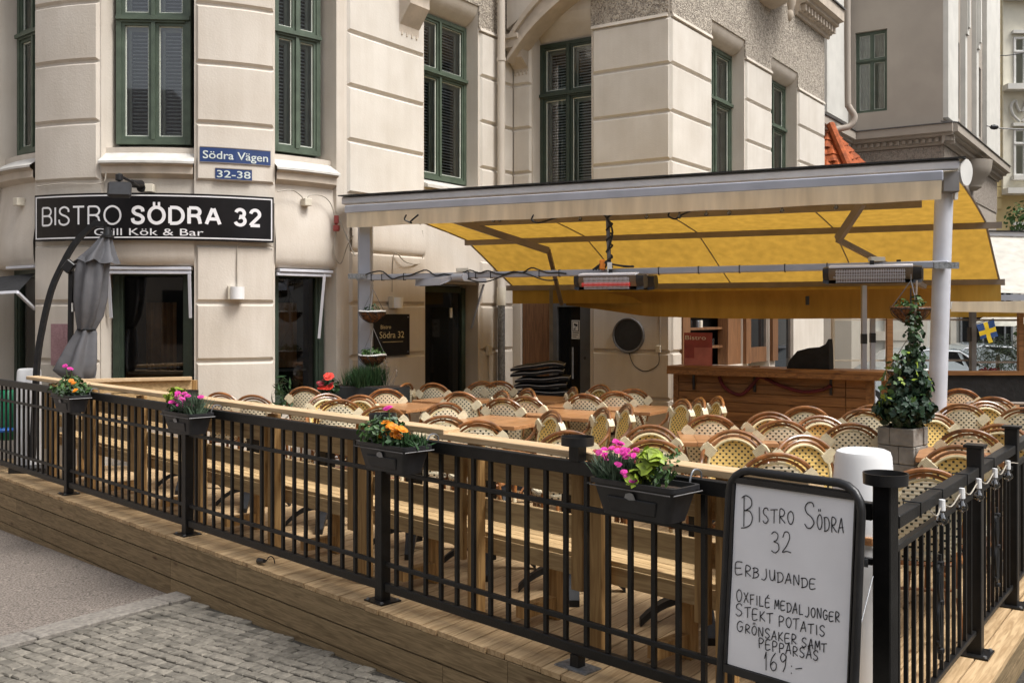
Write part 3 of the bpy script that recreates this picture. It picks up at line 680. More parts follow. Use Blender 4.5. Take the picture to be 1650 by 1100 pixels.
# ================================================================ second wing, far right
wing = thing('neighbouring_wing', 'dull beige wing with a green window, dentil cornice and bay foot at upper right', 'building', (12, 29, -.6))
QC = V2(12.15, 28.0)
WA = (QC-UF*2.63, UF, NF)     # front, seen from the left end to the corner
WB = (QC, UR, NR)             # side going back along the street
wb = MB()
def fw2(w, L, ops, z0=-1, z1=16, depth=.5):
    us = sorted({0, L, *[x for o in ops for x in o[:2]]})
    for a, b in zip(us, us[1:]):
        cuts = sorted([(o[2], o[3]) for o in ops if o[0] < (a+b)/2 < o[1]]); z = z0; segs = []
        for c, d in cuts: segs.append((z, c)); z = d
        segs.append((z, z1))
        for c, d in segs: wb.hexa([wp(w, a, -depth, c), wp(w, b, -depth, c), wp(w, b, 0, c), wp(w, a, 0, c), wp(w, a, -depth, d), wp(w, b, -depth, d), wp(w, b, 0, d), wp(w, a, 0, d)])
fw2(WA, 2.63, [(.22, 1.12, 7.62, 10.0)]); fw2(WB, 9.6, [(1.7, 2.5, 7.6, 9.9), (5.2, 6.3, 7.6, 9.9), (3.0, 4.6, 3.0, 5.3)])
WC = (WA[0]-UR*9, UR, NR); fw2(WC, 9, [(5.3, 6.1, 7.6, 10.2)])
e3 = WB[0]+WB[1]*9.6; wb.hexa([Vector((e3.x, e3.y, -1)), Vector((e3.x-8, e3.y+5, -1)), Vector((e3.x-8, e3.y+5.4, -1)), Vector((e3.x, e3.y+.4, -1))]+[Vector((e3.x, e3.y, 16)), Vector((e3.x-8, e3.y+5, 16)), Vector((e3.x-8, e3.y+5.4, 16)), Vector((e3.x, e3.y+.4, 16))])
build('wall', wb, 'stucco_dull', wing)
def w2win(w, u0, u1, z0, z1, tz):
    O = w[0]+w[1]*((u0+u1)/2)-w[2]*.16; win(wing, O, w[1], w[2], z0, z1, u1-u0, tz=tz, blind='curtain' if w is WA else False)
w2win(WA, .22, 1.12, 7.62, 10.0, 9.15); w2win(WB, 1.7, 2.5, 7.6, 9.9, 9.1); w2win(WB, 5.2, 6.3, 7.6, 9.9, 9.1); w2win(WC, 5.3, 6.1, 7.6, 10.2, 9.2)
for w, a, b in ((WA, 0, 2.60), (WB, 0, 9.55), (WC, 0, 9)):
    mb = MB(); z0_, z1_ = (3.0, 6.45) if w is not WB else (5.35, 6.45)
    mb.hexa([wp(w, a, .001, z0_), wp(w, b, .001, z0_), wp(w, b, .03, z0_), wp(w, a, .03, z0_)]+[wp(w, a, .001, z1_), wp(w, b, .001, z1_), wp(w, b, .03, z1_), wp(w, a, .03, z1_)]); build('roughcast_render', mb, 'roughcast_dull', wing)
cornice(WA, -.05, 2.95, 6.48, m1='stucco_dull', par=wing, dep=.42); cornice(WB, -.3, 9.7, 6.48, m1='stucco_dull', par=wing, dep=.42); cornice(WC, 0, 8.6, 6.48, m1='stucco_dull', par=wing)
for a, b in ((2.65, 2.95), (4.6, 5.0), (6.6, 9.5), (.02, 1.5)):
    mb = MB(); wbox(mb, WB, a, b, .001, .14, 7.25, 15); build('pilaster', mb, 'pale_stucco', wing)
for u_ in (2.8, 4.8):
    mb = MB(); wbox(mb, WB, u_-.15, u_+.15, .141, .2, 10.2, 12.6); wbox(mb, WB, u_-.1, u_+.1, .201, .25, 10.4, 12.2); build('relief_panel', mb, 'pale_stucco', wing)
mb = MB(); wbox(mb, WC, 6.6, 8.7, .001, .10, 7.3, 15); build('pilaster', mb, 'pale_stucco', wing)
a_ = math.atan2(NR.y, NR.x)
mb = MB(); mb.lathe([(.02, 0), (.2, .03), (.34, .12), (.36, .22), (.42, .28), (.45, .42), (.55, .5), (.62, .7), (.65, .95)], wp(WB, 4.3, 0, 5.6), 18, a0=a_-math.pi/2, a1=a_+math.pi/2); build('bay_foot', mb, 'stucco_dull', wing, smooth=True)
for a, b, c, d in ((.6, 1.5, 4.4, 5.25), (.6, 1.5, 3.5, 4.35), (.6, 1.5, 2.6, 3.45), (5.0, 6.2, 3.7, 4.9), (5.0, 6.2, 2.4, 3.6), (1.8, 2.8, 2.6, 3.45)):
    mb = flat_panel(WB, a, b, c, d, .06, .04); build('wall_panel', mb, 'stucco_light', wing)
dp2 = thing('drainpipe', 'pale drainpipe with a swan-neck bend beside the red roof', 'pipe', (8.9, 27, 3.5))
mb = MB(); pts = [at(1365, -40, 27), at(1366, 150, 27), at(1368, 172, 27), at(1377, 188, 27), at(1370, 203, 27), at(1352, 208, 27), at(1338, 212, 27), at(1333, 225, 27), at(1331, 300, 27)]
mb.tube(smoothpts(pts, 4), .085, 10); build('pipe', mb, 'stucco_dull', dp2, smooth=True)
# small annex with the red tiled hip roof
ann = thing('tiled_annex', 'small annex with a steep red tiled roof between the two beige houses', 'building', (8.3, 25.5, -.6))
Yb = 25.6; ap = at(1337, 205, Yb+.6); l0 = at(1300, 285, Yb); r0 = at(1402, 274, Yb+.9); m0 = at(1372, 285, Yb-.2)
mb = MB(); b_ = [Vector((l0.x, l0.y, -1)), Vector((m0.x, m0.y, -1)), Vector((r0.x, r0.y, -1)), Vector((l0.x, l0.y+3, -1))]
mb.hexa(b_+[Vector((v.x, v.y, min(l0.z, r0.z)-.12)) for v in b_]); build('wall', mb, 'stucco_dull', ann)
rfm = MB(); rfm.add([ap, l0, m0, r0, Vector((l0.x, l0.y+3, l0.z))], [(0, 1, 2), (0, 2, 3), (0, 4, 1), (0, 3, 4)]); roof = build('roof', rfm, 'roof_tile', ann)
def tiles(A, B, T_):   # eave corners A, B and apex T_
    nr = 7
    for i in range(nr):
        f0, f1 = i/nr, (i+1.25)/nr; a0, b0 = A.lerp(T_, f0), B.lerp(T_, f0); a1, b1 = A.lerp(T_, min(1, f1)), B.lerp(T_, min(1, f1))
        L_ = (b0-a0).length; k = max(1, int(L_/.30)); nn = (B-A).cross(T_-A).normalized()
        if nn.y > 0: nn = -nn
        for j in range(k):
            p = [a0.lerp(b0, j/k), a0.lerp(b0, (j+1)/k), a1.lerp(b1, (j+1)/k), a1.lerp(b1, j/k)]
            mb = MB(); rows = []
            for e, lift in ((0, .06), (1, .02)):
                row = []
                for q_ in range(5):
                    x = q_/4; base = (p[0].lerp(p[1], x) if e == 0 else p[3].lerp(p[2], x)); row.append(base+nn*(lift+.035*math.sin(x*2*math.pi)))
                rows.append(row)
            mb.grid(rows); mb.grid([[v-nn*.03 for v in rows[0]], rows[0]]); build('roof_tile', mb, 'roof_tile', roof)
tiles(l0, m0, ap); tiles(m0, r0, ap)
mb = MB(); mb.tube([m0+Vector((0, -.05, .03)), ap+Vector((0, -.05, .06))], .11, 8); build('ridge_tiles', mb, 'roof_tile', roof, smooth=True)
# yellow house at the far right
yb = thing('yellow_house', 'pale yellow house with grey-white window surrounds at the right edge', 'building', (23, 44, -.8))
def yat(px, py, d=0): return at(px, py, 44-d)
mb = MB(); z1_ = 18
mb.box(20.3, 34, 44, 50, -2, z1_); build('wall', mb, 'yellow_stucco', yb)
zq = lambda py, d=0: at(0, py, 44-d).z
xq = lambda px, d=0: at(px, 0, 44-d).x
k = 0
for py in range(-40, 330, 18):     # quoins of the yellow corner strip
    mb = MB(); w_ = 13 if k % 2 else 9; mb.box(xq(1603), xq(1603+w_), 43.9, 43.999, zq(py+17), zq(py)); build('quoin', mb, 'yellow_stucco', yb); k += 1
mb = MB(); mb.box(xq(1612), xq(1760), 43.75, 43.99, zq(315), 17.5); build('pale_bay', mb, 'pale_bay', yb)
for (y0, y1, lab) in ((60, 138, 0), (208, 284, 1), (366, 440, 2), (-90, -15, 3)):
    for x0 in (1628, 1690):
        O = V2((xq(x0)+xq(x0+34))/2, 43.72); w_ = xq(x0+34)-xq(x0)
        win(yb, O, V2(1, 0), V2(0, -1), zq(y1, .3), zq(y0, .3), w_, tz=zq(y0+24, .3), frame='white_paint', blind=False, fw=.06)
        mb = MB(); mb.box(xq(x0-4), xq(x0+38), 43.45, 43.74, zq(y1+8), zq(y1+1)); build('window_sill', mb, 'pale_stucco', yb); mb = MB(); mb.box(xq(x0-3), xq(x0+37), 43.55, 43.74, zq(y0-2), zq(y0-7)); build('window_head', mb, 'pale_stucco', yb)
for y0 in (5, 150, 315): 
    mb = MB(); mb.box(xq(1610), xq(1762), 43.2, 43.74, zq(y0), zq(y0-9)); build('string_course', mb, 'pale_stucco', yb)
mb = MB()
for sx in (-1, 1):
    mb.tube(smoothpts([yat(1645+sx*2, 196, .35), yat(1645+sx*12, 186, .35), yat(1645+sx*16, 172, .35), yat(1645+sx*9, 162, .35), yat(1645+sx*6, 172, .35), yat(1645+sx*2, 180, .35)], 5), .06, 6)
build('relief_ornament', mb, 'pale_stucco', yb)
# ground floor on the far side of the street behind the bar
gf = thing('street_shopfront', 'pale shop front wall with grey glazed door behind the silver car', 'shop front', (10, 27, -.6))
WS = (V2(7.0, 27.2), V2(.995, -.0998), V2(-.0998, -.995))
mb = MB(); wbox(mb, WS, 0, 9.3, -.3, 0, -1, 3.2); build('wall', mb, 'pale_stucco', gf)
for a, b in ((1.6, 2.6), (3.1, 4.2), (4.8, 4.95), (6.6, 8.0)):
    mb = MB(); wbox(mb, WS, a, b, .001, .08, .1, 2.6); build('pier', mb, 'stucco_light', gf)
mb = MB(); wbox(mb, WS, 5.05, 6.35, .001, .05, -1, 2.6); build('shop_glazing', mb, 'dark_glass', gf)
for u_ in (5.05, 5.33, 5.61, 5.89, 6.17, 6.35):
    mb = MB(); wbox(mb, WS, u_, u_+.045, .052, .1, -1, 2.6); build('glazing_bar', mb, 'steel', gf)
mb = MB(); wbox(mb, WS, .2, 4.0, .001, .1, 1.0, 1.25); build('sill_band', mb, 'stucco', gf)

# ================================================================ houses across the street (mirrored in the panes, they close off the low sky)
def far_house(name, label, x0, x1, y0, y1, h, m, hr):
    t = thing(name, label, 'building', ((x0+x1)/2, (y0+y1)/2, -.8)); mb = MB(); mb.box(x0, x1, y0, y1, -2, h); build('wall', mb, m, t)
    mb = MB(); yc = (y0+y1)/2; xc = (x0+x1)/2
    if x1-x0 > y1-y0: mb.add([(x0-.4, y0-.4, h), (x1+.4, y0-.4, h), (x1+.4, y1+.4, h), (x0-.4, y1+.4, h), (x0+3, yc, h+hr), (x1-3, yc, h+hr)], [(0, 1, 5, 4), (2, 3, 4, 5), (1, 2, 5), (3, 0, 4), (3, 2, 1, 0)])
    else: mb.add([(x0-.4, y0-.4, h), (x1+.4, y0-.4, h), (x1+.4, y1+.4, h), (x0-.4, y1+.4, h), (xc, y0+3, h+hr), (xc, y1-3, h+hr)], [(0, 1, 4), (1, 2, 5, 4), (2, 3, 5), (3, 0, 4, 5), (3, 2, 1, 0)])
    rf_ = build('roof', mb, 'alu_dark', t)
    for k in range(2): mb = MB(); cx = x0+(x1-x0)*(.3+.4*k); cy = y0+(y1-y0)*(.45); mb.box(cx-.6, cx+.6, cy-.4, cy+.4, h, h+hr+1.2); build('chimney', mb, 'roof_tile', rf_)
    if x1-x0 > y1-y0:
        k = int((x1-x0)/2.6)
        for f_ in range(int(h/3.6)):
            for i in range(k):
                cx = x0+(x1-x0)*(i+.5)/k; z = .6+f_*3.6; mb = MB(); mb.box(cx-.6, cx+.6, y1+.003, y1+.04, z, z+2.0); build('window', mb, 'dark_glass', t)
far_house('opposite_house', 'beige town house across the street, seen only mirrored in the windows', -30, -8, -28, -15, 7.5, 'stucco_dull', 4)
far_house('opposite_house', 'yellowish town house across the street, mirrored in the windows', -7.5, 12, -27, -14, 9, 'yellow_stucco', 4)
far_house('opposite_house', 'grey town house across the street beyond the yellowish one', 12.5, 30, -28, -15, 8, 'pale_stucco', 4)
far_house('side_street_house', 'tall pale town house down the street to the right, out of the picture', 26, 40, -12, 36, 16, 'pale_stucco', 4)
far_house('side_street_house', 'dull town house down the street to the left, out of the picture', -40, -24, -10, 30, 15, 'stucco_dull', 4)
# ================================================================ deck
deck = thing('timber_deck', 'raised terrace floor of warm brown timber planks with boarded edge', 'deck', (C0.x, C0.y, 0))
def wall_hit(p):   # distance along RD from p to the building
    best = 11.5
    for o, u_, L_ in ((W1[0], UR, 3.75), (WF[0], UF, 2.66), (W2[0], UR, 7.2)):
        den = RD.x*u_.y-RD.y*u_.x
        if abs(den) < 1e-3: continue
        d = o-p; t = (d.x*u_.y-d.y*u_.x)/den; s_ = (d.x*RD.y-d.y*RD.x)/den
        if t > 0 and -.05 <= s_ <= L_: best = min(best, t-.005)
    f = p-TC; b = f.dot(RD); c = f.dot(f)-(TR-.1)**2; D = b*b-c
    if D > 0 and -b-math.sqrt(D) > 0: best = min(best, -b-math.sqrt(D))
    return best
PITCH = .129; NPL = 84
ql = -LD.dot(QD)
for i in range(NPL):
    q = .14-i*PITCH; q0, q1 = q-PITCH+.008, q
    def sfor(qq): return (-qq+(-.125)*ND.dot(QD)*1)/(-LD.dot(QD))*1.0 if False else (qq+.125*ND.dot(QD))/LD.dot(QD)
    p0, p1 = [C0+LD*sfor(qq)-ND*.125 for qq in (q0, q1)]
    if i < 2: L0 = L1 = 9.0
    else: L0 = wall_hit(p0); L1 = L0
    jz = random.uniform(-.0015, .0015); je = random.uniform(-.006, .006)
    org = p0+RD*je
    T = Matrix.Translation((org.x, org.y, 0)) @ Matrix.Rotation(ANG_R, 4, 'Z')
    Ti = T.inverted(); vs = []
    for z in (-.028, 0):
        for p in (p0+RD*je, p1+RD*je, p1+RD*(L1+(p0-p1).dot(RD)), p0+RD*L0): vs.append(Ti @ Vector((p.x, p.y, z+jz)))
    mb = MB(); mb.add(vs, [(0, 1, 2, 3), (7, 6, 5, 4), (4, 5, 1, 0), (5, 6, 2, 1), (6, 7, 3, 2), (7, 4, 0, 3)])
    o = build('plank', mb, 'deck_wood', deck, world=False); o.matrix_local = Matrix.Translation((-C0.x, -C0.y, 0)) @ T
# boarded skirt of three rows, joints staggered
for r_, (za, zb) in enumerate(((-.172, -.032), (-.318, -.178), (-.47, -.324), (-.62, -.476))):
    cuts = [[-.16, 1.9, 4.62, 5.62, 8.4, 12], [-.16, 2.4, 5.63, 9.1, 12], [-.16, 1.2, 5.63, 9.6, 12], [-.16, 5.63, 12]][r_]
    for a, b in zip(cuts, cuts[1:]):
        org = F(a+.002, -.105, 0); T = Matrix.Translation(org) @ Matrix.Rotation(ANG_L+math.pi, 4, 'Z')
        mb = MB(); e = random.uniform(-.002, .003); mb.box(0, b-a-.004, -.001-e, .021, za+.004, zb); o = build('skirt_board', mb, 'skirt_wood', deck, world=False); o.matrix_local = Matrix.Translation((-C0.x, -C0.y, 0)) @ T
for za, zb in ((-.172, -.032), (-.318, -.178), (-.47, -.324)):
    org = G(-.10, .10, 0); T = Matrix.Translation(org) @ Matrix.Rotation(ANG_R, 4, 'Z')
    mb = MB(); mb.box(0, 9, -.001, .021, za, zb); o = build('skirt_board', mb, 'skirt_wood', deck, world=False); o.matrix_local = Matrix.Translation((-C0.x, -C0.y, 0)) @ T
for b_ in (.4, 2.2, 4.2): mb = MB(); mb.bar(F(.3, b_, -.12), F(9.2, b_, -.12), .05, .15); build('joist', mb, 'skirt_wood', deck)

# ================================================================ fences
def post(s, b, par, h=1.02, w=.095, t=None):
    base = F(s, b) if t is None else G(t); rz = ANG_L if t is None else ANG_R
    T = Matrix.Translation(base) @ Matrix.Rotation(rz, 4, 'Z'); mb = MB()
    mb.box(-w/2, w/2, -w/2, w/2, .005, h, T=T); p = build('post', mb, 'fence_black', par, bevel=.004)
    mb = MB(); mb.box(-.085, .085, -.075, .075, .001, .010, T=T); build('base_plate', mb, 'fence_black', p)
    mb = MB()
    for sx in (-1, 1):
        for sy in (-1, 1): mb.lathe([(.0, .018), (.010, .018), (.011, .010)], T @ Vector((sx*.068, sy*.058, 0)), 6)
    build('bolt', mb, 'galvanised', p)
    return p
def ring(s, par, z=1.118, t=None):
    c = F(s, 0, 0) if t is None else G(t); mb = MB()
    mb.lathe([(0, z-.043), (.080, z-.042), (.082, z), (.077, z), (.075, z-.033), (0, z-.033)], c, 28)
    build('pot_ring', mb, 'black_metal', par, smooth=True)
lf_ = thing('long_fence', 'long black metal railing with close bars along the front of the terrace', 'fence', F(4, 0), ANG_L)
secs = [(-.0, 3.10), (3.10, 5.60), (5.60, 8.03), (8.03, 10.5)]
for a, b in secs:
    for za, zb, w in ((.935, 1.0, .045), (.765, .79, .026), (.215, .24, .026), (.068, .118, .04)):
        mb = MB(); T = Matrix.Translation(F(a+.045, 0)) @ Matrix.Rotation(ANG_L+math.pi, 4, 'Z'); mb.box(0, b-a-.09, -w/2, w/2, za, zb, T=T); build('rail', mb, 'fence_black', lf_, bevel=.003)
    n = round((b-a)/.1365); step = (b-a)/n
    for i in range(1, n):
        s = a+i*step
        T = Matrix.Translation(F(s)) @ Matrix.Rotation(ANG_L, 4, 'Z'); mb = MB(); mb.box(-.0115, .0115, -.0095, .0095, .1185, .9345, T=T)
        build('baluster', mb, 'fence_black', lf_)
for s in (0, 3.10, 5.60, 8.03, 10.5):
    p = post(s, 0, lf_, 1.075 if s in (0, 3.1, 5.6) else 1.02, .070)
    if s in (0, 3.10, 5.60): ring(s, p)
T = Matrix.Translation(F(1.541)) @ Matrix.Rotation(ANG_L, 4, 'Z')
mb = MB(); mb.box(-.03, .03, -.03, .03, 1.0005, 1.075, T=T); p = build('post_head', mb, 'fence_black', lf_); ring(1.541, p)
mb = MB(); mb.box(-.026, .026, -.026, .026, .008, .0675, T=T); p = build('post_foot', mb, 'fence_black', lf_); mb = MB(); mb.box(-.10, .10, -.06, .06, .001, .008, T=T); build('base_plate', mb, 'galvanised', p)
rfn = thing('side_fence', 'shorter black metal railing with double top rail on the right side', 'fence', G(1.5), ANG_R)
tp_ = [0.05, 1.60, 2.63, 3.66, 4.7, 5.75]
for a, b in zip(tp_, tp_[1:]):
    for za, zb, w in ((.895, .945, .055), (.80, .825, .03), (.105, .13, .03)):
        mb = MB(); T = Matrix.Translation(G(a+.045)) @ Matrix.Rotation(ANG_R, 4, 'Z'); mb.box(0, b-a-.09, -w/2, w/2, za, zb, T=T); build('rail', mb, 'fence_black', rfn, bevel=.003)
    n = round((b-a)/.12)
    for i in range(1, n):
        T = Matrix.Translation(G(a+(b-a)*i/n)) @ Matrix.Rotation(ANG_R, 4, 'Z'); mb = MB(); mb.box(-.008, .008, -.008, .008, .1305, .7995, T=T); build('baluster', mb, 'fence_black', rfn)
    # short studs between the two top rails
    mb = MB(); T = Matrix.Translation(G((a+b)/2)) @ Matrix.Rotation(ANG_R, 4, 'Z'); mb.box(-.01, .01, -.01, .01, .8255, .8945, T=T); build('stud', mb, 'fence_black', rfn)
for t in tp_[1:]:
    p = post(0, 0, rfn, 1.04, .07, t=t); mb = MB(); T = Matrix.Translation(G(t)) @ Matrix.Rotation(ANG_R, 4, 'Z'); mb.box(-.048, .048, -.048, .048, 1.04, 1.055, T=T); build('post_cap', mb, 'fence_black', p)
# cast scroll ornaments
def scroll(t, label):
    mb = MB(); c = G(t)
    def pt(x, z): p = c+Vector((RD.x*x, RD.y*x, 0))+Vector((QD.x*.012, QD.y*.012, 0)); return Vector((p.x, p.y, z))
    for sx in (-1, 1):
        for z0, d in ((.58, 1), (.30, -1)):
            sp = [pt(sx*(.012+.026*math.cos(a)*(1-a/9)), z0+d*.03*math.sin(a)*(1-a/9)+d*.01) for a in [k*.45 for k in range(16)]]
            mb.tube(sp, .007, 6)
        mb.tube(smoothpts([pt(sx*.008, .62), pt(sx*.03, .53), pt(sx*.012, .46), pt(sx*.038, .40), pt(sx*.03, .34), pt(sx*.006, .24)], 4), .008, 6)
    mb.tube([pt(0, .66), pt(0, .20)], .009, 6)
    for z in (.45, .62, .24): mb.lathe([(0, -.015), (.02, -.008), (.02, .008), (0, .015)], pt(0, z), 8)
    o = build('scroll_ornament', mb, 'black_metal', rfn, smooth=True)
for t in (.80, 2.10): scroll(t, '')

# timber ledge on the inner side of the railing, two overlapping boards
led = thing('timber_ledge', 'pale timber ledge board running just inside the long railing', 'ledge', F(4, .14, 0), ANG_L)
for a, b, z, bb in ((.34, 2.68, 1.000, .05), (2.60, 9.35, 1.024, .05)):
    T = Matrix.Translation(F(a, 0)) @ Matrix.Rotation(ANG_L+math.pi, 4, 'Z'); mb = MB(); mb.box(0, b-a, -bb-.125, -bb, z, z+.036, T=None)
    o = build('ledge_board', mb, 'ledge_wood', led, world=False); o.matrix_local = WM[led.name].inverted() @ T; o.modifiers.new('b', 'BEVEL').width = .004

# long bench with slatted seat and boarded back, standing along the railing
bench = thing('long_bench', 'long pine bench with slatted seat and boarded back behind the railing', 'bench', F(4, .4, 0), ANG_L)
def lboard(name, a, b, b0, b1, z0, z1, m='bench_wood', par=None):
    T = Matrix.Translation(F(a, 0)) @ Matrix.Rotation(ANG_L+math.pi, 4, 'Z'); mb = MB(); mb.box(0, b-a, -b1, -b0, z0, z1)
    par = par or bench; o = build(name, mb, m, par, world=False); o.matrix_local = WM[par.name].inverted() @ T; o.modifiers.new('b', 'BEVEL').width = .003; return o
for a, b in ((.66, 3.3), (3.31, 6.3), (6.31, 9.1)):
    for k in range(4): lboard('seat_slat', a, b, .27+k*.072, .27+k*.072+.064, .445, .470)
    lboard('seat_apron', a, b, .262, .286, .35, .444)
    for z0, z1 in ((.56, .68), (.78, .92)): lboard('back_board', a, b, .196, .220, z0, z1)
for s in (.80, 1.55, 2.45, 3.5, 4.6, 5.7, 6.8, 7.9, 8.9):
    mb = MB(); T = Matrix.Translation(F(s, .165)) @ Matrix.Rotation(ANG_L, 4, 'Z'); mb.box(-.045, .045, -.030, .030, 0, .998, T=T); build('post', mb, 'bench_post', bench, world=True, bevel=.004)
    mb = MB(); T = Matrix.Translation(F(s+.11, .150)) @ Matrix.Rotation(ANG_L, 4, 'Z'); mb.box(-.045, .030, -.018, .018, .32, .93, T=T); build('back_batten', mb, 'bench_post', bench, bevel=.003)
    if s < 1: continue
    mb = MB(); T = Matrix.Translation(F(s-.3, .50)) @ Matrix.Rotation(ANG_L, 4, 'Z'); mb.box(-.04, .04, -.035, .035, 0, .445, T=T); build('leg', mb, 'bench_post', bench, bevel=.004)
    mb = MB(); T = Matrix.Translation(F(s-.3, .35)) @ Matrix.Rotation(ANG_L, 4, 'Z'); mb.box(-.03, .03, -.14, .12, .06, .13, T=T); build('foot_rail', mb, 'bench_post', bench)

# ================================================================ bistro chair (built once, then copied)
def arch(w, zb, zs, zt, y0, yt, n=22):
    """arched outline from bottom left over the top to bottom right: list of (x, y, z)"""
    out = []
    f = lambda z: y0+(yt-y0)*(z-zb)/(zt-zb)
    out += [(-w*.86, f(zb), zb), (-w*.93, f(zb+(zs-zb)*.5), zb+(zs-zb)*.5)]
    for i in range(n+1):
        a = math.pi-math.pi*i/n; out.append((w*math.cos(a), f(zs+(zt-zs)*math.sin(a)), zs+(zt-zs)*math.sin(a)))
    out += [(w*.93, f(zb+(zs-zb)*.5), zb+(zs-zb)*.5), (w*.86, f(zb), zb)]
    return [Vector(p) for p in out]
def make_chair(label):
    t = thing('bistro_chair', label, 'chair', (0, 0, 0), 0, 'woven bistro chairs on the terrace')
    b = lambda n, mb, m, par=t, sm=True: build(n, mb, m, par, world=False, smooth=sm)
    mb = MB(); sg = []
    for i in range(28):
        a = 2*math.pi*i/28; c, s_ = math.cos(a), math.sin(a); k = (abs(c)**3.2+abs(s_)**3.2)**(-1/3.2); sg.append((.215*c*k*(1 if s_ < 0 else 1.04), .215*s_*k))
    top = [Vector((x*.97, y*.97, .462)) for x, y in sg]; mid = [Vector((x*1.01, y*1.01, .445)) for x, y in sg]; low = [Vector((x*.96, y*.96, .405)) for x, y in sg]
    n = 28; uvs = [(v.x+.5, v.y+.5) for v in top]+[(i*.048, .95) for i in range(n)]+[(i*.048, .91) for i in range(n)]
    cv = Vector((0, 0, .468)); mb.add(top+mid+low+[cv], [(i, (i+1) % n, n+(i+1) % n, n+i)[::-1] for i in range(n)]+[(n+i, n+(i+1) % n, 2*n+(i+1) % n, 2*n+i)[::-1] for i in range(n)]+[(3*n, i, (i+1) % n) for i in range(n)]+[tuple(range(2*n, 3*n))[::-1]], 0, uvs+[(.5, .5)])
    b('seat', mb, 'weave_cream')
    mb = MB(); mb.tube([Vector((x*1.01, y*1.01, .397)) for x, y in sg], .013, 7, closed=True); b('seat_frame', mb, 'brown_cane')
    A = arch(.178, .43, .66, .845, -.185, -.262)
    # woven back: two skins, outer face pale, inner face cream with yellow awning light in its colour
    cen = Vector((0, -.235, .62)); rows = []
    for f in (1.0, .66, .33, .02):
        rows.append([Vector((cen.x+(p.x-cen.x)*f, (cen.y+(p.y-cen.y)*f)-.028*(1-((p.x-cen.x)*f/.18)**2), cen.z+(p.z-cen.z)*f)) for p in A])
    for nm, off, m_, flip in (('back_weave', -.006, 'weave_cream', 1), ('front_weave', .006, 'weave_awning_lit', 0)):
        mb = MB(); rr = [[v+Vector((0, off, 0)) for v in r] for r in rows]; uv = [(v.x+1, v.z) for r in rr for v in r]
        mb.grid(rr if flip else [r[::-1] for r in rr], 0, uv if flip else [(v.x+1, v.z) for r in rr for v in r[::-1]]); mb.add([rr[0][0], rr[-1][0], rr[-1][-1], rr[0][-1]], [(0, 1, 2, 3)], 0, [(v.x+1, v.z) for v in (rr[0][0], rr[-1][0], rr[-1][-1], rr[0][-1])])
        b('backrest' if flip else 'backrest_lit_skin', mb, m_)
    mb = MB(); mb.tube([p+Vector((0, .004, 0)) for p in A], .0105, 7); mb.tube([A[0], A[-1]], .010, 6); b('back_rim', mb, 'cream_cane')
    A2 = arch(.200, .43, .66, .872, -.185, -.262); mb = MB(); mb.tube(A2[1:-1], .0095, 7)
    # outer hoop: over the top, from the shoulder forwards and down to the front leg
    def side(s_): return [Vector((s_*.213, .165, .40)), Vector((s_*.236, .06, .49)), Vector((s_*.240, -.06, .575)), Vector((s_*.232, -.16, .655))]
    over = [Vector((.222*math.cos(a), -.205-.072*math.sin(a), .70+.200*math.sin(a))) for a in [math.pi*k/14 for k in range(15)]]
    mb.tube(smoothpts(side(1)+over+side(-1)[::-1], 3), .0145, 8); b('back_hoop', mb, 'brown_cane')
    for s_ in (-1, 1):
        mb = MB(); T = Matrix.Translation((s_*.176, -.246, .772)) @ Matrix.Rotation(s_*R(-42), 4, 'Y') @ Matrix.Rotation(s_*R(6), 4, 'Z')
        for k in range(7): mb.box(-.050*(1-.04*abs(k-3)), .050*(1-.04*abs(k-3)), -.024, .024, -.0385+k*.011, -.0285+k*.011, T=T)
        b('cane_wrap', mb, 'cream_wrap', sm=False)
    for sx in (-1, 1):
        mb = MB(); mb.tube([Vector((sx*.186, .17, .40)), Vector((sx*.192, .185, .2)), Vector((sx*.205, .20, 0))], [.0155, .0145, .0125], 8); b('leg', mb, 'brown_cane')
        mb = MB(); mb.tube([Vector((sx*.160, -.185, .46)), Vector((sx*.168, -.195, .3)), Vector((sx*.185, -.235, 0))], [.0155, .0145, .0125], 8); b('leg', mb, 'brown_cane')
    mb = MB()
    mb.tube(smoothpts([(-.187, .17, .24), (-.1, .175, .35), (0, .178, .385), (.1, .175, .35), (.187, .17, .24)], 3), .008, 6)
    for sx in (-1, 1): mb.tube(smoothpts([(sx*.19, .17, .23), (sx*.19, .08, .35), (sx*.185, 0, .385), (sx*.18, -.1, .35), (sx*.172, -.195, .24)], 3), .008, 6)
    mb.tube([(-.17, -.20, .26), (.17, -.20, .26)], .008, 6)
    b('stretcher', mb, 'brown_cane')
    mb = MB()
    for sx in (-1, 1):
        for y, z in ((.183, .24), (-.2, .25)): mb.tube([Vector((sx*(.19 if y > 0 else .17), y, z-.022)), Vector((sx*(.19 if y > 0 else .17), y, z+.022))], .0185, 8)
    b('leg_binding', mb, 'cream_wrap')
    return t
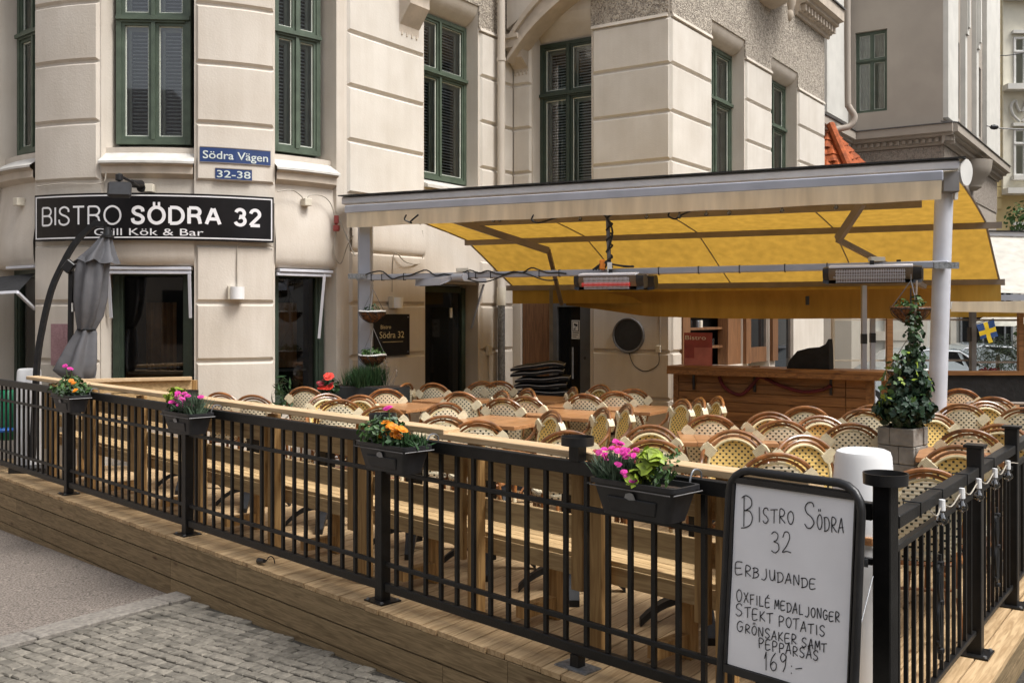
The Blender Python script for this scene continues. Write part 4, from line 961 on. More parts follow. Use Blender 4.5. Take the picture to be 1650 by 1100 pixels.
# photo column of the top of the back, its row, heading it faces (degrees, 90 = away from us), words that single it out
CH = [
 (357, 631, 62, 'bistro chair by the beige tower pier, left of the pair there'),
 (403, 635, 62, 'bistro chair by the beige tower pier, right of the pair there'),
 (487, 622, 66, 'pale-backed bistro chair nearest the shop window, left of the red flowers'),
 (524, 633, -70, 'golden-fronted bistro chair just beneath the red flowers'),
 (551, 642, 98, 'pale-backed bistro chair standing in front of the left-hand table'),
 (580, 635, -112, 'golden-fronted bistro chair tucked behind the pale one at the left table'),
 (622, 625, 86, 'wide pale-backed bistro chair at the far side of the left table'),
 (656, 616, 150, 'shaded bistro chair turned sideways beside the herb planter'),
 (618, 652, 92, 'bistro chair mostly hidden behind the post ring above the orange marigolds'),
 (700, 616, 70, 'small shaded bistro chair in front of the dark entrance, left one'),
 (743, 630, 74, 'tall tilted pale-backed bistro chair right of the dark entrance'),
 (716, 647, 112, 'pale-backed bistro chair with its hoop leaning right, middle left'),
 (712, 668, 100, 'pale-backed bistro chair behind the ledge, right of the marigolds'),
 (776, 675, 98, 'pale-backed bistro chair behind the ledge with the table corner above it'),
 (775, 613, 80, 'dim bistro chair in the back corner, left of the cushion pile'),
 (801, 613, 96, 'dim bistro chair against the drainpipe beside the cushion pile'),
 (812, 628, 205, 'sideways bistro chair facing left at the second row table, front of the cushion pile'),
 (806, 640, 62, 'narrow-looking pale-backed bistro chair, left of the two at the middle table'),
 (854, 625, 205, 'shaded sideways bistro chair directly before the white-piped cushions'),
 (848, 637, 62, 'narrow-looking pale-backed bistro chair, right of the two at the middle table'),
 (893, 660, 206, 'golden sideways bistro chair facing left, right of the glossy near table'),
 (925, 622, 200, 'dark sideways bistro chair in front of the grey door'),
 (942, 633, 72, 'small pale-backed bistro chair at the table before the grey door'),
 (966, 618, 230, 'very dark bistro chair beside the right edge of the grey door'),
 (992, 629, 78, 'small pale-backed bistro chair under the round wall speaker, left one'),
 (1016, 625, 104, 'small pale-backed bistro chair under the round wall speaker, right one'),
 (976, 655, 200, 'golden sideways bistro chair, left of the pair facing the middle table'),
 (1013, 649, 198, 'golden sideways bistro chair, right of the pair facing the middle table'),
 (1104, 642, 204, 'shaded sideways bistro chair before the bar, left one of three'),
 (1128, 639, 204, 'shaded sideways bistro chair before the bar, middle one of three'),
 (1157, 637, 206, 'shaded sideways bistro chair before the bar, right one of three'),
 (915, 692, 97, 'pale-backed bistro chair cut off by the second post ring'),
 (1052, 683, -98, 'big golden-fronted bistro chair behind the pink flowers'),
 (1050, 706, 96, 'pale-backed bistro chair half hidden by the pink flowers'),
 (1145, 667, 92, 'pale-backed bistro chair at the far side of the long right table, first from the left'),
 (1184, 691, -92, 'golden-fronted bistro chair seen square on, left of the white lamp column'),
 (1238, 662, -84, 'golden-fronted bistro chair mostly hidden in the far right-hand row'),
 (1256, 675, 94, 'pale-backed bistro chair at the far side of the long right table, second from the left'),
 (1299, 653, 94, 'pale-backed bistro chair against the timber bar front, middle of the back row'),
 (1324, 668, -80, 'golden-fronted bistro chair between two pale ones at the long right table'),
 (1371, 680, 92, 'pale-backed bistro chair at the right end of the long table, near the ivy planter'),
 (1388, 657, 92, 'pale-backed bistro chair left of the ivy in the back row'),
 (1404, 651, -90, 'shaded bistro chair peeping out behind the ivy planter'),
 (1292, 699, -62, 'golden-fronted bistro chair turned to the left, behind the menu board'),
 (1257, 728, 98, 'large pale-backed bistro chair right above the menu board'),
 (1547, 649, 92, 'pale-backed bistro chair right of the white pole with a table edge before it'),
 (1590, 645, -70, 'golden-fronted bistro chair in the second row right of the white pole'),
 (1604, 638, 92, 'pale-backed bistro chair third back on the right of the white pole'),
 (1543, 625, 90, 'dark bistro chair at the back against the black windbreak'),
 (1503, 664, -60, 'bistro chair mostly hidden behind the foot of the white pole'),
 (1567, 690, 93, 'wide pale-backed bistro chair at the table by the side railing'),
 (1616, 682, -100, 'golden-fronted bistro chair behind the second side railing post'),
 (1547, 716, -101, 'golden-fronted bistro chair behind the first side railing post'),
 (1487, 752, 97, 'largest pale-backed bistro chair, at the corner inside the side railing'),
 (1648, 655, 100, 'bistro chair cut off by the right edge of the photograph'),
]
proto = None
for px, py, hd, lab in CH:
    Y = (CAMZ-.915)*1600/(py-506); p = at(px, py, Y); rz = R(hd-90)-math.atan((px-825)/1600); d = Vector((math.sin(-rz), math.cos(rz), 0))
    base = Vector((p.x, p.y, 0))+d*.275; rz += random.uniform(-.10, .10)
    if proto is None:
        proto = make_chair(lab); T = Matrix.Translation(base) @ Matrix.Rotation(rz, 4, 'Z'); proto.matrix_world = T; WM[proto.name] = T
    else: copy_thing(proto, base, rz, lab)

# ================================================================ tables
def make_table(lx, ly, label):
    t = thing('bistro_table', label, 'table', (0, 0, 0), 0, 'brown wooden terrace tables on black iron feet')
    n = max(2, round(lx/.13)); w = lx/n
    for i in range(n):
        mb = MB(); mb.box(-lx/2+i*w+.0008, -lx/2+(i+1)*w-.0008, -ly/2, ly/2, .716, .750+random.uniform(-.0004, .0004)); o = build('tabletop_board', mb, 'table_wood', t, world=False); o.modifiers.new('b', 'BEVEL').width = .003
    mb = MB(); mb.box(-.045, .045, -.045, .045, .06, .715); mb.box(-.2, .2, -.03, .03, .690, .7155); mb.box(-.03, .03, -.2, .2, .690, .7155); build('pedestal', mb, 'table_iron', t, world=False)
    for k in range(4):
        a = R(45+90*k); d = Vector((math.cos(a), math.sin(a), 0)); s_ = Vector((-d.y, d.x, 0)); mb = MB()
        prev = None
        for j in range(9):
            r_ = .03+.30*j/8; z = .055+.075*math.sin(math.pi*min(1, j/8*.9+.12)) if j < 8 else .03; hw = .046-.016*j/8
            z = .135*math.cos((j/8)**1.4*math.pi/2)+.0
            ring_ = [d*r_-s_*hw+Vector((0, 0, z)), d*r_+s_*hw+Vector((0, 0, z)), d*r_+s_*hw+Vector((0, 0, z+.04)), d*r_-s_*hw+Vector((0, 0, z+.04))]
            if prev: mb.hexa([prev[0], prev[1], ring_[1], ring_[0], prev[3], prev[2], ring_[2], ring_[3]])
            prev = ring_
        build('foot', mb, 'table_iron', t, world=False)
    return t
TB = [   # near corner (px, py) of the top, size, rotation relative to the wall directions, words
 (655, 663, 1.2, .7, 0, 'glossy table at the left, beside the herb planter'),
 (829, 690, .75, .7, 0, 'glossy small table with two pale chairs behind it, middle left'),
 (960, 678, 1.2, .7, 0, 'brown table in the middle with two sideways chairs at its right end'),
 (1048, 667, 1.25, .7, 0, 'long brown table in the shade under the round wall speaker'),
 (745, 652, .7, .7, 0, 'dim table before the dark entrance'),
 (893, 650, .7, .7, 0, 'dim table in front of the pile of cushions'),
 (1636, 749, .6, .6, 8, 'table corner poking out between ivy planter and side railing'),
 (1552, 676, .9, .7, 5, 'table in the second row right of the white pole'),
 (1640, 662, .8, .7, 5, 'shaded table at the far right behind the white pole'),
]
mu, mf = math.atan2(UF.y, UF.x), math.atan2(UR.y, UR.x)
for px, py, lx, ly, rot, lab in TB:
    Y = (CAMZ-.735)*1600/(py-506); c = at(px, py, Y); t = make_table(lx, ly, lab)
    a = mu+R(rot); u_ = Vector((math.cos(a), math.sin(a), 0)); v_ = Vector((-u_.y, u_.x, 0))
    p = Vector((c.x, c.y, 0))-u_*(lx/2)+v_*(ly/2); T = Matrix.Translation(p) @ Matrix.Rotation(a, 4, 'Z'); t.matrix_world = T; WM[t.name] = T
# the long right-hand table is two tables pushed together
for k, (x0, x1) in enumerate(((1098, 1255), (1258, 1418))):
    Y0 = 7.42-.06*k; a = at(x0, 0, Y0+.05); b = at(x1, 0, Y0-.03); lx = (b-a).length*1.0
    t = make_table(round(math.hypot(b.x-a.x, b.y-a.y), 3), .7, ('left half of the long table before the timber bar', 'right half of the long table, beside the ivy planter')[k])
    ang = math.atan2(b.y-a.y, b.x-a.x); m_ = (a+b)/2; v_ = Vector((-math.sin(ang), math.cos(ang), 0)); p = Vector((m_.x, m_.y, 0))+v_*.35
    T = Matrix.Translation(p) @ Matrix.Rotation(ang, 4, 'Z'); t.matrix_world = T; WM[t.name] = T
# row beside the bench, seen through the railing
for k, s in enumerate((7.5, 6.28, 5.12, 4.0, 3.22, 2.45, 1.50)):
    t = make_table(.70, .7, ('first', 'second', 'third', 'fourth', 'fifth', 'sixth', 'seventh')[k]+' table from the left along the pine bench, seen through the railing')
    T = Matrix.Translation(F(s, .96)) @ Matrix.Rotation(ANG_L, 4, 'Z'); t.matrix_world = T; WM[t.name] = T
t = make_table(.8, .7, 'orange-brown table right inside the corner of the side railing'); T = Matrix.Translation(G(.93, -.55)) @ Matrix.Rotation(ANG_R, 4, 'Z'); t.matrix_world = T; WM[t.name] = T
# ================================================================ main awning on its steel frame
aw = thing('terrace_awning', 'large yellow awning with cream valance on a grey steel frame over the terrace', 'awning', (1.2, 11, 0), 0)
def abar(name, a, b, w, h, m='alu', par=None, bevel=0): mb = MB(); mb.bar(a, b, w, h); return build(name, mb, m, par or aw, bevel=bevel)
def xy(px, Y, z): return Vector(((px-825)/1600*Y, Y, z))
poleB, poleT = xy(1506, 9.4, 0), xy(1522, 9.4, 3.02)
mb = MB(); mb.tube([poleB+Vector((0, 0, .012)), poleT], .083, 24); build('pole', mb, 'alu_white', aw, smooth=True)
mb = MB(); mb.lathe([(0, 0), (.15, 0), (.15, .012), (0, .012)], poleB, 20); build('pole_foot', mb, 'alu_white', aw)
lp = xy(589, 12.05, 0); mb = MB(); mb.box(lp.x-.085, lp.x+.085, lp.y-.08, lp.y+.08, .01, 3.0); build('pole', mb, 'alu', aw, bevel=.02)
A, B = xy(557, 12.2, 3.09), xy(1546, 9.32, 3.10)
abar('cassette_roof', A+Vector((0, 0, .055)), B+Vector((.06, 0, .06)), .34, .012, 'black_metal')
abar('cassette', A, B, .20, .085, 'alu_white', bevel=.012)
fa, fb = xy(557, 11.93, 2.965), xy(1520, 9.02, 2.965)
abar('front_bar', fa, fb, .06, .095, 'alu', bevel=.01)
def sheet2(name, rows, m, par, uvs=None): mb = MB(); mb.grid(rows); return build(name, mb, m, par, smooth=True)
n = 40
sheet2('front_fabric', [[A.lerp(B, i/n)+Vector((0, -.06, -.045)) for i in range(n+1)], [fa.lerp(fb, i/n)+Vector((0, 0, .04)) for i in range(n+1)]], 'valance_cream', aw)
va = [[(fa+Vector((.02, -.036, 0))).lerp(fb+Vector((-.03, -.036, 0)), i/n)+Vector((0, -.012*math.sin(i*1.7)*j, -.045-.175*j-.004*math.sin(i*.9)*j)) for i in range(n+1)] for j in (0, .5, 1)]
sheet2('front_valance', va, 'valance_cream', aw)
# cross head of the right pole and the white end cap of the cassette
mb = MB(); c = xy(1527, 9.3, 3.0); mb.box(c.x-.09, c.x+.07, c.y-.10, c.y+.12, 2.84, 3.04); build('pole_head', mb, 'alu_dark', aw, bevel=.01)
mb = MB(); c = xy(1553, 9.28, 3.03); T = Matrix.Translation(c) @ Matrix.Rotation(R(28), 4, 'Z') @ Matrix.Rotation(R(90), 4, 'X')
mb.prism([(.085*math.cos(a)*(1+.05*math.sin(3*a)), .125*math.sin(a)) for a in [2*math.pi*k/20 for k in range(20)]], .03, T); build('end_cap', mb, 'white_paint', aw)
abar('fabric_guide', xy(1541, 9.3, 2.98), xy(1539, 9.3, 2.78), .05, .03, 'white_paint')
DW = Vector((.54, .84, 0))
a0, b0 = xy(600, 12.05, 3.02), xy(1541, 9.35, 3.02)
prof = [(0, 3.02), (.5, 2.965), (1.0, 2.90), (1.5, 2.82), (1.95, 2.74), (2.35, 2.54), (2.75, 2.33), (3.15, 2.13)]
def pa(x, e, dz=0):
    p = a0.lerp(b0, x)+DW*e
    for (e0, z0), (e1, z1) in zip(prof, prof[1:]):
        if e <= e1+1e-6: p.z = z0+(z1-z0)*(e-e0)/(e1-e0)+dz; break
    return p
seams = [.0, .27, .50, .75, 1.0]
for i in range(4):
    rows = []
    for e, z in prof:
        rows.append([pa(seams[i]+(seams[i+1]-seams[i])*k/10, e, -.014*math.sin(math.pi*k/10)*math.sin(math.pi*min(1, e/1.95) if e < 1.95 else math.pi*(e-1.95)/1.2)) for k in range(11)])
    sheet2('awning_fabric', rows, 'awning_yellow', aw)
for x in seams[1:-1]:
    mb = MB(); mb.tube([pa(x, e, -.016) for e, z in prof], .008, 5); build('seam', mb, 'bronze_frame', aw)
for x in (0.0, 1.0):
    mb = MB(); mb.tube([pa(x, e, -.004) for e, z in prof], .012, 6); build('fabric_hem', mb, 'bronze_frame', aw)
abar('cross_bar', pa(0, 1.95, -.05), pa(1.0, 1.95, -.05)+Vector((.16, -.05, 0)), .055, .070, 'bronze_frame')
abar('inner_beam', pa(.13, .85, -.07), pa(.93, .85, -.07), .06, .08, 'bronze_frame')
ra, rb = pa(0, 3.15, -.035), pa(1, 3.15, -.035)
abar('rear_bar', ra+Vector((-.08, .02, 0)), rb+Vector((.06, -.02, 0)), .07, .075, 'bronze_frame')
for x0, x1, nm in ((0.0, 1.0, 'rear_valance'),):
    rows = [[ra.lerp(rb, i/30)+Vector((0, -.04-.01*math.sin(i*1.3)*j, -.03-.20*j)) for i in range(31)] for j in (0, .5, 1)]; sheet2(nm, rows, 'awning_yellow', aw)
for k, pts in enumerate(([at(700, 344, 12.3), at(884, 404, 12.5), at(905, 490, 14.2)], [at(1390, 326, 9.9), at(1350, 386, 10.3), at(1425, 425, 10.9), at(1490, 462, 11.4)])):
    for p, q in zip(pts, pts[1:]): abar('folding_arm', p, q, .05, .085 if p is pts[0] else .05, 'bronze_frame')
abar('support_post', xy(1392, 12.1, .0), xy(1392, 12.1, 2.06), .055, .055, 'alu'); abar('support_post', xy(1406, 12.6, .0), xy(1406, 12.6, 1.9), .055, .055, 'alu')
for px, Y in ((1392, 12.1), (1406, 12.6)): abar('post_sleeve', xy(px, Y, 1.35), xy(px, Y, 1.47), .062, .062, 'black_metal')
abar('support_post', xy(888, 14.3, .0), xy(888, 14.3, 2.1), .05, .05, 'alu_dark')
# drooping second cloth behind the rear valance
wd = thing('rolled_windbreak', 'drooping yellow-brown cloth hanging behind the rear valance', 'windbreak', (2.8, 13.3, 1.6))
ca, cb = at(912, 470, 14.35), at(1512, 470, 11.9); rows = []
for j in range(5):
    row = []
    for i in range(31):
        x = i/30; t_ = j/4; p = ca.lerp(cb, x); zb = 1.84-.16*min(1, x*4)-.04*x+.01*math.sin(x*9); p.z = 2.02+(zb-2.02)*t_; p.y += .12*math.sin(t_*2.6)*(.6+.4*math.sin(x*13)); row.append(p)
    rows.append(row)
sheet2('cloth', rows, 'second_cloth', wd)
mb = MB(); c = at(1291, 484, 12.7); mb.box(c.x-.02, c.x+.02, c.y-.28, c.y-.25, c.z-.06, c.z+.05); build('strap_clip', mb, 'black_plastic', wd)

# heater rail between the poles, heaters, cables
hr = thing('heater_rail', 'grey horizontal rail spanning between the poles, with black cable ties', 'rail', (1.1, 10.8, 2.15))
h0, h1 = xy(575, 11.93, 2.145), xy(1528, 9.28, 2.175)
abar('rail_tube', h0, h1, .05, .07, 'alu', hr, bevel=.01)
for px in (600, 617, 652, 748, 757, 768, 792, 870, 902, 1062, 1126, 1192, 1265, 1333):
    x = (px-575)/(1528-575); Yx = 1/((1-x)/11.93+x/9.28); f = (11.93-Yx)/(11.93-9.28); p = h0.lerp(h1, f); d = (h1-h0).normalized(); abar('cable_tie', p-d*.004, p+d*.004, .06, .082, 'cable_black', hr)
def onrail(px):
    x = (px-575)/(1528-575); Yx = 1/((1-x)/11.93+x/9.28); return h0.lerp(h1, (11.93-Yx)/(11.93-9.28))
for px, Y in ((578, 11.95), (1516, 9.30)):
    c = xy(px, Y, 2.16); mb = MB(); mb.box(c.x-.11, c.x+.12, c.y-.115, c.y-.09, c.z-.03, c.z+.03); build('pole_clamp', mb, 'galvanised', hr)
mb = MB(); pts = []
for i, px in enumerate(range(590, 925, 14)): p = onrail(px); pts.append(p+Vector((0, -.04, .035+.035*math.sin(i*1.1)-(.05 if i % 5 == 3 else 0))))
mb.tube(smoothpts(pts, 3), .009, 6); build('cable', mb, 'cable_black', hr)
mb = MB(); pts = []
for i, px in enumerate(range(730, 900, 14)): p = onrail(px); pts.append(p+Vector((0, -.045, -.03+.05*math.sin(i*.8+2))))
mb.tube(smoothpts(pts, 3), .008, 6); build('cable', mb, 'cable_black', hr)
for px in (745, 1412):
    p = onrail(px); mb = MB(); mb.box(p.x-.07, p.x+.07, p.y-.05, p.y+.03, p.z+.04, p.z+.085); build('junction_box', mb, 'cream_plastic', hr, bevel=.006)
dpole = xy(982, 10.6, 2.18)
mb = MB(); mb.tube([dpole, Vector((dpole.x-.02, dpole.y+.02, 2.86))], .022, 10); build('drop_pole', mb, 'alu_dark', hr)
mb = MB(); pts = [dpole+Vector((.033*math.cos(t_*1.15), .033*math.sin(t_*1.15), .03+t_*.021)) for t_ in range(32)]; mb.tube(pts, .011, 6)
mb.tube(smoothpts([dpole+Vector((-.1, -.02, .62)), dpole+Vector((-.03, -.03, .55)), dpole+Vector((.03, -.03, .40)), dpole+Vector((-.02, -.03, .2))], 4), .012, 6); build('twisted_cable', mb, 'cable_black', hr, smooth=True)
mb = MB(); c = dpole; mb.box(c.x-.11, c.x-.05, c.y-.06, c.y-.01, c.z+.0, c.z+.11); build('orange_plug', mb, 'orange_plug', hr, bevel=.01)
mb = MB(); mb.box(c.x-.03, c.x+.02, c.y-.075, c.y-.068, c.z-.02, c.z+.08, T=None); build('tag_label', mb, 'white_paint', hr)
mb = MB()
for i in range(5): mb.tube(smoothpts([c+Vector((-.18+.03*i, -.03, .0)), c+Vector((-.08+.02*i, -.05, .07+.01*i)), c+Vector((.02, -.05, .06)), c+Vector((.16+.02*i, -.04, .035)), c+Vector((.24, -.03, .04))], 4), .010, 5)
build('cable', mb, 'cable_black', hr)
def heater(px, py, Y, L_, label, tilt=25, m='heater_bronze', glow='heater_grille', rz=None):
    c = at(px, py, Y); t = thing('patio_heater', label, 'heater', c, math.atan2(h1.y-h0.y, h1.x-h0.x) if rz is None else rz, 'infrared heaters under the awning')
    T = Matrix.Rotation(R(8), 4, 'X'); h = L_/2
    pr = [(-.075, -.055), (-.095, -.085), (.05, -.085), (.075, -.05), (.08, .0), (.055, .05), (.01, .066), (-.09, .062), (-.102, .0)]  # (y, z) section
    mb = MB(); k = len(pr)
    fr = [(-.080, -.052), (-.062, -.004)]
    def sec(x, s_=1): return [T @ Vector((x, y*s_, z*s_)) for y, z in pr]
    a_, b_ = sec(-h+.05), sec(h-.07); mb.add(a_+b_, [(i, (i+1) % k, k+(i+1) % k, k+i) for i in range(1, k)]+[tuple(range(k)), tuple(range(2*k-1, k-1, -1))]); build('housing', mb, m, t, world=False, smooth=True)
    for x0, x1, s0, s1 in ((-h, -h+.055, .92, 1.06), (h-.075, h, 1.06, .95)):
        mb = MB(); a_, b_ = sec(x0, s0), sec(x1, s1); mb.add(a_+b_, [(i, (i+1) % k, k+(i+1) % k, k+i) for i in range(k)]+[tuple(range(k)), tuple(range(2*k-1, k-1, -1))]); build('end_cap', mb, 'black_plastic', t, world=False, smooth=True)
    # reflector trough with heating tube and wire grille in the slanted lower front
    mb = MB(); q = lambda x, y, z: T @ Vector((x, y, z))
    mb.add([q(-h+.13, -.104, .050), q(h-.15, -.104, .050), q(h-.15, -.098, -.075), q(-h+.13, -.098, -.075)], [(0, 1, 2, 3)]); build('reflector', mb, glow, t, world=False)
    mb = MB(); mb.tube([q(-h+.10, -.107, -.03), q(h-.14, -.107, -.03)], .022 if px < 1100 else .012, 8); build('heating_tube', mb, 'element_red' if px < 1100 else 'bronze_frame', t, world=False)
    mb = MB(); nw = int(L_/.021)
    for i in range(nw):
        x = -h+.13+(L_-.28)*i/(nw-1); mb.bar(q(x, -.126, .050), q(x, -.124, -.075), .0035, .0035)
    for z in (.03, 0, -.035, -.07): mb.bar(q(-h+.12, -.116, z), q(h-.14, -.116, z), .004, .004)
    build('wire_grille', mb, 'alu_white', t, world=False)
    mb = MB(); mb.box(-h+.06, h-.08, -.105, .04, .064, .080, T=T); build('top_rim', mb, 'alu_white', t, world=False)
    mb = MB(); mb.box(-.02, .02, -.01, .01, .07, .12); build('hanger', mb, 'black_metal', t, world=False)
    return t
heater(984, 452, 10.42, .76, 'infrared heater with reddish element under the middle of the awning')
heater(1405, 440, 9.42, .88, 'infrared heater with wire grille beside the white right-hand pole')
heater(1018, 453, 10.85, .55, 'second heater mostly hidden behind the middle one, only its black end showing')
heater(1448, 438, 9.75, .45, 'wrapped black heater end behind the right-hand heater', glow='black_plastic')
# flat grey heater at left seen from below
t = thing('patio_heater', 'flat grey heater panel on the rail in front of the dark entrance', 'heater', at(700, 452, 11.5), ANG_L-R(8), 'infrared heaters under the awning')
mb = MB(); mb.hexa([Vector(v) for v in ((-.27, -.10, -.06), (.27, -.10, -.06), (.33, .10, .02), (-.33, .10, .02), (-.29, -.08, .02), (.29, -.08, .02), (.33, .10, .06), (-.33, .10, .06))]); build('housing', mb, 'alu', t, world=False)
mb = MB(); mb.hexa([Vector(v) for v in ((-.17, -.095, -.065), (.17, -.095, -.065), (.21, .06, -.004), (-.21, .06, -.004), (-.17, -.09, -.05), (.17, -.09, -.05), (.2, .06, .01), (-.2, .06, .01))]); build('reflector', mb, 'heater_grille', t, world=False)
mb = MB(); mb.tube([(.34, .05, .03), (.52, .08, .03)], .045, 10); build('lamp_head', mb, 'alu', t, world=False, smooth=True)

def bulb(c, label, r=.03, h=.10, group='bulbs strung along the awning', sock='black_plastic', hang=None):
    t = thing('light_bulb', label, 'bulb', c, 0, group); mb = MB()
    mb.lathe([(.0, -h), (r*.5, -h+.008), (r*.9, -h+r*.6), (r, -h+r), (r*.85, -h+r*1.6), (r*.45, -.03), (r*.42, -.012)], (0, 0, 0), 14); build('glass', mb, 'bulb_glass', t, world=False, smooth=True)
    mb = MB(); mb.lathe([(0, .03), (r*.5, .028), (r*.55, -.018), (0, -.018)], (0, 0, 0), 10); build('socket', mb, sock, t, world=False)
    mb = MB(); mb.tube([(0, 0, -.02), (.004, 0, -.05), (-.004, 0, -.06)], .003, 4); build('filament', mb, 'steel', t, world=False)
for k, (px, py) in enumerate(((677, 352), (733, 350), (795, 348), (805, 347), (858, 347), (935, 345), (1042, 342), (1095, 341), (1138, 337), (1175, 335), (1260, 331), (1347, 326))):
    f = (px-557)/(1520-557); Yx = 1/((1-f)/11.93+f/9.02)+.07
    w = ('first', 'second', 'third', 'fourth', 'fifth', 'sixth', 'seventh', 'eighth', 'ninth', 'tenth', 'eleventh', 'last')[k]
    bulb(at(px, py, Yx), f'small clear bulb under the cream valance, {w} from the left', r=.024, h=.075)
ws = thing('bulb_cable', 'black cable of the bulb string looping below the cream valance', 'cable', (1, 10.6, 2.7)); 
for a, b in (((655, 352), (668, 350)), ((860, 352), (925, 345)), ((1080, 346), (1118, 339))):
    mb = MB(); Ya = 11.5-(a[0]-600)*.0027; mb.tube(smoothpts([at(a[0], a[1]-6, Ya), at(a[0]-3, a[1]+2, Ya), at(a[0]+8, a[1]+7, Ya), at((a[0]+b[0])/2, b[1]+7, Ya-.05), at(b[0]+6, b[1]-4, Ya-.1)], 4), .010, 6); build('cable_loop', mb, 'cable_black', ws)
def gt(px, q):   # distance along the side fence seen at photo column px
    k = (px-825)/1600; o = C0+QD*q; return (k*o.y-o.x)/(RD.x-k*RD.y)
for k, (px, py) in enumerate(((1518, 815), (1550, 796), (1577, 780), (1603, 763), (1624, 750))):
    p = G(gt(px, .05), .05); c = at(px, py, p.y)
    bulb(c, ('large clear bulb hanging on the side railing, nearest the corner post', 'large clear bulb second from the corner post on the side railing', 'large clear bulb beside the first side post', 'large clear bulb just past the first side post', 'large clear bulb beside the second side post')[k], .026, .085, 'large bulbs hanging on the side railing', 'white_plastic')
sc = thing('bulb_cable', 'thin wire looped along the side railing carrying the large bulbs', 'cable', G(1.2, .05, .8)); mb = MB(); pts = []
for k, px in enumerate((1500, 1510, 1518, 1533, 1550, 1563, 1577, 1590, 1603, 1613, 1624, 1640)):
    p = G(gt(px, .045), .045); z = at(px, 812-(px-1518)*.62, p.y).z; p.z = z+(.0 if k % 2 == 0 else -.035); pts.append(p)
mb.tube(smoothpts(pts, 4), .003, 5); build('wire', mb, 'cable_white', sc)
for t_ in (.38, .75, 1.25, 1.9): mb = MB(); mb.tube([G(t_, .034, .90), G(t_, .034, .952), G(t_, -.034, .952), G(t_, -.034, .9)], .004, 4); build('wire_tie', mb, 'cable_black', sc)

# ================================================================ foliage helpers
def leafs(mb, c, rad, n, size, shape='leaf', up=.4, mi=0, hollow=.0):
    c = Vector(c)
    for _ in range(n):
        while True:
            d = Vector((random.uniform(-1, 1), random.uniform(-1, 1), random.uniform(-1, 1)))
            if hollow < d.length < 1: break
        p = c+Vector((d.x*rad[0], d.y*rad[1], d.z*rad[2])); s_ = size*random.uniform(.6, 1.3)
        nrm = (d+Vector((random.gauss(0, .5), random.gauss(0, .5), up+random.gauss(0, .4)))).normalized()
        q = nrm.to_track_quat('Z', 'Y') @ Matrix.Rotation(random.uniform(0, 6.3), 3, 'Z').to_quaternion()
        if shape == 'ivy': pts = [(0, -.5, 0), (.45, -.25, .04), (.62, .1, .0), (.28, .2, .06), (0, .62, 0), (-.28, .2, .06), (-.62, .1, 0), (-.45, -.25, .04)]; fs = [(0, 1, 2, 3), (0, 3, 4), (0, 4, 5), (0, 5, 6, 7)]
        elif shape == 'blade': pts = [(-.09, -.5, 0), (.09, -.5, 0), (.10, .1, .06), (0, .8, .0), (-.10, .1, .06)]; fs = [(0, 1, 2, 4), (4, 2, 3)]
        else: pts = [(0, -.5, 0), (.3, -.15, .05), (.28, .2, .05), (0, .55, -.02), (-.28, .2, .05), (-.3, -.15, .05)]; fs = [(0, 1, 2, 3), (0, 3, 4, 5)]
        mb.add([p+q @ (Vector(v)*s_) for v in pts], fs, mi)
def spiky(mb, c, n, l, spread=.6, w=.006):
    c = Vector(c)
    for _ in range(n):
        a = random.uniform(0, 6.28); t_ = random.uniform(0, spread); d = Vector((math.cos(a)*math.sin(t_), math.sin(a)*math.sin(t_), math.cos(t_))); L_ = l*random.uniform(.5, 1.1)
        b = c+Vector((random.gauss(0, .02), random.gauss(0, .02), 0)); s_ = d.cross(Vector((random.random()-.5, random.random()-.5, .1))).normalized()*w
        m_ = b+d*L_*.55; e = b+d*L_+Vector((0, 0, -.15*L_*t_)); mb.add([b-s_, b+s_, m_+s_*.8, e, m_-s_*.8], [(0, 1, 2, 4), (4, 2, 3)])
def blossom(par, p, r, m, kind='ruffled'):
    mb = MB(); p = Vector(p); n = 16 if kind == 'ruffled' else 9
    layers = ((1, 0, .0), (.72, .3, .35), (.42, .7, .6)) if kind == 'ruffled' else ((1, 0, .1), (.5, .4, .5))
    tilt = Vector((random.gauss(0, .25), -.5+random.gauss(0, .2), 1)).normalized().to_track_quat('Z', 'Y')
    for sc_, ph, up in layers:
        for i in range(7):
            a = 2*math.pi*i/7+ph; c, s_ = math.cos(a), math.sin(a); R_ = r*sc_*random.uniform(.85, 1.1)
            o = Vector((0, 0, r*.1)); l_ = Vector((c*R_-s_*R_*.45, s_*R_+c*R_*.45, R_*up)); q_ = Vector((c*R_+s_*R_*.45, s_*R_-c*R_*.45, R_*up)); m_ = Vector((c*R_*1.15, s_*R_*1.15, R_*up*.7))
            mb.add([p+tilt @ v for v in (o, q_, m_, l_)], [(0, 1, 2, 3)])
    return build('blossom', mb, m, par)

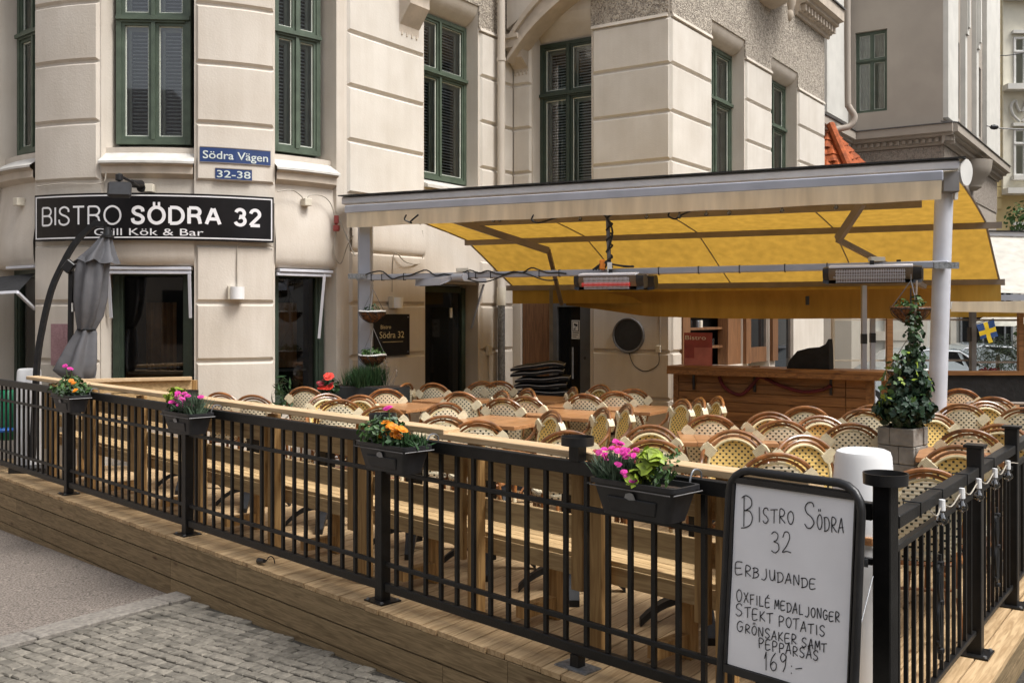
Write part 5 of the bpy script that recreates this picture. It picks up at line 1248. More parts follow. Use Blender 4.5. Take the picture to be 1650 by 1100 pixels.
# ---------------------------------------------------------------- trough planters on the railing
def trough(s, label):
    t = thing('railing_planter', label, 'planter', F(s, -.15, .83), ANG_L+math.pi, 'black flower troughs hooked on the long railing')
    def ring_(hx, hy, z, n=4, r=.03):
        out = []
        for cx, cy, a0_ in ((hx-r, hy-r, 0), (-hx+r, hy-r, 90), (-hx+r, -hy+r, 180), (hx-r, -hy+r, 270)):
            for k in range(n): a = R(a0_+90*k/(n-1)); out.append(Vector((cx+r*math.cos(a), cy+r*math.sin(a), z)))
        return out
    R_ = [ring_(.185, .068, 0), ring_(.222, .092, .135), ring_(.236, .102, .136), ring_(.236, .102, .156), ring_(.222, .090, .156), ring_(.212, .083, .128)]; k = len(R_[0]); mb = MB()
    mb.add([v for r in R_ for v in r], [(j*k+i, j*k+(i+1) % k, (j+1)*k+(i+1) % k, (j+1)*k+i) for j in range(len(R_)-1) for i in range(k)]+[tuple(range(k))[::-1]]); build('trough', mb, 'black_plastic', t, world=False, smooth=True)
    mb = MB(); mb.add(ring_(.214, .086, .132), [tuple(range(k))]); build('soil', mb, 'soil', t, world=False)
    # raised plate on the street side (local +y is towards the street)
    mb = MB(); mb.hexa([Vector(v) for v in ((-.12, .068, .02), (.12, .068, .02), (.12, .078, .02), (-.12, .078, .02), (-.135, .080, .085), (.135, .080, .085), (.135, .092, .085), (-.135, .092, .085))]); build('front_plate', mb, 'black_plastic', t, world=False, bevel=.004)
    mb = MB(); T = Matrix.Translation((.0, .098, .098)); mb.prism([(-.028, -.014), (.005, -.018), (.03, -.01), (.022, .008), (-.002, .016), (-.02, .012)], .003, T @ Matrix.Rotation(R(80), 4, 'X')); build('maker_emblem', mb, 'steel', t, world=False)
    for x in (-.17, .17):
        mb = MB(); mb.tube(smoothpts([(x, -.10, .12), (x, -.105, .165), (x, -.125, .20), (x, -.155, .205), (x, -.185, .19), (x, -.187, .15)], 4), .0045, 6); build('hook', mb, 'steel', t, world=False)
    mb = MB(); mb.tube([(-.236, .103, .128), (-.236, -.1, .128)], .0035, 5); mb.tube([(.236, .103, .128), (.236, -.1, .128)], .0035, 5); mb.tube([(-.22, .107, .126), (.22, .107, .126)], .003, 5); build('wire_holder', mb, 'alu_dark', t, world=False)
    return t
def pat(s, du, db, z): p = F(s-du, -.15+db); return Vector((p.x, p.y, .97+z))   # du to the right along the trough
def plant(name, label, s, cat='plant'): return thing(name, label, cat, F(s, -.15, .96), 0)
trough(7.58, 'black flower trough furthest left on the railing, with a few orange and pink blooms')
trough(5.30, 'black flower trough second from the left, full of pink flowers')
trough(2.80, 'black flower trough with orange marigolds on the middle post')
trough(1.02, 'nearest black flower trough, pink carnations left and bare soil right')
P = plant('mixed_flowers', 'leafy plant with small orange blooms and two raised pink ones in the leftmost trough', 7.58)
mb = MB(); leafs(mb, pat(7.58, 0, 0, .07), (.19, .17, .07), 260, .045); leafs(mb, pat(7.58, -.02, 0, .12), (.11, .10, .07), 90, .04); build('foliage', mb, 'leaf_mid', P)
mb = MB(); leafs(mb, pat(7.58, .05, 0, .04), (.17, .15, .06), 160, .04); build('foliage', mb, 'leaf_grey', P)
for du, z, m in ((-.06, .27, 'petal_pink'), (.07, .25, 'petal_pink'), (.10, .14, 'petal_orange'), (.15, .12, 'petal_orange'), (-.03, .10, 'petal_orange'), (.18, .06, 'petal_orange'), (.04, .08, 'petal_orange')):
    blossom(P, pat(7.58, du, -.03, z), .024, m)
mb = MB(); mb.tube([pat(7.58, -.04, 0, .05), pat(7.58, -.06, -.02, .26)], .004, 5); mb.tube([pat(7.58, .05, 0, .05), pat(7.58, .07, -.02, .24)], .004, 5); build('stem', mb, 'stem_green', P)
P = plant('pink_flowers', 'bushy grey-green plant with many pink flowers in the second trough', 5.30)
mb = MB()
for k in range(9): spiky(mb, pat(5.30, .0+.022*k, random.uniform(-.03, .03), 0), 55, .17, .75, .005)
build('foliage', mb, 'leaf_grey', P)
mb = MB(); leafs(mb, pat(5.3, -.05, 0, .05), (.13, .12, .05), 110, .04); build('foliage', mb, 'leaf_dark', P)
for k in range(20): blossom(P, pat(5.30, -.12+.30*random.random()**1.1, random.uniform(-.08, .02), .06+.10*random.random()), .022, 'petal_pink')
P = plant('yellow_green_plant', 'lime green leafy plant at the left end of the second trough', 5.46)
mb = MB(); leafs(mb, pat(5.30, -.17, 0, .13), (.10, .09, .06), 90, .05, up=.8); build('foliage', mb, 'leaf_lime', P)
P = plant('green_foliage', 'loose green leafy plant with one raised pink bloom, left half of the marigold trough', 2.95)
mb = MB(); leafs(mb, pat(2.80, -.10, 0, .07), (.15, .14, .08), 300, .036); build('foliage', mb, 'leaf_mid', P)
mb = MB(); leafs(mb, pat(2.80, -.06, 0, .10), (.12, .12, .08), 160, .03); build('foliage', mb, 'leaf_grey', P)
blossom(P, pat(2.80, -.03, -.02, .21), .027, 'petal_pink'); mb = MB(); mb.tube([pat(2.8, -.02, 0, .05), pat(2.8, -.03, -.01, .2)], .004, 5); build('stem', mb, 'stem_green', P)
P = plant('marigolds', 'cluster of bright orange marigolds over dark leaves in the middle trough', 2.66)
mb = MB()
for k in range(6): spiky(mb, pat(2.80, .04+.03*k, random.uniform(-.03, .03), 0), 50, .10, 1.1, .006)
leafs(mb, pat(2.8, .10, 0, .03), (.13, .1, .04), 110, .035); build('foliage', mb, 'leaf_dark', P)
for du, z in ((-.005, .135), (.03, .12), (.065, .115), (.09, .10), (.12, .11), (.15, .105), (-.04, .06), (.07, .075), (.105, .065), (.0, .10), (.095, .085)): blossom(P, pat(2.80, du, -.05, z), .026, 'petal_orange')
P = plant('pink_carnations', 'clump of pink carnations on grey-green spiky leaves, left in the nearest trough', 1.14)
mb = MB()
for k in range(12): spiky(mb, pat(1.02, -.20+.02*k, random.uniform(-.04, .04), -.01), 60, .16, .8, .0045)
build('foliage', mb, 'leaf_grey', P)
mb = MB()
for k in range(6): spiky(mb, pat(1.02, -.20+.035*k, 0, -.01), 40, .12, 1.2, .005)
build('foliage', mb, 'leaf_dark', P)
for k in range(26): 
    u_ = -.21+.20*random.random(); blossom(P, pat(1.02, u_, random.uniform(-.10, .03), .17-1.3*(u_+.115)**2*4+random.uniform(-.045, .01)), .015, random.choice(['petal_pink']*4+['petal_darkred']))
for du, z in ((-.03, .06), (-.015, .045), (-.06, .09), (.02, .03)): blossom(P, pat(1.02, du, -.10, z), .016, 'petal_pink')
P = plant('lime_geranium', 'yellow-green ruffled leaf plant in the middle of the nearest trough', .96)
mb = MB(); leafs(mb, pat(1.02, .055, -.02, .11), (.055, .07, .05), 34, .06, 'ivy', up=1.0); leafs(mb, pat(1.02, .02, -.05, .05), (.07, .06, .04), 30, .045, 'ivy', up=1.0); build('foliage', mb, 'leaf_lime', P)
mb = MB(); leafs(mb, pat(1.02, .11, 0, .07), (.07, .05, .07), 60, .025); leafs(mb, pat(1.02, .15, .02, .13), (.03, .03, .06), 22, .022); build('foliage', mb, 'leaf_mid', P)

# ---------------------------------------------------------------- hanging baskets
def basket(px, py, Y, r, topy, label, leafm='leaf_mid', rim='white_paint', n=150, leafr=1.0):
    c = at(px, py, Y); t = thing('hanging_basket', label, 'hanging basket', (c.x, c.y, c.z-r*.8), 0, 'coir hanging baskets'); mb = MB()
    mb.lathe([(0, -r*.80), (r*.35, -r*.72), (r*.72, -r*.48), (r*.94, -r*.18), (r, 0)], c, 22); build('coir_liner', mb, 'coir', t, smooth=True)
    mb = MB(); k = 24; mb.tube([c+Vector((math.cos(6.283*i/k)*r*1.03, math.sin(6.283*i/k)*r*1.03, 0)) for i in range(k)], .006, 5, closed=True)
    for i in range(10):
        a = 6.283*i/10
        mb.tube(smoothpts([c+Vector((math.cos(a+da)*r*f, math.sin(a+da)*r*f, z*r)) for f, z, da in ((1.02, 0, 0), (.98, -.2, .15), (.77, -.48, .3), (.38, -.74, .15), (.1, -.82, 0))], 2), .004, 4)
    build('wire_frame', mb, 'black_metal' if rim != 'white_paint' else 'black_metal', t)
    mb = MB()
    mb.tube([c+Vector((math.cos(6.283*i/18)*r*.99, math.sin(6.283*i/18)*r*.99, .008+random.uniform(-.006, .008))) for i in range(18)], .011, 5, closed=True); build('basket_rim', mb, rim, t, smooth=True)
    ap_ = at(px+1, topy, Y); mb = MB()
    for i in range(3): a = 6.283*i/3+.5; mb.tube([ap_, c+Vector((math.cos(a)*r, math.sin(a)*r, 0))], .0045, 4)
    mb.tube([ap_, ap_+Vector((0, 0, .06))], .004, 4); build('chain', mb, 'steel', t)
    mb = MB(); leafs(mb, c+Vector((0, 0, r*.22)), (r*leafr, r*leafr, r*.42), n, .042); build('foliage', mb, leafm, t)
    mb = MB(); mb.disc(c+Vector((0, 0, -.01)), r*.93, 20); build('soil', mb, 'soil', t)
basket(600, 503, 11.75, .155, 466, 'upper coir hanging basket by the left pole, sparsely planted', 'leaf_dark', n=60, leafr=.6)
basket(600, 573, 11.75, .160, 528, 'lower coir hanging basket by the left pole with bright green leaves', 'leaf_mid', n=170)
basket(1467, 497, 9.15, .172, 452, 'upper coir hanging basket beside the white right-hand pole', 'leaf_mid', 'coir', 130, .85)
basket(1462, 598, 9.15, .172, 545, 'lower coir hanging basket half swallowed by ivy at the right pole', 'leaf_grey', n=200)

# ---------------------------------------------------------------- ivy in the tall stone planter
ivp = thing('stone_planter', 'tall grey stone-block planter beside the white pole', 'planter', (2.823, 6.97, 0), 0)
pc = Vector((2.823, 6.97, 0)); pu, pv = Vector((-.71, .704, 0)), Vector((.704, .71, 0))
z = 0; ri = 0
while z < .85:
    hgt = .129
    for e, (o_, d_, L_) in enumerate(((pc, pu, .27), (pc, pv, .25), (pc+pv*.25, pu, .27), (pc+pu*.27, pv, .25))):
        cuts = [0, L_*(.42 if ri % 2 else .66), L_]
        for a, b in zip(cuts, cuts[1:]):
            nn = Vector((d_.y, -d_.x, 0)); inn = ((pc+pu*.135+pv*.125)-o_); inn = nn if nn.dot(inn) > 0 else -nn
            o1, o2 = o_+d_*(a+.002), o_+d_*(b-.002); j = random.uniform(-.006, .004); mb = MB()
            if e in (0, 2): o1, o2 = o1, o2
            A_ = [o1-inn*j, o2-inn*j, o2+inn*.03, o1+inn*.03] if e in (0, 2) else [o1-inn*j+d_*(.03 if a == 0 else 0), o2-inn*j-d_*(.03 if b == L_ else 0), o2+inn*.03-d_*(.03 if b == L_ else 0), o1+inn*.03+d_*(.03 if a == 0 else 0)]
            mb.hexa([v+Vector((0, 0, z+.002)) for v in A_]+[v+Vector((0, 0, z+hgt-.003)) for v in A_]); build('stone_block', mb, 'planter_grey', ivp, bevel=.004)
    z += hgt; ri += 1
PT = z; cc = pc+pu*.135+pv*.125
mb = MB(); mb.add([pc+pu*.03+pv*.03+Vector((0, 0, PT-.02)), pc+pu*.24+pv*.03+Vector((0, 0, PT-.02)), pc+pu*.24+pv*.22+Vector((0, 0, PT-.02)), pc+pu*.03+pv*.22+Vector((0, 0, PT-.02))], [(0, 1, 2, 3)]); build('soil', mb, 'soil', ivp)
iv = thing('ivy', 'dark green ivy spilling over the stone planter and climbing up by the pole', 'ivy', (cc.x, cc.y, PT), 0)
mb = MB(); leafs(mb, cc+Vector((0, -.02, PT-0+.12)), (.22, .19, .13), 560, .050, 'ivy', up=.1, hollow=.5); leafs(mb, cc+Vector((.05, -.02, PT+.27)), (.15, .15, .17), 330, .048, 'ivy', up=.1, hollow=.4)
leafs(mb, cc+Vector((.06, 0, PT+.42)), (.09, .09, .12), 110, .042, 'ivy', up=.1); build('foliage', mb, 'leaf_ivy', iv)
mb = MB(); leafs(mb, cc+Vector((0, 0, PT+.12)), (.19, .17, .17), 230, .042, 'ivy', up=.1, hollow=.45); leafs(mb, cc+Vector((.08, 0, PT+.55)), (.08, .07, .30), 210, .038, 'ivy', up=.1); build('foliage', mb, 'leaf_dark', iv)
mb = MB(); leafs(mb, cc+Vector((.0, -.05, PT+.30)), (.2, .16, .28), 60, .040, 'ivy', up=.1, hollow=.7); leafs(mb, cc+Vector((.09, 0, PT+.72)), (.045, .05, .26), 60, .034, 'ivy', up=.2); build('foliage', mb, 'leaf_mid', iv)
mb = MB(); leafs(mb, cc+Vector((-.02, -.06, PT+.28)), (.2, .14, .28), 22, .042, 'ivy', up=.1, hollow=.8); build('foliage', mb, 'leaf_lime', iv)
mb = MB(); mb.tube(smoothpts([cc+Vector((.03, 0, PT+.1)), cc+Vector((.07, 0, PT+.5)), cc+Vector((.09, 0, PT+.8)), cc+Vector((.11, .02, PT+1.05))], 4), .008, 5); build('stem', mb, 'bronze_frame', iv)
mb = MB(); mb.tube([cc+Vector((.10, .14, .0)), cc+Vector((.115, .14, PT+1.0))], .006, 5); build('cane', mb, 'black_metal', iv)

# ================================================================ tall white columns
def column(px, py, Y, label):
    c = xy(px, Y, 0); t = thing('white_column', label, 'column lamp', c, 0, 'tall white plastic column lamps'); mb = MB()
    mb.lathe([(0, 1.112), (.095, 1.109), (.114, 1.100), (.121, 1.08), (.146, .72), (.146, .702)], c, 32); build('shade', mb, 'white_plastic', t, smooth=True)
    mb = MB(); mb.lathe([(.139, .70), (.142, .68), (.142, .3), (.146, .0)], c, 32); build('base', mb, 'white_plastic', t, smooth=True)
column(1391, 0, 4.42, 'tall tapered white plastic column between the menu board and the corner post')
column(47, 0, 11.0, 'tall white plastic column at the far left below the curved parasol mast')

# ================================================================ menu board in front of the railing
bl = Vector((.865, 3.93, 0)); br = Vector((1.245, 3.53, 0)); bd = (br-bl).normalized(); bn = Vector((bd.y, -bd.x, 0))  # bn towards the street
WB_ = (br-bl).length; TILT = .085
bz0, bz1 = ground_z(1.05, 3.7)+.02, 1.10
mbn = thing('menu_board', 'black framed pavement board with a handwritten white menu sheet leaning at the railing', 'menu board', (1.055, 3.7, bz0-.02), 0)
def bp_(u, z, d=0): return bl+bd*(u*WB_)+bn*(d+(1.10-z)*TILT)+Vector((0, 0, z))
cr = .09; fp = [bp_(0, bz0), bp_(0, bz1-cr)]+[bp_(cr/WB_*(1-math.cos(a)), bz1-cr+cr*math.sin(a)) for a in (R(22), R(45), R(68), R(90))]+[bp_(1-cr/WB_*(1-math.cos(a)), bz1-cr+cr*math.sin(a)) for a in (R(90), R(68), R(45), R(22))]+[bp_(1, bz1-cr), bp_(1, bz0)]
mb = MB(); mb.tube(fp, .0165, 10); build('tube_frame', mb, 'black_metal', mbn, smooth=True)
def brect(name, u0, u1, z0, z1, d0, d1, m, par=None, bevel=0): mb = MB(); mb.hexa([bp_(u0, z0, d0), bp_(u1, z0, d0), bp_(u1, z0, d1), bp_(u0, z0, d1), bp_(u0, z1, d0), bp_(u1, z1, d0), bp_(u1, z1, d1), bp_(u0, z1, d1)]); return build(name, mb, m, par or mbn, bevel=bevel)
PZ0, PZ1, PU0, PU1 = .352, 1.046, .055, .955
brect('backing_panel', .035, .965, PZ0-.03, PZ1+.03, -.012, -.002, 'black_metal')
brect('clip_rail', .03, .97, PZ1+.002, PZ1+.024, -.001, .010, 'black_metal'); brect('clip_rail', .03, .97, PZ0-.032, PZ0-.002, -.001, .010, 'black_metal')
brect('clip_rail', .03, PU0-.004, PZ0, PZ1, -.001, .010, 'black_metal'); brect('clip_rail', PU1+.004, .97, PZ0, PZ1, -.001, .010, 'black_metal')
mb = MB(); nx, nz = 12, 16; mb.grid([[bp_(PU0+(PU1-PU0)*i/nx, PZ0+(PZ1-PZ0)*j/nz, .0015+.0012*math.sin(i*1.1+j*.6)) for i in range(nx+1)] for j in range(nz+1)]); sheet_ = build('paper_sheet', mb, 'paper', mbn, smooth=True)
for u_ in (0, 1):
    mb = MB(); mb.tube([bp_(u_, bz0+.02), bp_(u_, .9, -.02)-bn*.0, bp_(u_, .35, -.02)+Vector((0, 0, 0))], .004, 4)
GL = { # handwritten capitals, strokes in a unit box
 'B': [[(.15, 1), (.12, 0)], [(-.02, .95), (.3, 1.02), (.72, .9), (.75, .68), (.4, .55), (.2, .52), (.6, .5), (.85, .3), (.7, .06), (.3, -.04), (-.08, -.06)]],
 'I': [[(.4, 1), (.4, 0)]], 'S': [[(.85, .85), (.7, 1), (.35, 1), (.12, .82), (.25, .6), (.65, .42), (.85, .2), (.6, 0), (.3, 0), (.08, .15)]],
 'T': [[(0, .98), (1, 1)], [(.5, 1), (.47, 0)]], 'R': [[(.12, 0), (.15, 1), (.6, 1), (.85, .78), (.6, .52), (.18, .48), (.9, 0)]],
 'O': [[(.5, 1), (.15, .8), (.08, .4), (.35, .02), (.7, .05), (.92, .45), (.8, .85), (.5, 1)]], 'D': [[(.15, 0), (.12, 1)], [(-.02, .98), (.6, .98), (.95, .6), (.8, .15), (.3, 0), (.05, .0)]],
 'A': [[(0, 0), (.3, .6), (.5, 1), (.6, .98), (.72, .5), (.9, 0)], [(.12, .35), (.85, .38)]], '3': [[(.1, .9), (.4, 1), (.8, .85), (.65, .6), (.35, .52), (.8, .42), (.9, .15), (.5, -.02), (.08, .08)]],
 '2': [[(.1, .75), (.3, 1), (.7, .98), (.85, .7), (.5, .3), (.05, 0), (.5, .04), (1, -.03)]], 'E': [[(.9, 1), (.12, .97), (.1, 0), (.9, .02)], [(.1, .52), (.75, .5)]],
 'J': [[(.8, 1), (.8, .2), (.5, -.12), (.1, -.02)]], 'U': [[(.08, 1), (.12, .3), (.4, 0), (.75, .15), (.85, 1)], [(.85, 1), (.9, 0)]], 'N': [[(.1, 0), (.12, 1), (.8, .02), (.88, 1)]],
 'X': [[(.05, 1), (.9, 0)], [(.9, 1), (.05, 0)]], 'F': [[(.12, 0), (.12, 1), (.9, 1)], [(.12, .52), (.75, .55)]], 'L': [[(.15, 1), (.12, .02), (.85, 0)]], 'M': [[(.05, 0), (.15, 1), (.5, .3), (.85, 1), (.95, 0)]],
 'G': [[(.85, .85), (.5, 1), (.12, .75), (.1, .3), (.4, 0), (.8, .1), (.88, .45), (.55, .45)]], 'K': [[(.12, 1), (.12, 0)], [(.85, 1), (.15, .48), (.9, 0)]], 'P': [[(.15, 0), (.15, 1), (.65, 1), (.9, .78), (.65, .5), (.18, .48)]],
 '1': [[(.1, .65), (.45, 1), (.45, 0)]], '6': [[(.75, 1), (.3, .7), (.1, .3), (.35, 0), (.75, .05), (.85, .35), (.5, .5), (.15, .3)]], '9': [[(.8, .85), (.4, 1), (.12, .75), (.4, .52), (.8, .7), (.8, .85), (.7, .3), (.45, 0)]],
 ':': [[(.45, .5), (.47, .47)], [(.4, .08), (.42, .05)]], '-': [[(.1, .35), (.85, .38)]],
}
GL['Ö'] = GL['O']+[[(.33, 1.22), (.33, 1.35)], [(.6, 1.22), (.6, 1.35)]]; GL['Å'] = GL['A']+[[(.45, 1.08), (.35, 1.2), (.5, 1.3), (.62, 1.18), (.5, 1.08)]]; GL['É'] = GL['E']+[[(.4, 1.12), (.7, 1.35)]]
_e1, _e2 = bp_(1, .5)-bp_(0, .5), bp_(0, 1.0)-bp_(0, .5); _nn = _e1.cross(_e2).normalized(); _o = bp_(0, .5)
def pxuv(px, py):
    d = Vector(((px-825)/1600, 1, (506-py)/1600)); c = Vector((0, 0, CAMZ)); t_ = (_o-c).dot(_nn)/d.dot(_nn); p = c+d*t_-_o
    return p.dot(_e1)/_e1.dot(_e1), .5+.5*p.dot(_e2)/_e2.dot(_e2)
ink = MB()
def write(text, x0, y0, x1, y1, h, big=0, w=.0019):
    """text from pixel (x0,y0) to (x1,y1) along the baseline, capital height h pixels"""
    n = sum(1.25 if (i == 0 and big) else (.55 if c in 'I:1 ' else 1) for i, c in enumerate(text)); cx = 0
    for i, ch in enumerate(text):
        adv = 1.25 if (i == 0 and big) else (.55 if ch in 'I:1 ' else 1)
        if ch != ' ':
            hh = h*(big if (i == 0 and big) else 1)*random.uniform(.93, 1.07); wd_ = adv/n*(x1-x0)*.80; jy = random.uniform(-.06, .06)*h
            for st in GL[ch]:
                pts = []
                for gx_, gy in st:
                    fx = x0+(x1-x0)*cx/n+gx_*wd_; by = y0+(y1-y0)*cx/n+jy; pts.append(pxuv(fx+random.uniform(-.2, .2), by-gy*hh))
                P_ = [Vector((a, b, 0)) for a, b in pts]; P_ = smoothpts(P_, 4) if len(P_) > 3 else P_
                W3 = [bp_(p.x, p.y, .0042) for p in P_]
                for p, q in zip(W3, W3[1:]):
                    d = (q-p); 
                    if d.length < 1e-6: continue
                    s_ = d.normalized().cross(bn)*w; e_ = d.normalized()*w*.7; ink.add([p-s_-e_, p+s_-e_, q+s_+e_, q-s_+e_], [(0, 1, 2, 3)])
        cx += adv
write('B', 1197, 846, 1221, 846, 50, w=.0021); write('ISTRO', 1222, 841, 1283, 845, 22); write('S', 1296, 849, 1320, 849, 42, w=.0021); write('ÖDRA', 1317, 852, 1363, 860, 22)
write('32', 1243, 888, 1279, 889, 31); write('ERBJUDANDE', 1185, 924, 1318, 950, 16, 1.25)
write('OXFILÉ MEDALJONGER', 1187, 967, 1356, 1003, 15, 1.35); write('STEKT POTATIS', 1186, 991, 1333, 1026, 16, 1.2); write('GRÖNSAKER SAMT', 1188, 1016, 1335, 1051, 14, 1.2)
write('PEPPARSÅS', 1223, 1043, 1322, 1065, 15); write('169:-', 1232, 1077, 1298, 1088, 28)
build('handwriting', ink, 'ink', sheet_)
# ================================================================ lettering helper
def textmesh(s, bold=0, extr=0):
    cu = bpy.data.curves.new('lettering', 'FONT'); cu.body = s; cu.size = 1; cu.offset = bold; cu.resolution_u = 4; o = bpy.data.objects.new('lettering', cu); S.collection.objects.link(o)
    dg = bpy.context.evaluated_depsgraph_get(); me = o.evaluated_get(dg).to_mesh(); vs = [v.co.copy() for v in me.vertices]; fs = [tuple(p.vertices) for p in me.polygons]
    S.collection.objects.unlink(o); bpy.data.objects.remove(o); bpy.data.curves.remove(cu)
    x0 = min(v.x for v in vs); x1 = max(v.x for v in vs); return vs, fs, x0, x1
def lettering(name, s, par, fn, height, bold=0, m='white_lettering', split=True):
    """fn(x01, z) -> world point; height scales capitals (0.72 em)"""
    vs, fs, x0, x1 = textmesh(s, bold); mb = MB(); mb.add([fn((v.x-x0)/(x1-x0), v.y/.70*height) for v in vs], fs); return build(name, mb, m, par)
# curved fascia sign
sg = thing('fascia_sign', 'curved black sign with white lettering BISTRO SÖDRA 32 above the corner windows', 'sign', tp(tpx(250, TR+.1), TR+.1, 2.54), 0)
ts0, ts1 = tpx(56, TR+.10), tpx(441, TR+.10); ZS0, ZS1 = 2.535, 3.06; RS = TR+.10
def cpanel(t0, t1, r0, r1, z0, z1, n=24):
    mb = MB()
    for i in range(n):
        a = t0+(t1-t0)*i/n; b = t0+(t1-t0)*(i+1)/n; mb.hexa([tp(a, r0, z0), tp(b, r0, z0), tp(b, r1, z0), tp(a, r1, z0), tp(a, r0, z1), tp(b, r0, z1), tp(b, r1, z1), tp(a, r1, z1)])
    return mb
build('sign_panel', cpanel(ts0, ts1, RS-.05, RS, ZS0, ZS1), 'sign_black', sg)
e = .018/RS
for za, zb in ((ZS0+.022, ZS0+.036), (ZS1-.036, ZS1-.022)): build('white_border', cpanel(ts0+e, ts1-e, RS+.001, RS+.003, za, zb), 'white_lettering', sg)
for ta, tb in ((ts0+e, ts0+e*1.8), (ts1-e*1.8, ts1-e)): build('white_border', cpanel(ta, tb, RS+.001, RS+.003, ZS0+.037, ZS1-.037, 1), 'white_lettering', sg)
def sfn(p0, p1, zb): 
    a, b = tpx(p0, RS), tpx(p1, RS); return lambda x, z: tp(a+(b-a)*x, RS+.004, zb+z)
def el(cx, cy, rx, ry, a0, a1, n=10): return [(cx+rx*math.cos(R(a0+(a1-a0)*i/n)), cy+ry*math.sin(R(a0+(a1-a0)*i/n))) for i in range(n+1)]
MONO = {'B': (.62, [[(0, 0), (0, 1)], [(0, 1)]+el(.34, .765, .24, .235, 90, -90)+[(0, .53)], [(.3, .53)]+el(.36, .265, .26, .265, 90, -90)+[(0, 0)]]),
 'I': (.0, [[(0, 0), (0, 1)]]), 'T': (.66, [[(0, 1), (.66, 1)], [(.33, 1), (.33, 0)]]),
 'S': (.62, [smoothpts([(p[0], p[1], 0) for p in ((.60, .72), (.56, .90), (.33, 1.0), (.09, .90), (.05, .72), (.18, .58), (.45, .47), (.61, .30), (.55, .09), (.31, 0), (.06, .09), (.0, .30))], 5)]),
 'R': (.64, [[(0, 0), (0, 1)], [(0, 1)]+el(.36, .755, .25, .245, 90, -90)+[(0, .51)], [(.38, .51), (.55, .40), (.60, .2), (.64, 0)]]),
 'O': (.86, [el(.43, .5, .43, .5, 0, 360, 30)]), 'D': (.74, [[(0, 0), (0, 1)], [(0, 1)]+el(.30, .5, .44, .5, 90, -90, 16)+[(0, 0)]]),
 'A': (.78, [[(0, 0), (.36, 1)], [(.42, 1), (.78, 0)], [(.14, .33), (.64, .33)]]),
 '3': (.56, [el(.28, .75, .25, .25, 165, -80, 12)+el(.28, .27, .29, .27, 80, -165, 14)]),
 '2': (.56, [el(.28, .72, .27, .28, 170, -25, 12)+[(.06, .10), (0, 0)], [(0, .0), (.57, .0)]]), ' ': (.22, [])}
MONO['Ö'] = (.86, MONO['O'][1]+[[(.22, 1.20), (.36, 1.20)], [(.50, 1.20), (.64, 1.20)]])
def mono(text, p0, p1, zb, cap, th):
    gap = th*1.0+.14; Wt = 0; pos = []
    for ch in text: pos.append(Wt); Wt += MONO[ch][0]+gap
    Wt -= gap; a, b = tpx(p0, RS), tpx(p1, RS)
    for ch, x0 in zip(text, pos):
        mb = MB()
        for st in MONO[ch][1]:
            P_ = [Vector((p[0], p[1])) for p in st]; n = len(P_)
            cl = (P_[0]-P_[-1]).length < 1e-6
            t_ = th*(1.25 if (P_[0].y > 1.1) else 1); Lf, Rt = [], []
            for i, p in enumerate(P_):
                d0 = (P_[i]-P_[i-1]) if i else ((P_[-1]-P_[-2]) if cl else P_[1]-P_[0]); d1 = (P_[i+1]-P_[i]) if i < n-1 else ((P_[1]-P_[0]) if cl else P_[-1]-P_[-2])
                if d0.length < 1e-9: d0 = d1
                if d1.length < 1e-9: d1 = d0
                d = (d0.normalized()+d1.normalized()).normalized(); nn = Vector((-d.y, d.x)); k = 1/max(.5, nn.dot(Vector((-d1.normalized().y, d1.normalized().x)))); Lf.append(p+nn*t_/2*k); Rt.append(p-nn*t_/2*k)
            f = lambda p: tp(a+(b-a)*(x0+th/2+p.x)/(Wt+th), RS+.004, zb+th*cap/2+p.y*cap*(1-th))
            mb.grid([[f(p) for p in Lf], [f(p) for p in Rt]])
        if mb.v: build('letter', mb, 'white_lettering', sg)
mono('BISTRO', 68, 196, 2.70, .222, .105)
mono('SÖDRA 32', 211, 421, 2.70, .222, .205)
lettering('lettering', 'Grill Kök & Bar', sg, sfn(152, 328, 2.588), .078, .0)
# street plates
def plate(name, label, p0, p1, z0, z1, s, h, off=.045):
    t = thing(name, label, 'street sign', tp(tpx((p0+p1)/2, TR+off), TR+off, z0), 0); a, b = tpx(p0, TR+off), tpx(p1, TR+off)
    build('plate', cpanel(a, b, TR+off-.012, TR+off, z0, z1, 6), 'street_blue', t)
    for za, zb in ((z0, z0+.008), (z1-.008, z1)): build('plate_edge', cpanel(a, b, TR+off+.001, TR+off+.003, za, zb, 6), 'bronze_frame', t)
    c, d = a+(b-a)*.04, b-(b-a)*.04; lettering('lettering', s, t, lambda x, z: tp(c+(d-c)*x, TR+off+.004, z0+(z1-z0-h)/2+z), h, .008, 'street_letter')
plate('street_sign', 'blue enamel street plate reading Södra Vägen on the beige pier', 322, 436, 3.425, 3.605, 'Södra Vägen', .088)
plate('street_sign', 'small blue plate reading 32-38 below the street name', 347, 406, 3.235, 3.37, '32-38', .080)
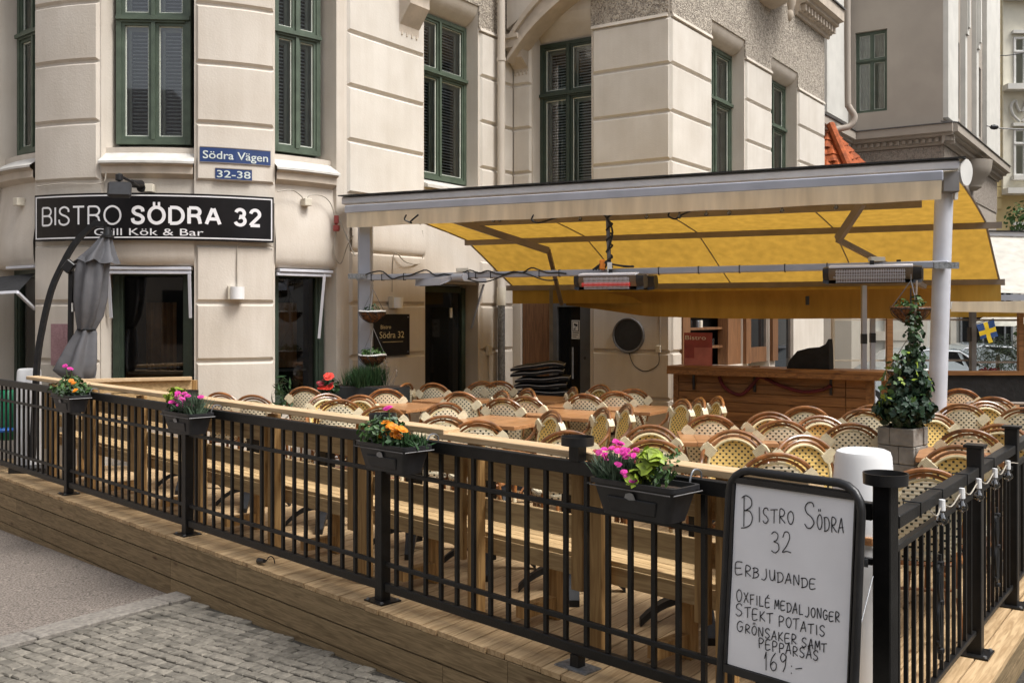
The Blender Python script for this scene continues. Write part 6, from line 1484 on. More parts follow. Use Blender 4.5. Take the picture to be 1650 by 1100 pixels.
# plaque, wall lamps, flood light, junction boxes and wiring on the tower
t = thing('wall_plaque', 'pink metal plaque with a raised border behind the folded parasol', 'plaque', tp(tpx(98), TR+.04, 1.15), 0)
a, b = tpx(83, TR+.04), tpx(114, TR+.04); build('plaque_plate', cpanel(a, b, TR+.035, TR+.05, 1.13, 1.60, 3), 'plaque_pink', t); build('raised_field', cpanel(a+.012, b-.012, TR+.051, TR+.058, 1.18, 1.55, 3), 'plaque_pink', t)
for k in range(6): build('relief_line', cpanel(a+.022+(k % 2)*.004, b-.022-(k % 3)*.003, TR+.059, TR+.062, 1.40-.03*k, 1.41-.03*k, 2), 'plaque_pink', t)
build('relief_crest', cpanel(a+.030, b-.030, TR+.059, TR+.064, 1.44, 1.51, 2), 'plaque_pink', t)
def wlamp(c, nn, w, h, label):
    t = thing('wall_lamp', label, 'wall lamp', c-Vector((0, 0, h/2)), math.atan2(nn[1], nn[0])+math.pi/2); mb = MB()
    mb.box(-w/2-.02, -w/2+.01, -.02, .05, 0, h+.01); build('wall_bracket', mb, 'cream_plastic', t, world=False)
    mb = MB(); mb.lathe([(w*.5, 0), (w*.5, h), (w*.46, h), (w*.46, .01)], (0, -.01, 0), 20, a0=math.pi, a1=2*math.pi); mb.box(-w/2, w/2, -.01, .05, .001, h-.001); build('shade', mb, 'white_plastic', t, world=False, smooth=True)
ta = tpx(382, TR+.09); wlamp(tp(ta, TR+.09, 1.95), (math.sin(ta), -math.cos(ta)), .16, .14, 'white cylinder wall lamp on the beige pier below the fascia sign')
p = wp(W1, .90, .09, 1.86); wlamp(p, NR, .16, .14, 'white cylinder wall lamp on the shaded wall beside the hanging baskets')
def wire(name, label, pts, m='cable_white', r=.007): 
    mb = MB(); mb.tube(smoothpts(pts, 5), r, 6); return single(name, mb, m, label, 'cable')
tw = lambda px, z, d=.02: tp(tpx(px, TR+d), TR+d, z)
wire('lamp_cable', 'white cable from the fascia sign down to the wall lamp on the pier', [tw(382, 2.02, .05), tw(382, 2.4, .045), tw(383, 2.49, .045), tw(390, 2.52, .045), tw(415, 2.515, .045), tw(436, 2.50, .05), tw(441, 2.53, .05), tw(442, 3.0, .05)])
wire('wall_cable', 'white cable looping past the junction box right of the fascia sign', [tw(447, 3.14, .04), tw(470, 3.17, .04), tw(484, 3.12, .03), tw(492, 3.06, .03), tw(500, 3.13, .03), tw(522, 3.13, .03), tw(536, 3.0, .05), tw(541, 2.7, .06), tw(538, 2.45, .06), tw(549, 2.33, .06), at(560, 395, 12.1), at(569, 380, 11.9)])
wire('wall_cable', 'thin white cable hanging diagonally from the awning end to the pole', [at(541, 340, 12.15), at(556, 375, 12.05), at(570, 408, 11.9), at(573, 412, 11.9)])
wire('wall_cable', 'white cable drooping across the wall below the awning', [wp(W1, 1.50, .03, 2.85), wp(W1, 1.54, .03, 2.6), wp(W1, 1.45, .03, 2.40), wp(W1, 1.1, .08, 2.40), wp(W1, .92, .08, 2.50), wp(W1, .88, .05, 2.45), wp(W1, .87, .04, 2.0)])
wire('wall_cable', 'thin pale cable running along the joint above the left half of the sign', [tw(60, 3.17, .045), tw(95, 3.185, .045), tw(130, 3.175, .045), tw(165, 3.18, .045), tw(171, 3.30, .03)])
for px, z, lab in ((242, 3.12, 'square pale junction box above the fascia sign'), (493, 3.045, 'square pale junction box right of the fascia sign'), (32, 3.02, 'small pale junction box left of the fascia sign')):
    mb = MB(); a = tpx(px, TR+.0); c = tp(a, TR+.02, z); T = Matrix.Translation(c) @ Matrix.Rotation(a, 4, 'Z'); mb.box(-.048, .048, -.04, .06, -.045, .045, T=T); single('junction_box', mb, 'cream_plastic', lab, 'junction box', bevel=.006)
mb = MB(); c = at(542, 366, 12.1); mb.lathe([(0, -.05), (.035, -.05), (.042, -.03), (.042, .02), (0, .03)], c, 14); mb.lathe([(0, .0), (.03, .03), (.03, .12), (0, .12)], (c.x, c.y, c.z+.02), 10); single('signal_lamp', mb, ['poster_red'], 'small dark red signal lamp on the wall left of the awning', 'lamp')
fl = thing('flood_light', 'black flood light on a short arm over the fascia sign', 'flood light', tw(230, 3.1, .3), 0)
a = tpx(230); base = tp(a, TR+.03, 3.12); hd = at(193, 305, 10.62)
mb = MB(); mb.lathe([(0, 0), (.05, 0), (.05, .03), (0, .03)], (0, 0, 0), 12, T=Matrix.Translation(base) @ Matrix.Rotation(a, 4, 'Z') @ Matrix.Rotation(R(90), 4, 'X')); build('wall_base', mb, 'black_metal', fl)
mb = MB(); mb.tube([base, at(214, 294, 10.85), at(196, 285, 10.7)], .016, 8); build('arm', mb, 'black_metal', fl)
mb = MB(); mb.tube([at(228, 297, 11.1), at(212, 296, 10.95)], .045, 10); build('ballast_housing', mb, 'black_metal', fl, smooth=True)
mb = MB(); mb.lathe([(0, -.05), (.04, -.03), (.04, .03), (0, .05)], at(192, 286, 10.65), 12); build('swivel', mb, 'black_metal', fl, smooth=True)
T = Matrix.Translation(hd) @ Matrix.Rotation(R(12), 4, 'Z') @ Matrix.Rotation(R(-18), 4, 'X'); mb = MB(); mb.box(-.12, .12, -.05, .03, -.10, .075, T=T); build('lamp_head', mb, 'black_plastic', fl, bevel=.02)
mb = MB(); mb.box(-.105, .105, .031, .038, -.085, .06, T=T); build('lamp_glass', mb, 'dark_glass', fl)
# awning cassettes and side arms over the shop windows
for k, (pa_, pb_, arms) in enumerate((((171, 309, (175, 305))), ((448, 535, (523,))))):
    t = thing('window_blind_cassette', ('pale blind cassette across the top of the left shop window', 'pale blind cassette across the top of the shop window near the red flowers')[k], 'blind cassette', tp(tpx((pa_+pb_)/2), TR-.05, 2.2), 0)
    a, b = tpx(pa_, TR-.02), tpx(pb_, TR-.02); A_, B_ = tp(a, TR-.04, 2.225), tp(b, TR-.04, 2.225); mb = MB(); mb.bar(A_, B_, .12, .035); build('cassette', mb, 'alu_white', t, bevel=.006)
    mb = MB(); mb.bar(A_+Vector((0, -.03, -.045)), B_+Vector((0, -.03, -.045)), .04, .035); build('front_rail', mb, 'alu_white', t, bevel=.004)
    for px in arms:
        Y = A_.lerp(B_, .5).y-.06; mb = MB(); sl = 4 if px < 500 else -9
        mb.bar(at(px, 442, Y), at(px+(sl if px != 305 else 2), 512 if k == 0 else 545, Y+.08), .022, .03); build('side_arm', mb, 'alu_white', t)
t = thing('window_awning', 'small black drop awning with pale bar at the far left edge', 'awning', at(20, 470, 11.3), 0)
mb = MB(); mb.grid([[at(-60, 452, 11.7), at(57, 440, 11.6)], [at(-80, 475, 10.9), at(30, 469, 10.95)]]); build('fabric', mb, 'black_cloth', t)
mb = MB(); mb.bar(at(-80, 476, 10.88), at(28, 470, 10.93), .04, .03); build('front_bar', mb, 'alu_white', t); mb = MB(); mb.bar(at(28, 471, 10.93), at(56, 498, 11.5), .03, .03); build('side_arm', mb, 'alu_white', t)
mb = MB(); mb.bar(tp(tpx(14), TR-.0, 2.26), tp(tpx(57), TR-.0, 2.26), .07, .03); build('cassette', mb, 'alu_white', t)
t = thing('window_blind_cassette', 'pale cassette and slanting arm over the dark entrance', 'blind cassette', wp(W1, 2.6, 0, 2.2), 0)
mb = MB(); wbox(mb, W1, 1.62, 2.86, .0, .14, 2.17, 2.235); build('cassette', mb, 'alu', t, bevel=.008); mb = MB(); mb.bar(wp(W1, 2.84, .10, 2.15), wp(W1, 2.80, -.10, 1.5), .035, .02); build('side_arm', mb, 'alu', t)
# black board with gilded script on the shaded wall
t = thing('wall_board', 'black board with faint gilded lettering behind the hanging baskets', 'sign board', wp(W1, .85, .05, 1.1), 0)
mb = MB(); wbox(mb, W1, .40, 1.20, .036, .06, 1.17, 1.71); build('panel', mb, 'sign_black', t)
lettering('lettering', 'Bistro', t, lambda x, z: wp(W1, .62+.20*x, .064, 1.52+z), .05, 0, 'cream_cane'); lettering('lettering', 'Södra 32', t, lambda x, z: wp(W1, .60+.48*x, .064, 1.40+z), .085, 0, 'cream_cane')
mb = MB(); wbox(mb, W1, .66, 1.06, .061, .064, 1.345, 1.352); build('gilded_line', mb, 'cream_cane', t)
for u_, z_ in ((.44, 1.67), (1.16, 1.67), (.44, 1.21), (1.16, 1.21)): mb = MB(); mb.lathe([(0, -.01), (.01, 0), (0, .01)], wp(W1, u_, .066, z_), 6); build('screw', mb, 'steel', t)
# camera notice on the door, round speaker, sockets
t = thing('camera_notice', 'small white camera surveillance notice on the grey door', 'notice', wp(WF, 1.12, -.06, 1.45), 0)
mb = MB(); wbox(mb, WF, 1.03, 1.17, -.064, -.060, 1.34, 1.62); build('notice_sheet', mb, 'white_paint', t)
mb = MB(); wbox(mb, WF, 1.045, 1.155, -.0595, -.0575, 1.45, 1.605); build('black_field', mb, 'ink', t)
mb = MB(); wbox(mb, WF, 1.055, 1.145, -.0572, -.0560, 1.46, 1.595); build('white_field', mb, 'white_paint', t)
cm = MB(); P_ = lambda u_, z_: wp(WF, u_, -.0550, z_)
cm.add([P_(1.075, 1.575), P_(1.135, 1.555), P_(1.13, 1.52), P_(1.07, 1.545)], [(0, 1, 2, 3)]); cm.add([P_(1.09, 1.53), P_(1.10, 1.527), P_(1.095, 1.485), P_(1.085, 1.485)], [(0, 1, 2, 3)]); cm.add([P_(1.065, 1.49), P_(1.10, 1.49), P_(1.10, 1.475), P_(1.065, 1.475)], [(0, 1, 2, 3)]); build('camera_symbol', cm, 'ink', t)
mb = MB()
for k in range(3): wbox(mb, WF, 1.045, 1.155-.02*k, -.0595, -.0575, 1.425-.03*k, 1.435-.03*k)
build('notice_text', mb, 'ink', t)
c = wp(WF, 2.03, .0, 1.407); t = thing('round_speaker', 'large round black disc mounted on the shaded wall', 'round screen', wp(WF, 2.03, .05, 1.15), 0)
Tn = Matrix.Translation(c) @ Vector((NF.x, NF.y, 0)).to_track_quat('Z', 'Y').to_matrix().to_4x4()
mb = MB(); mb.lathe([(.25, 0), (.255, .05), (.245, .075), (.225, .07), (.222, .055)], (0, 0, 0), 36, T=Tn); build('rim', mb, 'alu_dark', t, smooth=True); mb = MB(); mb.lathe([(.224, .055), (.0, .058)], (0, 0, 0), 36, T=Tn); build('disc', mb, 'black_plastic', t)
for u_, z_, lab in ((2.50, 1.22, 'pale wall socket at the end of the bar'),):
    mb = MB(); wbox(mb, WF, u_-.035, u_+.035, .036, .07, z_-.05, z_+.05); single('wall_socket', mb, 'cream_plastic', lab, 'socket', bevel=.005)
wire('socket_cable', 'thin dark cable looping below the round black disc', [wp(WF, 2.05, .07, 1.16), wp(WF, 2.12, .05, .98), wp(WF, 2.3, .05, .90), wp(WF, 2.5, .06, 1.0), wp(WF, 2.52, .08, 1.17)], 'cable_black', .006)
wire('wall_cable', 'thin pale cable running straight down to the wall socket', [wp(WF, 2.52, .04, 2.0), wp(WF, 2.52, .04, 1.6), wp(WF, 2.52, .04, 1.27)], r=.005)
mb = MB(); wbox(mb, W1, 2.97, 3.06, .036, .10, 1.10, 1.25); single('wall_socket', mb, 'cream_plastic', 'small white lamp socket with its cable near the back corner', 'socket', bevel=.006)
wire('wall_cable', 'thin white cable dropping from the socket near the back corner', [wp(W1, 3.02, .05, 1.1), wp(W1, 3.03, .05, .9), wp(W1, 3.035, .05, .3)], r=.006)

# ================================================================ cantilever parasol, folded
YP = 10.75; ps = thing('cantilever_parasol', 'folded grey cantilever parasol on a curved black mast', 'parasol', xy(62, YP, 0), 0)
pp = lambda px, py, d=0: at(px, py, YP+d)
mast = smoothpts([pp(52, 740), pp(56, 660), pp(60, 583), pp(68, 530), pp(82, 470), pp(99, 430), pp(120, 393), pp(142, 370), pp(158, 357)], 5)
for i in range(3):
    pass
mb = MB(); 
for a, b in zip(mast, mast[1:]): mb.bar(a, b+(b-a)*.05, .05, .062, up=(0, -1, 0))
build('curved_mast', mb, 'black_metal', ps)
mb = MB(); mb.bar(pp(115, 432), pp(113, 612), .045, .05, up=(0, -1, 0)); build('inner_pole', mb, 'black_metal', ps)
mb = MB(); mb.bar(pp(105, 437, -.03), pp(117, 422, -.03), .11, .07, up=(0, -1, 0)); build('slide_bracket', mb, 'black_metal', ps, bevel=.01)
mb = MB(); mb.bar(pp(152, 360), pp(170, 362), .06, .08, up=(0, -1, 0)); mb.lathe([(.02, .10), (.035, .09), (.045, .02), (.07, .0), (.07, -.02), (.03, -.03)], pp(173, 380), 16); build('top_joint', mb, 'black_metal', ps, smooth=True)
mb = MB(); mb.box(pp(116, 495).x+.02, pp(116, 495).x+.035, YP-.06, YP+.0, pp(0, 502).z, pp(0, 488).z); build('sticker', mb, 'white_paint', ps)
def canopy(ctr, prof, name, ph=0, folds=8, amp=.25, drop=0, n=72):
    rows = []
    for (px, py, r) in prof:
        c = pp(px, py); r = r/1600*YP; row = []
        for i in range(n+1):
            a = 2*math.pi*i/n; f = 1+amp*math.sin(folds*a+ph+py*.01)*(1 if r > .05 else .3)+.08*math.sin(3*a+py*.05)
            row.append(c+Vector((math.cos(a)*r*f, math.sin(a)*r*f*.9, drop*abs(math.sin(folds*a/2+ph))*(r if (px, py, r) else 0))))
        rows.append(row)
    mb = MB(); mb.grid(rows); return build(name, mb, 'grey_cloth', ps, smooth=True)
canopy(0, [(172, 378, 7), (168, 386, 10), (164, 398, 16), (160, 408, 22), (157, 418, 29)], 'canopy_cap', 1, 6, .24, -.25)
canopy(0, [(162, 400, 14), (152, 415, 21), (149, 440, 23), (146, 480, 24), (143, 510, 19), (140, 527, 13.5), (139, 531, 12.5)], 'canopy_body', 2, 7, .16)
canopy(0, [(139, 531, 12.5), (138, 537, 14.5), (133, 555, 19), (128, 578, 25), (124, 592, 28), (127, 600, 24), (129, 606, 20)], 'canopy_skirt', 3, 5, .25, -.2)
mb = MB(); k = 20; c = pp(139, 531); mb.tube([c+Vector((math.cos(6.283*i/k)*.088, math.sin(6.283*i/k)*.08, 0)) for i in range(k)], .011, 6, closed=True); build('tie_band', mb, 'black_cloth', ps)
mb = MB(); mb.box(-.2, .2, -.15, .15, .0, .06, T=Matrix.Translation(xy(54, YP+.05, 0))); build('base_weight', mb, 'black_plastic', ps)
# timber windbreak in front of the left shop window
t = thing('timber_partition', 'low yellowish timber partition with a top board below the left shop window', 'partition', xy(220, 10.8, 0), 0)
a, b = xy(128, 10.55, 0), xy(309, 10.95, 0)
for z0, z1, m in ((.865, .985, 'bench_wood'), (.735, .855, 'bench_wood'), (.60, .725, 'bench_wood'), (.47, .59, 'bench_wood')):
    mb = MB(); d = (b-a).normalized(); s_ = Vector((-d.y, d.x, 0))*.022; mb.hexa([v+Vector((0, 0, z0)) for v in (a-s_, b-s_, b+s_, a+s_)]+[v+Vector((0, 0, z1)) for v in (a-s_, b-s_, b+s_, a+s_)]); build('board', mb, m, t)
mb = MB(); mb.bar(a+Vector((0, 0, 1.004)), b+Vector((0, 0, 1.004)), .14, .03); build('top_board', mb, 'ledge_wood', t)
for p in (a, b): mb = MB(); mb.bar(p+Vector((0, .06, 0)), p+Vector((0, .06, .98)), .07, .07); build('post', mb, 'bench_post', t)
# green sack and blue lid at the far left
mb = MB(); c = xy(10, 11.15, 0); rows = []
for j in range(9):
    z_ = .30+.56*j/8; r = .22*math.sin(math.pi*(j+.6)/9.2)**.6; rows.append([Vector((c.x+r*math.cos(6.283*i/18)*(1+.12*math.sin(5*i+j)), c.y+r*.7*math.sin(6.283*i/18)*(1+.1*math.sin(3*i-j)), z_)) for i in range(19)])
mb.grid(rows); single('green_sack', mb, 'green_plastic', 'crumpled green plastic sack behind the railing at the left edge', 'sack', smooth=True)
mb = MB(); mb.lathe([(0, .02), (.10, .015), (.11, 0), (.10, -.02), (0, -.02)], at(5, 692, 10.85), 16); single('blue_lid', mb, 'blue_plastic', 'small blue lid under the green sack at the left edge', 'lid')

# ================================================================ pots beside the shop window
pot = thing('white_flower_pot', 'white pot with red flowers by the shop window', 'flower pot', xy(526, 11.35, 0), 0)
c = at(526, 640, 11.35); mb = MB(); mb.box(-.12, .12, -.12, .12, .0, .76, T=Matrix.Translation((c.x, c.y, .0))); build('pot', mb, 'white_plastic', pot, bevel=.01)
mb = MB(); mb.disc((c.x, c.y, .765), .1, 12); build('soil', mb, 'soil', pot)
rf_ = thing('red_flowers', 'red and coral flowering plant with dark leaves beside the shop window', 'plant', at(526, 640, 11.3), 0)
mb = MB(); leafs(mb, at(531, 624, 11.3), (.11, .1, .12), 170, .055); build('foliage', mb, 'leaf_dark', rf_)
for px, py, m, r in ((529, 606, 'petal_red', .055), (516, 617, 'petal_darkred', .04), (519, 624, 'petal_red', .05), (530, 623, 'petal_red', .045), (524, 611, 'petal_darkred', .03), (534, 618, 'petal_darkred', .03)): blossom(rf_, at(px, py, 11.18), r, m)
hp = thing('herb_planter', 'dark grey rectangular planter under the rosemary bushes', 'planter', xy(600, 11.6, 0), 0)
a, b = xy(541, 11.75, 0), xy(652, 11.45, 0); mb = MB(); mb.bar(a+Vector((0, 0, .44)), b+Vector((0, 0, .44)), .30, .86); build('box', mb, 'dark_grey_cloth', hp, bevel=.008)
mb = MB(); mb.bar(a+Vector((0, 0, .872)), b+Vector((0, 0, .872)), .26, .01); build('soil', mb, 'soil', hp)
for k, (px, py, rr, lab) in enumerate(((578, 623, .13, 'low round rosemary bush in the dark planter'), (600, 616, .15, 'taller rosemary bush in the middle of the dark planter'), (624, 612, .03, 'thin dry stems at the right end of the dark planter'))):
    Y = 11.6; c = at(px, py, Y); mb = MB()
    if k < 2:
        for _ in range(26): spiky(mb, (c.x+random.gauss(0, rr*.45), c.y+random.gauss(0, .06), .86), 34, rr*1.9, .5, .004)
        single('rosemary_bush', mb, 'leaf_dark', lab, 'plant', kind=None)
    else:
        for _ in range(9): 
            x = c.x+random.gauss(0, .05); e_ = Vector((x+random.gauss(0, .05), Y+random.gauss(0, .03), 1.0+random.uniform(0, .18))); mb.tube([(x, Y, .86), e_], .003, 4); leafs(mb, e_, (.02, .02, .03), 3, .02)
        single('dry_stems', mb, 'bronze_frame', lab, 'plant')
mb = MB(); c = xy(455, 11.0, 0); leafs(mb, Vector((c.x, c.y+.0, .75)), (.12, .1, .3), 60, .12, 'blade', up=.2); single('green_pot_plant', mb, 'leaf_dark', 'broad-leaved green plant low in the right shop window', 'plant')

# ================================================================ pile of seat cushions
NC = 13
for k in range(NC):
    z = .04+.083*k; Yc = 12.55; L_ = .80-.012*k+random.uniform(-.03, .03); c = xy(872, Yc, 0); sh = random.uniform(-.05, .05)
    lab = ('topmost black cushion of the pile, folded up at its left end' if k == NC-1 else f'{("lowest", "second", "third", "fourth", "fifth", "sixth", "seventh", "eighth", "ninth", "tenth", "eleventh", "twelfth")[k]} black cushion from the floor in the pile with white piping')
    t = thing('seat_cushion', lab, 'cushion', (c.x+sh, c.y, z), R(-6)+random.uniform(-.05, .05), 'black seat cushions piled by the door')
    def surf(x, y, top): 
        xx = x/L_; w_ = .022*math.sin(xx*6+k*.5)*(k/NC)+(.05*(k/NC) if False else 0)+(-.09*max(0, -xx-.22)*k/NC*2) ; e_ = (1-abs(2*xx)**6)*(1-abs(y/.22)**6); return Vector((x, y, w_+(.038+.03*e_ if top else .006)))
    nx, ny = 14, 6; mb = MB()
    gt_ = [[surf(-L_/2+L_*i/nx, -.21+.42*j/ny, True) for i in range(nx+1)] for j in range(ny+1)]; gb = [[surf(-L_/2+L_*i/nx, -.21+.42*j/ny, False) for i in range(nx+1)] for j in range(ny+1)]
    mb.grid(gt_); mb.grid([r[::-1] for r in gb]); mb.grid([gb[0], gt_[0]]); mb.grid([gt_[-1], gb[-1]]); mb.grid([[r[0] for r in gt_], [r[0] for r in gb]]); mb.grid([[r[-1] for r in gb], [r[-1] for r in gt_]])
    build('cushion_pad', mb, 'black_cloth', t, world=False, smooth=True)
    mb = MB(); mb.tube([v+Vector((0, -.004, .0)) for v in gt_[0]]+[r[-1]+Vector((.003, 0, 0)) for r in gt_], .0036, 5); build('piping', mb, 'piping_white', t, world=False)

# ================================================================ timber bar
BA, BB = xy(1092, 12.95, 0), xy(1425, 11.62, 0); bdv = (BB-BA).normalized(); bnv = Vector((bdv.y, -bdv.x, 0)); BL = (BB-BA).length
bar = thing('timber_bar', 'brown timber bar counter clad with horizontal boards under the awning', 'bar', (BA+BB)/2, 0)
def bbox(u0, u1, d0, d1, z0, z1): 
    mb = MB(); f = lambda u_, d_, z_: BA+bdv*u_+bnv*d_+Vector((0, 0, z_)); mb.hexa([f(u0, d0, z0), f(u1, d0, z0), f(u1, d1, z0), f(u0, d1, z0), f(u0, d0, z1), f(u1, d0, z1), f(u1, d1, z1), f(u0, d1, z1)]); return mb
for k in range(8):
    z = .01+.118*k; cut = BL*(.83) 
    for u0, u1 in ((0, cut-.004), (cut+.004, BL*.955)): 
        T = Matrix.Translation(BA+bdv*u0+Vector((0, 0, z))) @ Matrix.Rotation(math.atan2(bdv.y, bdv.x), 4, 'Z'); mb = MB(); mb.box(0, u1-u0, -.012, .014, 0, .112); o = build('board', mb, 'bar_wood', bar, world=False, bevel=.003); o.matrix_local = WM[bar.name].inverted() @ T
build('light_stop_panel', bbox(0, BL*.955, -.03, -.0125, .01, .94), 'bar_wood', bar)  # added panel, stops light showing through between the boards
T = Matrix.Translation(BA+Vector((0, 0, 1.0))) @ Matrix.Rotation(math.atan2(bdv.y, bdv.x), 4, 'Z')
for y0, y1 in ((-.20, -.06), (-.055, .10), (.105, .30)): mb = MB(); mb.box(-.07, BL+.04, y0, y1, .0, .045); o = build('counter_board', mb, 'bar_wood', bar, world=False, bevel=.004); o.matrix_local = WM[bar.name].inverted() @ T
build('counter_edge', bbox(-.07, BL+.04, .17, .205, .94, .999), 'bar_wood', bar)
for u0 in (-.05, BL*.92, BL-.03): build('post', bbox(u0, u0+.07, -.03, .03, 0, .94), 'bar_wood', bar)
for u0 in (.22, 1.02, 1.95):
    build('bracket', bbox(u0, u0+.03, .03, .05, .74, .94), 'black_metal', bar)
bar_end = bbox(BL*.955, BL, -.6, -.02, 0, .12); build('bar_plinth', bar_end, 'bar_wood', bar)
mb = MB(); f = lambda u_, z_: BA+bdv*u_+bnv*.06+Vector((0, 0, z_)); mb.tube(smoothpts([f(.58, .92), f(.66, .78), f(.86, .70), f(1.02, .84), f(1.12, .93), f(1.35, .84), f(1.62, .77), f(1.86, .80), f(1.97, .86)], 6), .022, 8); single('garland', mb, 'garland_red', 'dark red garland draped under the bar counter', 'garland')
pst = thing('drinks_poster', 'red and pink poster board standing at the left end of the bar counter', 'poster', f(.12, 1.05)-bnv*.1, 0)
def brx(u0, u1, d, z0, z1, m, nm): mb = bbox(u0, u1, d-.008, d, z0, z1); return build(nm, mb, m, pst)
brx(.08, .46, -.02, 1.048, 1.47, 'poster_red', 'poster_panel'); brx(.22, .455, -.018, 1.05, 1.28, 'poster_pink', 'poster_print'); brx(.09, .22, -.018, 1.05, 1.14, 'poster_pink', 'poster_print')
ft = BA+bnv*(-.012); lettering('lettering', 'Bistro', pst, lambda x, z: ft+bdv*(.10+.28*x)+Vector((0, 0, 1.38+z)), .055, 0, 'cream_plastic')
mb = MB(); pr = [(1.43, 1.045), (1.46, 1.14), (1.56, 1.26), (1.70, 1.30), (1.82, 1.31), (1.90, 1.35), (1.93, 1.41), (1.94, 1.28), (1.945, 1.045)]
n = len(pr); ff = lambda u_, d_, z_: BA+bdv*u_+bnv*d_+Vector((0, 0, z_)); L_ = [ff(u_, .03, z_) for u_, z_ in pr]; Q_ = [ff(u_, .09, 1.045+(z_-1.045)*.6) for u_, z_ in pr]; B_ = [ff(u_, -.18, z_) for u_, z_ in pr]
mb.add(L_+B_, [tuple(range(n)), tuple(range(2*n-1, n-1, -1))]+[(i, i+1, n+i+1, n+i) for i in range(n-1)]); single('covered_machine', mb, 'black_cloth', 'machine under a black cover on the bar counter', 'covered machine', smooth=True)
mb = MB(); mb.lathe([(0, .02), (.05, .018), (.06, .0), (0, 0)], ff(1.02, -.05, 1.046), 14); single('small_dish', mb, 'brown_board', 'small dark dish on the middle of the bar counter', 'dish')

# ================================================================ glazed screen, black windbreak, flag, car, greenery on the right
scr = thing('glazed_screen', 'timber and glass screen behind the bar with the car showing through', 'screen', xy(1490, 13, 0), 0)
s0, s1 = xy(1338, 12.9, 0), xy(1720, 12.7, 0); sl_ = (s1-s0).length; sd_ = (s1-s0).normalized()
def sx(px): return s0.lerp(s1, (px-1338)/(1720-1338))
for px, w_, m in ((1342, .03, 'cream_plastic'), (1434, .075, 'bar_wood'), (1568, .06, 'alu_dark'), (1645, .06, 'bar_wood')):
    mb = MB(); p = sx(px); mb.box(p.x-w_/2, p.x+w_/2, p.y-.03, p.y+.03, 0, 2.35 if px in (1568,) else 1.86); build('post', mb, m, scr)
for z0, z1, a, b, m in ((1.625, 1.645, 1345, 1430, 'cream_plastic'), (1.10, 1.118, 1345, 1430, 'cream_plastic'), (1.625, 1.65, 1438, 1565, 'bronze_frame'), (1.10, 1.125, 1438, 1565, 'bronze_frame'), (1.62, 1.645, 1572, 1642, 'bronze_frame'), (1.08, 1.105, 1572, 1642, 'bronze_frame')):
    mb = MB(); p, q = sx(a), sx(b); mb.box(p.x, q.x, p.y-.012, p.y+.012, z0, z1); build('rail', mb, m, scr)
for a, b in ((1346, 1429), (1439, 1564), (1573, 1641)): mb = MB(); p, q = sx(a), sx(b); mb.add([Vector((p.x, p.y+.02, 1.0)), Vector((q.x, p.y+.02, 1.0)), Vector((q.x, p.y+.02, 1.62)), Vector((p.x, p.y+.02, 1.62))], [(0, 1, 2, 3)]); build('pane', mb, 'screen_glass', scr)
mb = MB(); p = sx(1568); mb.box(p.x-.045, p.x+.045, p.y-.05, p.y+.05, 1.36, 1.54); build('post_sleeve', mb, 'black_metal', scr)
wbk = thing('black_windbreak', 'black windbreak cloth with a timber top rail behind the right-hand tables', 'windbreak', xy(1580, 12.6, 0), 0)
mb = MB(); p, q = sx(1436), sx(1720); mb.box(p.x, q.x, p.y-.14, p.y-.12, .05, .93); build('cloth', mb, 'black_cloth', wbk); mb = MB(); mb.box(p.x, q.x, p.y-.17, p.y-.07, .93, .985); build('top_rail', mb, 'bar_wood', wbk)
mb = MB(); mb.tube(smoothpts([xy(1556, 10.4, .05), xy(1556, 10.4, .70), xy(1562, 10.4, .78), xy(1580, 10.4, .785), xy(1680, 10.4, .77)], 4), .016, 8); single('tube_handrail', mb, 'bronze_frame', 'thin bronze tube rail in front of the black windbreak', 'rail', smooth=True)
flg = thing('small_flag', 'small blue and yellow Swedish flag tilted on the screen post', 'flag', at(1572, 525, 12.5), 0)
mb = MB(); mb.tube([at(1571, 522, 12.5), at(1601, 513.5, 12.5)], .006, 5); build('flag_stick', mb, 'black_metal', flg)
fo, fu_, fv_ = at(1573, 523, 12.49), (at(1601, 515, 12.49)-at(1573, 523, 12.49)), (at(1583, 556, 12.49)-at(1573, 523, 12.49))
def fq(u, v): return fo+fu_*u+fv_*v+Vector((0, -.012*math.sin(v*5+u*2), 0))
for (u0, u1, v0, v1, m) in ((0, .38, 0, .34, 'flag_blue'), (.62, 1, 0, .34, 'flag_blue'), (.38, .62, 0, .34, 'flag_yellow'), (0, 1, .34, .56, 'flag_yellow'), (0, .38, .56, .72, 'flag_blue'), (.38, .62, .56, 1.0, 'flag_yellow'), (.62, 1, .56, .8, 'flag_blue')):
    mb = MB(); mb.grid([[fq(u0+(u1-u0)*i/4, v0+(v1-v0)*j/4) for i in range(5)] for j in range(5)]); build('flag_cloth', mb, m, flg)
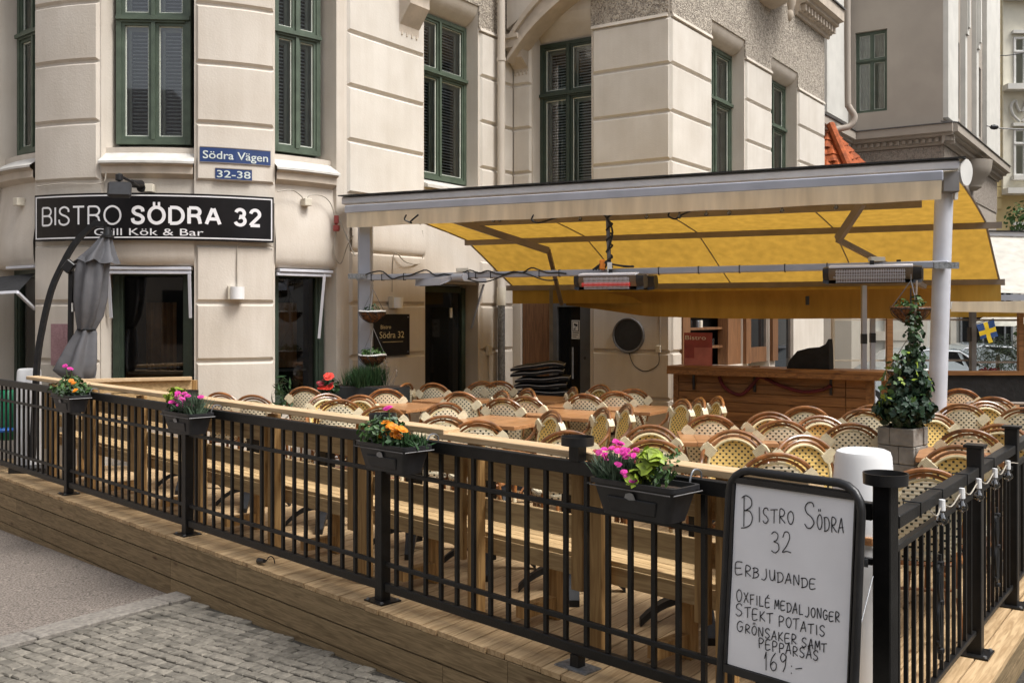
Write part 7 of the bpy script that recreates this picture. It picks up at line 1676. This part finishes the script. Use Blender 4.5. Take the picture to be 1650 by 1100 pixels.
# silver saloon seen from the side, nose hidden by the bar
def car(label, x0, Y, zg, L_=4.5):
    t = thing('parked_car', label, 'car', (x0+L_/2, Y, zg), 0, None)
    side = [(0, .45), (.05, .72), (.55, .86), (1.15, .93), (1.75, 1.36), (2.3, 1.46), (3.0, 1.42), (3.75, 1.08), (4.35, .98), (4.5, .80), (4.5, .40), (4.3, .28), (.2, .28)]
    sc_ = L_/4.5; W_ = .86
    mb = MB(); n = len(side); secs_ = []
    for y, k in ((-W_, 0), (-W_+.0, 1), (-.62, 2), (.62, 2), (W_, 1), (W_, 0)):
        secs_.append([Vector((x0+x*sc_, Y+(y if z < .98 or k == 2 else y*.86), zg+z*(1 if k == 2 or z < 1 else .985))) for x, z in side])
    A_ = [Vector((x0+x*sc_, Y-W_*(1 if z < .95 else .80), zg+z)) for x, z in side]; B_ = [Vector((x0+x*sc_, Y+W_*(1 if z < .95 else .80), zg+z)) for x, z in side]
    M1 = [Vector((x0+x*sc_, Y-W_*.55, zg+z+(.03 if z > .8 else 0))) for x, z in side]; M2 = [Vector((x0+x*sc_, Y+W_*.55, zg+z+(.03 if z > .8 else 0))) for x, z in side]
    mb.add(A_+M1+M2+B_, [tuple(range(n))[::-1], tuple(range(3*n, 4*n))]+[(j*n+i, j*n+(i+1) % n, (j+1)*n+(i+1) % n, (j+1)*n+i) for j in range(3) for i in range(n)]); build('body', mb, 'car_silver', t, smooth=True)
    yy = Y-W_*.80-.012; g = lambda x, z, dy=0: Vector((x0+x*sc_, yy-(.0 if z > 1.0 else .03)+dy, zg+z))
    for pts in ([(1.30, .99), (1.80, 1.33), (2.28, 1.40), (2.30, .98)], [(2.38, .98), (2.36, 1.40), (2.95, 1.37), (3.15, .98)], [(3.22, .98), (3.05, 1.36), (3.28, 1.25), (3.55, 1.03)]):
        mb = MB(); mb.add([g(x, z) for x, z in pts], [(0, 1, 2, 3)]); build('side_window', mb, 'dark_glass', t)
    mb = MB(); mb.tube([g(1.28, .985, -.005), g(1.80, 1.365, -.005), g(2.3, 1.425, -.005), g(3.0, 1.39, -.005), g(3.6, 1.03, -.005)], .014, 6); build('window_trim', mb, 'alu_white', t)
    mb = MB(); mb.add([Vector((x0+3.08*sc_, Y-.55, zg+1.425)), Vector((x0+3.70*sc_, Y-.6, zg+1.135)), Vector((x0+3.70*sc_, Y+.6, zg+1.135)), Vector((x0+3.08*sc_, Y+.55, zg+1.425))], [(0, 1, 2, 3)]); build('rear_window', mb, 'dark_glass', t)
    for x in (.9, 3.55):
        mb = MB(); Tw = Matrix.Translation((x0+x*sc_, Y-W_-.01, zg+.32)) @ Matrix.Rotation(R(90), 4, 'X'); mb.lathe([(.20, .0), (.31, .0), (.32, -.03), (.32, -.18)], (0, 0, 0), 22, T=Tw); w = build('wheel', mb, 'rubber', t, smooth=True)
        mb = MB(); mb.lathe([(0, .02), (.06, .02), (.2, .005)], (0, 0, 0), 22, T=Tw); build('rim', mb, 'alu_white', w)
    mb = MB(); mb.box(x0+4.44*sc_, x0+4.51*sc_, Y-W_+.02, Y-W_+.32, zg+.72, zg+.86); build('tail_light', mb, 'petal_darkred', t)
car('silver-blue car parked behind the glass screen, seen from the side', (1322-825)/1600*21.5, 21.8, ground_z(8, 21.8)+.02, 4.25)
car('pale grey car parked beyond the silver one, only its roof and rear window showing', (1430-825)/1600*24.4, 24.6, ground_z(10, 24)+.02, 4.2)
# bush in a stand
t = thing('olive_bush', 'feathery grey-green bush in a dark stand behind the flag', 'bush', xy(1610, 14.6, -.4), 0)
c = at(1608, 572, 14.6); mb = MB(); leafs(mb, c, (.42, .35, .33), 900, .055, 'blade', up=.6); build('foliage', mb, 'leaf_grey', t); mb = MB(); leafs(mb, c+Vector((.05, 0, .02)), (.40, .35, .3), 450, .05, 'blade', up=.6); build('foliage', mb, 'leaf_dark', t)
mb = MB(); mb.tube([(c.x, c.y, -.3), (c.x, c.y, c.z)], .03, 6); build('trunk', mb, 'bronze_frame', t); mb = MB(); mb.box(c.x-.3, c.x+.3, c.y-.25, c.y+.25, -.5, .55); build('pot', mb, 'black_plastic', t)
mb = MB(); leafs(mb, at(1655, 540, 13.8), (.18, .15, .20), 150, .07, up=.6); single('bright_bush', mb, 'leaf_mid', 'bright green leaves at the right edge beside the flag', 'bush')
mb = MB(); leafs(mb, at(1652, 350, 30), (.62, .5, .5), 260, .13, up=.4); single('tree_branch', mb, 'leaf_mid', 'leafy twig hanging in at the right edge before the yellow house', 'branch')
mb = MB(); leafs(mb, at(1592, 598, 13.6), (.25, .1, .05), 90, .05); single('dark_red_plant', mb, 'petal_darkred', 'low dark red plant on top of the windbreak below the flag', 'plant')
# second awning at the right edge
a2 = thing('white_awning', 'white neighbouring awning with cream valance at the right edge', 'awning', xy(1640, 14, 2), 0)
pA = lambda px, py, Y: at(px, py, Y)
mb = MB(); mb.bar(pA(1588, 376, 14.4), pA(1780, 380, 14.2), .14, .07); build('cassette', mb, 'alu_white', a2)
mb = MB(); mb.bar(pA(1586, 373, 14.4), pA(1780, 376, 14.2), .2, .02); build('cassette_roof', mb, 'black_metal', a2)
mb = MB(); mb.grid([[pA(1592, 381, 14.35), pA(1780, 385, 14.15)], [pA(1566, 471, 12.6), pA(1780, 474, 12.4)]]); build('fabric', mb, 'white_cloth', a2)
mb = MB(); mb.bar(pA(1535, 480, 12.55), pA(1780, 478, 12.35), .06, .07); build('front_bar', mb, 'alu', a2)
mb = MB(); mb.grid([[pA(1535, 486, 12.5), pA(1780, 484, 12.3)], [pA(1532, 502, 12.5), pA(1780, 506, 12.3)]]); build('valance', mb, 'valance_cream', a2)
mb = MB(); mb.grid([[pA(1530, 498, 13.2), pA(1780, 498, 13.2)], [pA(1530, 511, 13.2), pA(1780, 511, 13.2)]]); build('rear_valance', mb, 'awning_yellow', a2)
mb = MB(); mb.bar(pA(1568, 480, 12.75), xy(1568, 12.75, 0), .06, .06); build('post', mb, 'alu_dark', a2)
t = thing('beige_parasol', 'pale beige parasol canopy far right above the bushes', 'parasol', xy(1640, 17, -.4), 0)
mb = MB(); c = at(1650, 520, 17); mb.lathe([(0, .25), (.6, .12), (.85, -.05)], c, 16); build('canopy', mb, 'white_cloth', t, smooth=True); mb = MB(); mb.tube([(c.x, c.y, -.5), (c.x, c.y, c.z+.2)], .03, 6); build('pole', mb, 'alu_dark', t)
# overhead wire with insulators
mb = MB(); mb.tube([at(1590, 203, 33), at(1612, 207, 33), at(1720, 212, 33)], .02, 5)
mb.lathe([(0, -.16), (.07, -.1), (.09, 0), (.07, .1), (0, .16)], (0, 0, 0), 10, T=Matrix.Translation(at(1602, 205, 33)) @ Matrix.Rotation(R(90), 4, 'Y')); single('overhead_wire', mb, 'black_metal', 'overhead wire with a dark insulator between the wing and the yellow house', 'wire')
mb = MB(); mb.tube(smoothpts([at(1590, 80, 36), at(1620, 90, 36), at(1720, 72, 36)], 4), .016, 4); single('overhead_wire', mb, 'black_metal', 'thin higher overhead wire in front of the yellow house windows', 'wire')
# little spot lamp lying on the deck edge
t = thing('spot_lamp', 'small black spot lamp lying on the deck edge below the railing', 'lamp', F(4.35, -.07, 0), 0)
c = F(4.40, -.075, .022); mb = MB(); mb.tube([c, c+(F(4.30, -.075)-F(4.40, -.075))*.75+Vector((0, 0, .012))], [.022, .013], 10); build('lamp_head', mb, 'black_metal', t, smooth=True)
mb = MB(); mb.tube(smoothpts([c+Vector((.05, 0, .0)), c+Vector((.075, 0, .03)), c+Vector((.10, 0, .02)), c+Vector((.11, 0, -.018))], 3), .004, 5); build('cable', mb, 'cable_black', t)
# wall strap on the deck post of the menu board
mb = MB(); mb.tube([bp_(1, .55), F(.02, -.06, .74)], .002, 4); single('thin_wire', mb, 'steel', 'thin wire tying the menu board to the railing', 'wire')
mb = MB(); mb.bar(F(.30, -.028, .775), F(.055, -.028, .775), .004, .03); single('perforated_strap', mb, 'galvanised', 'perforated metal strap on the rail beside the corner post', 'strap')
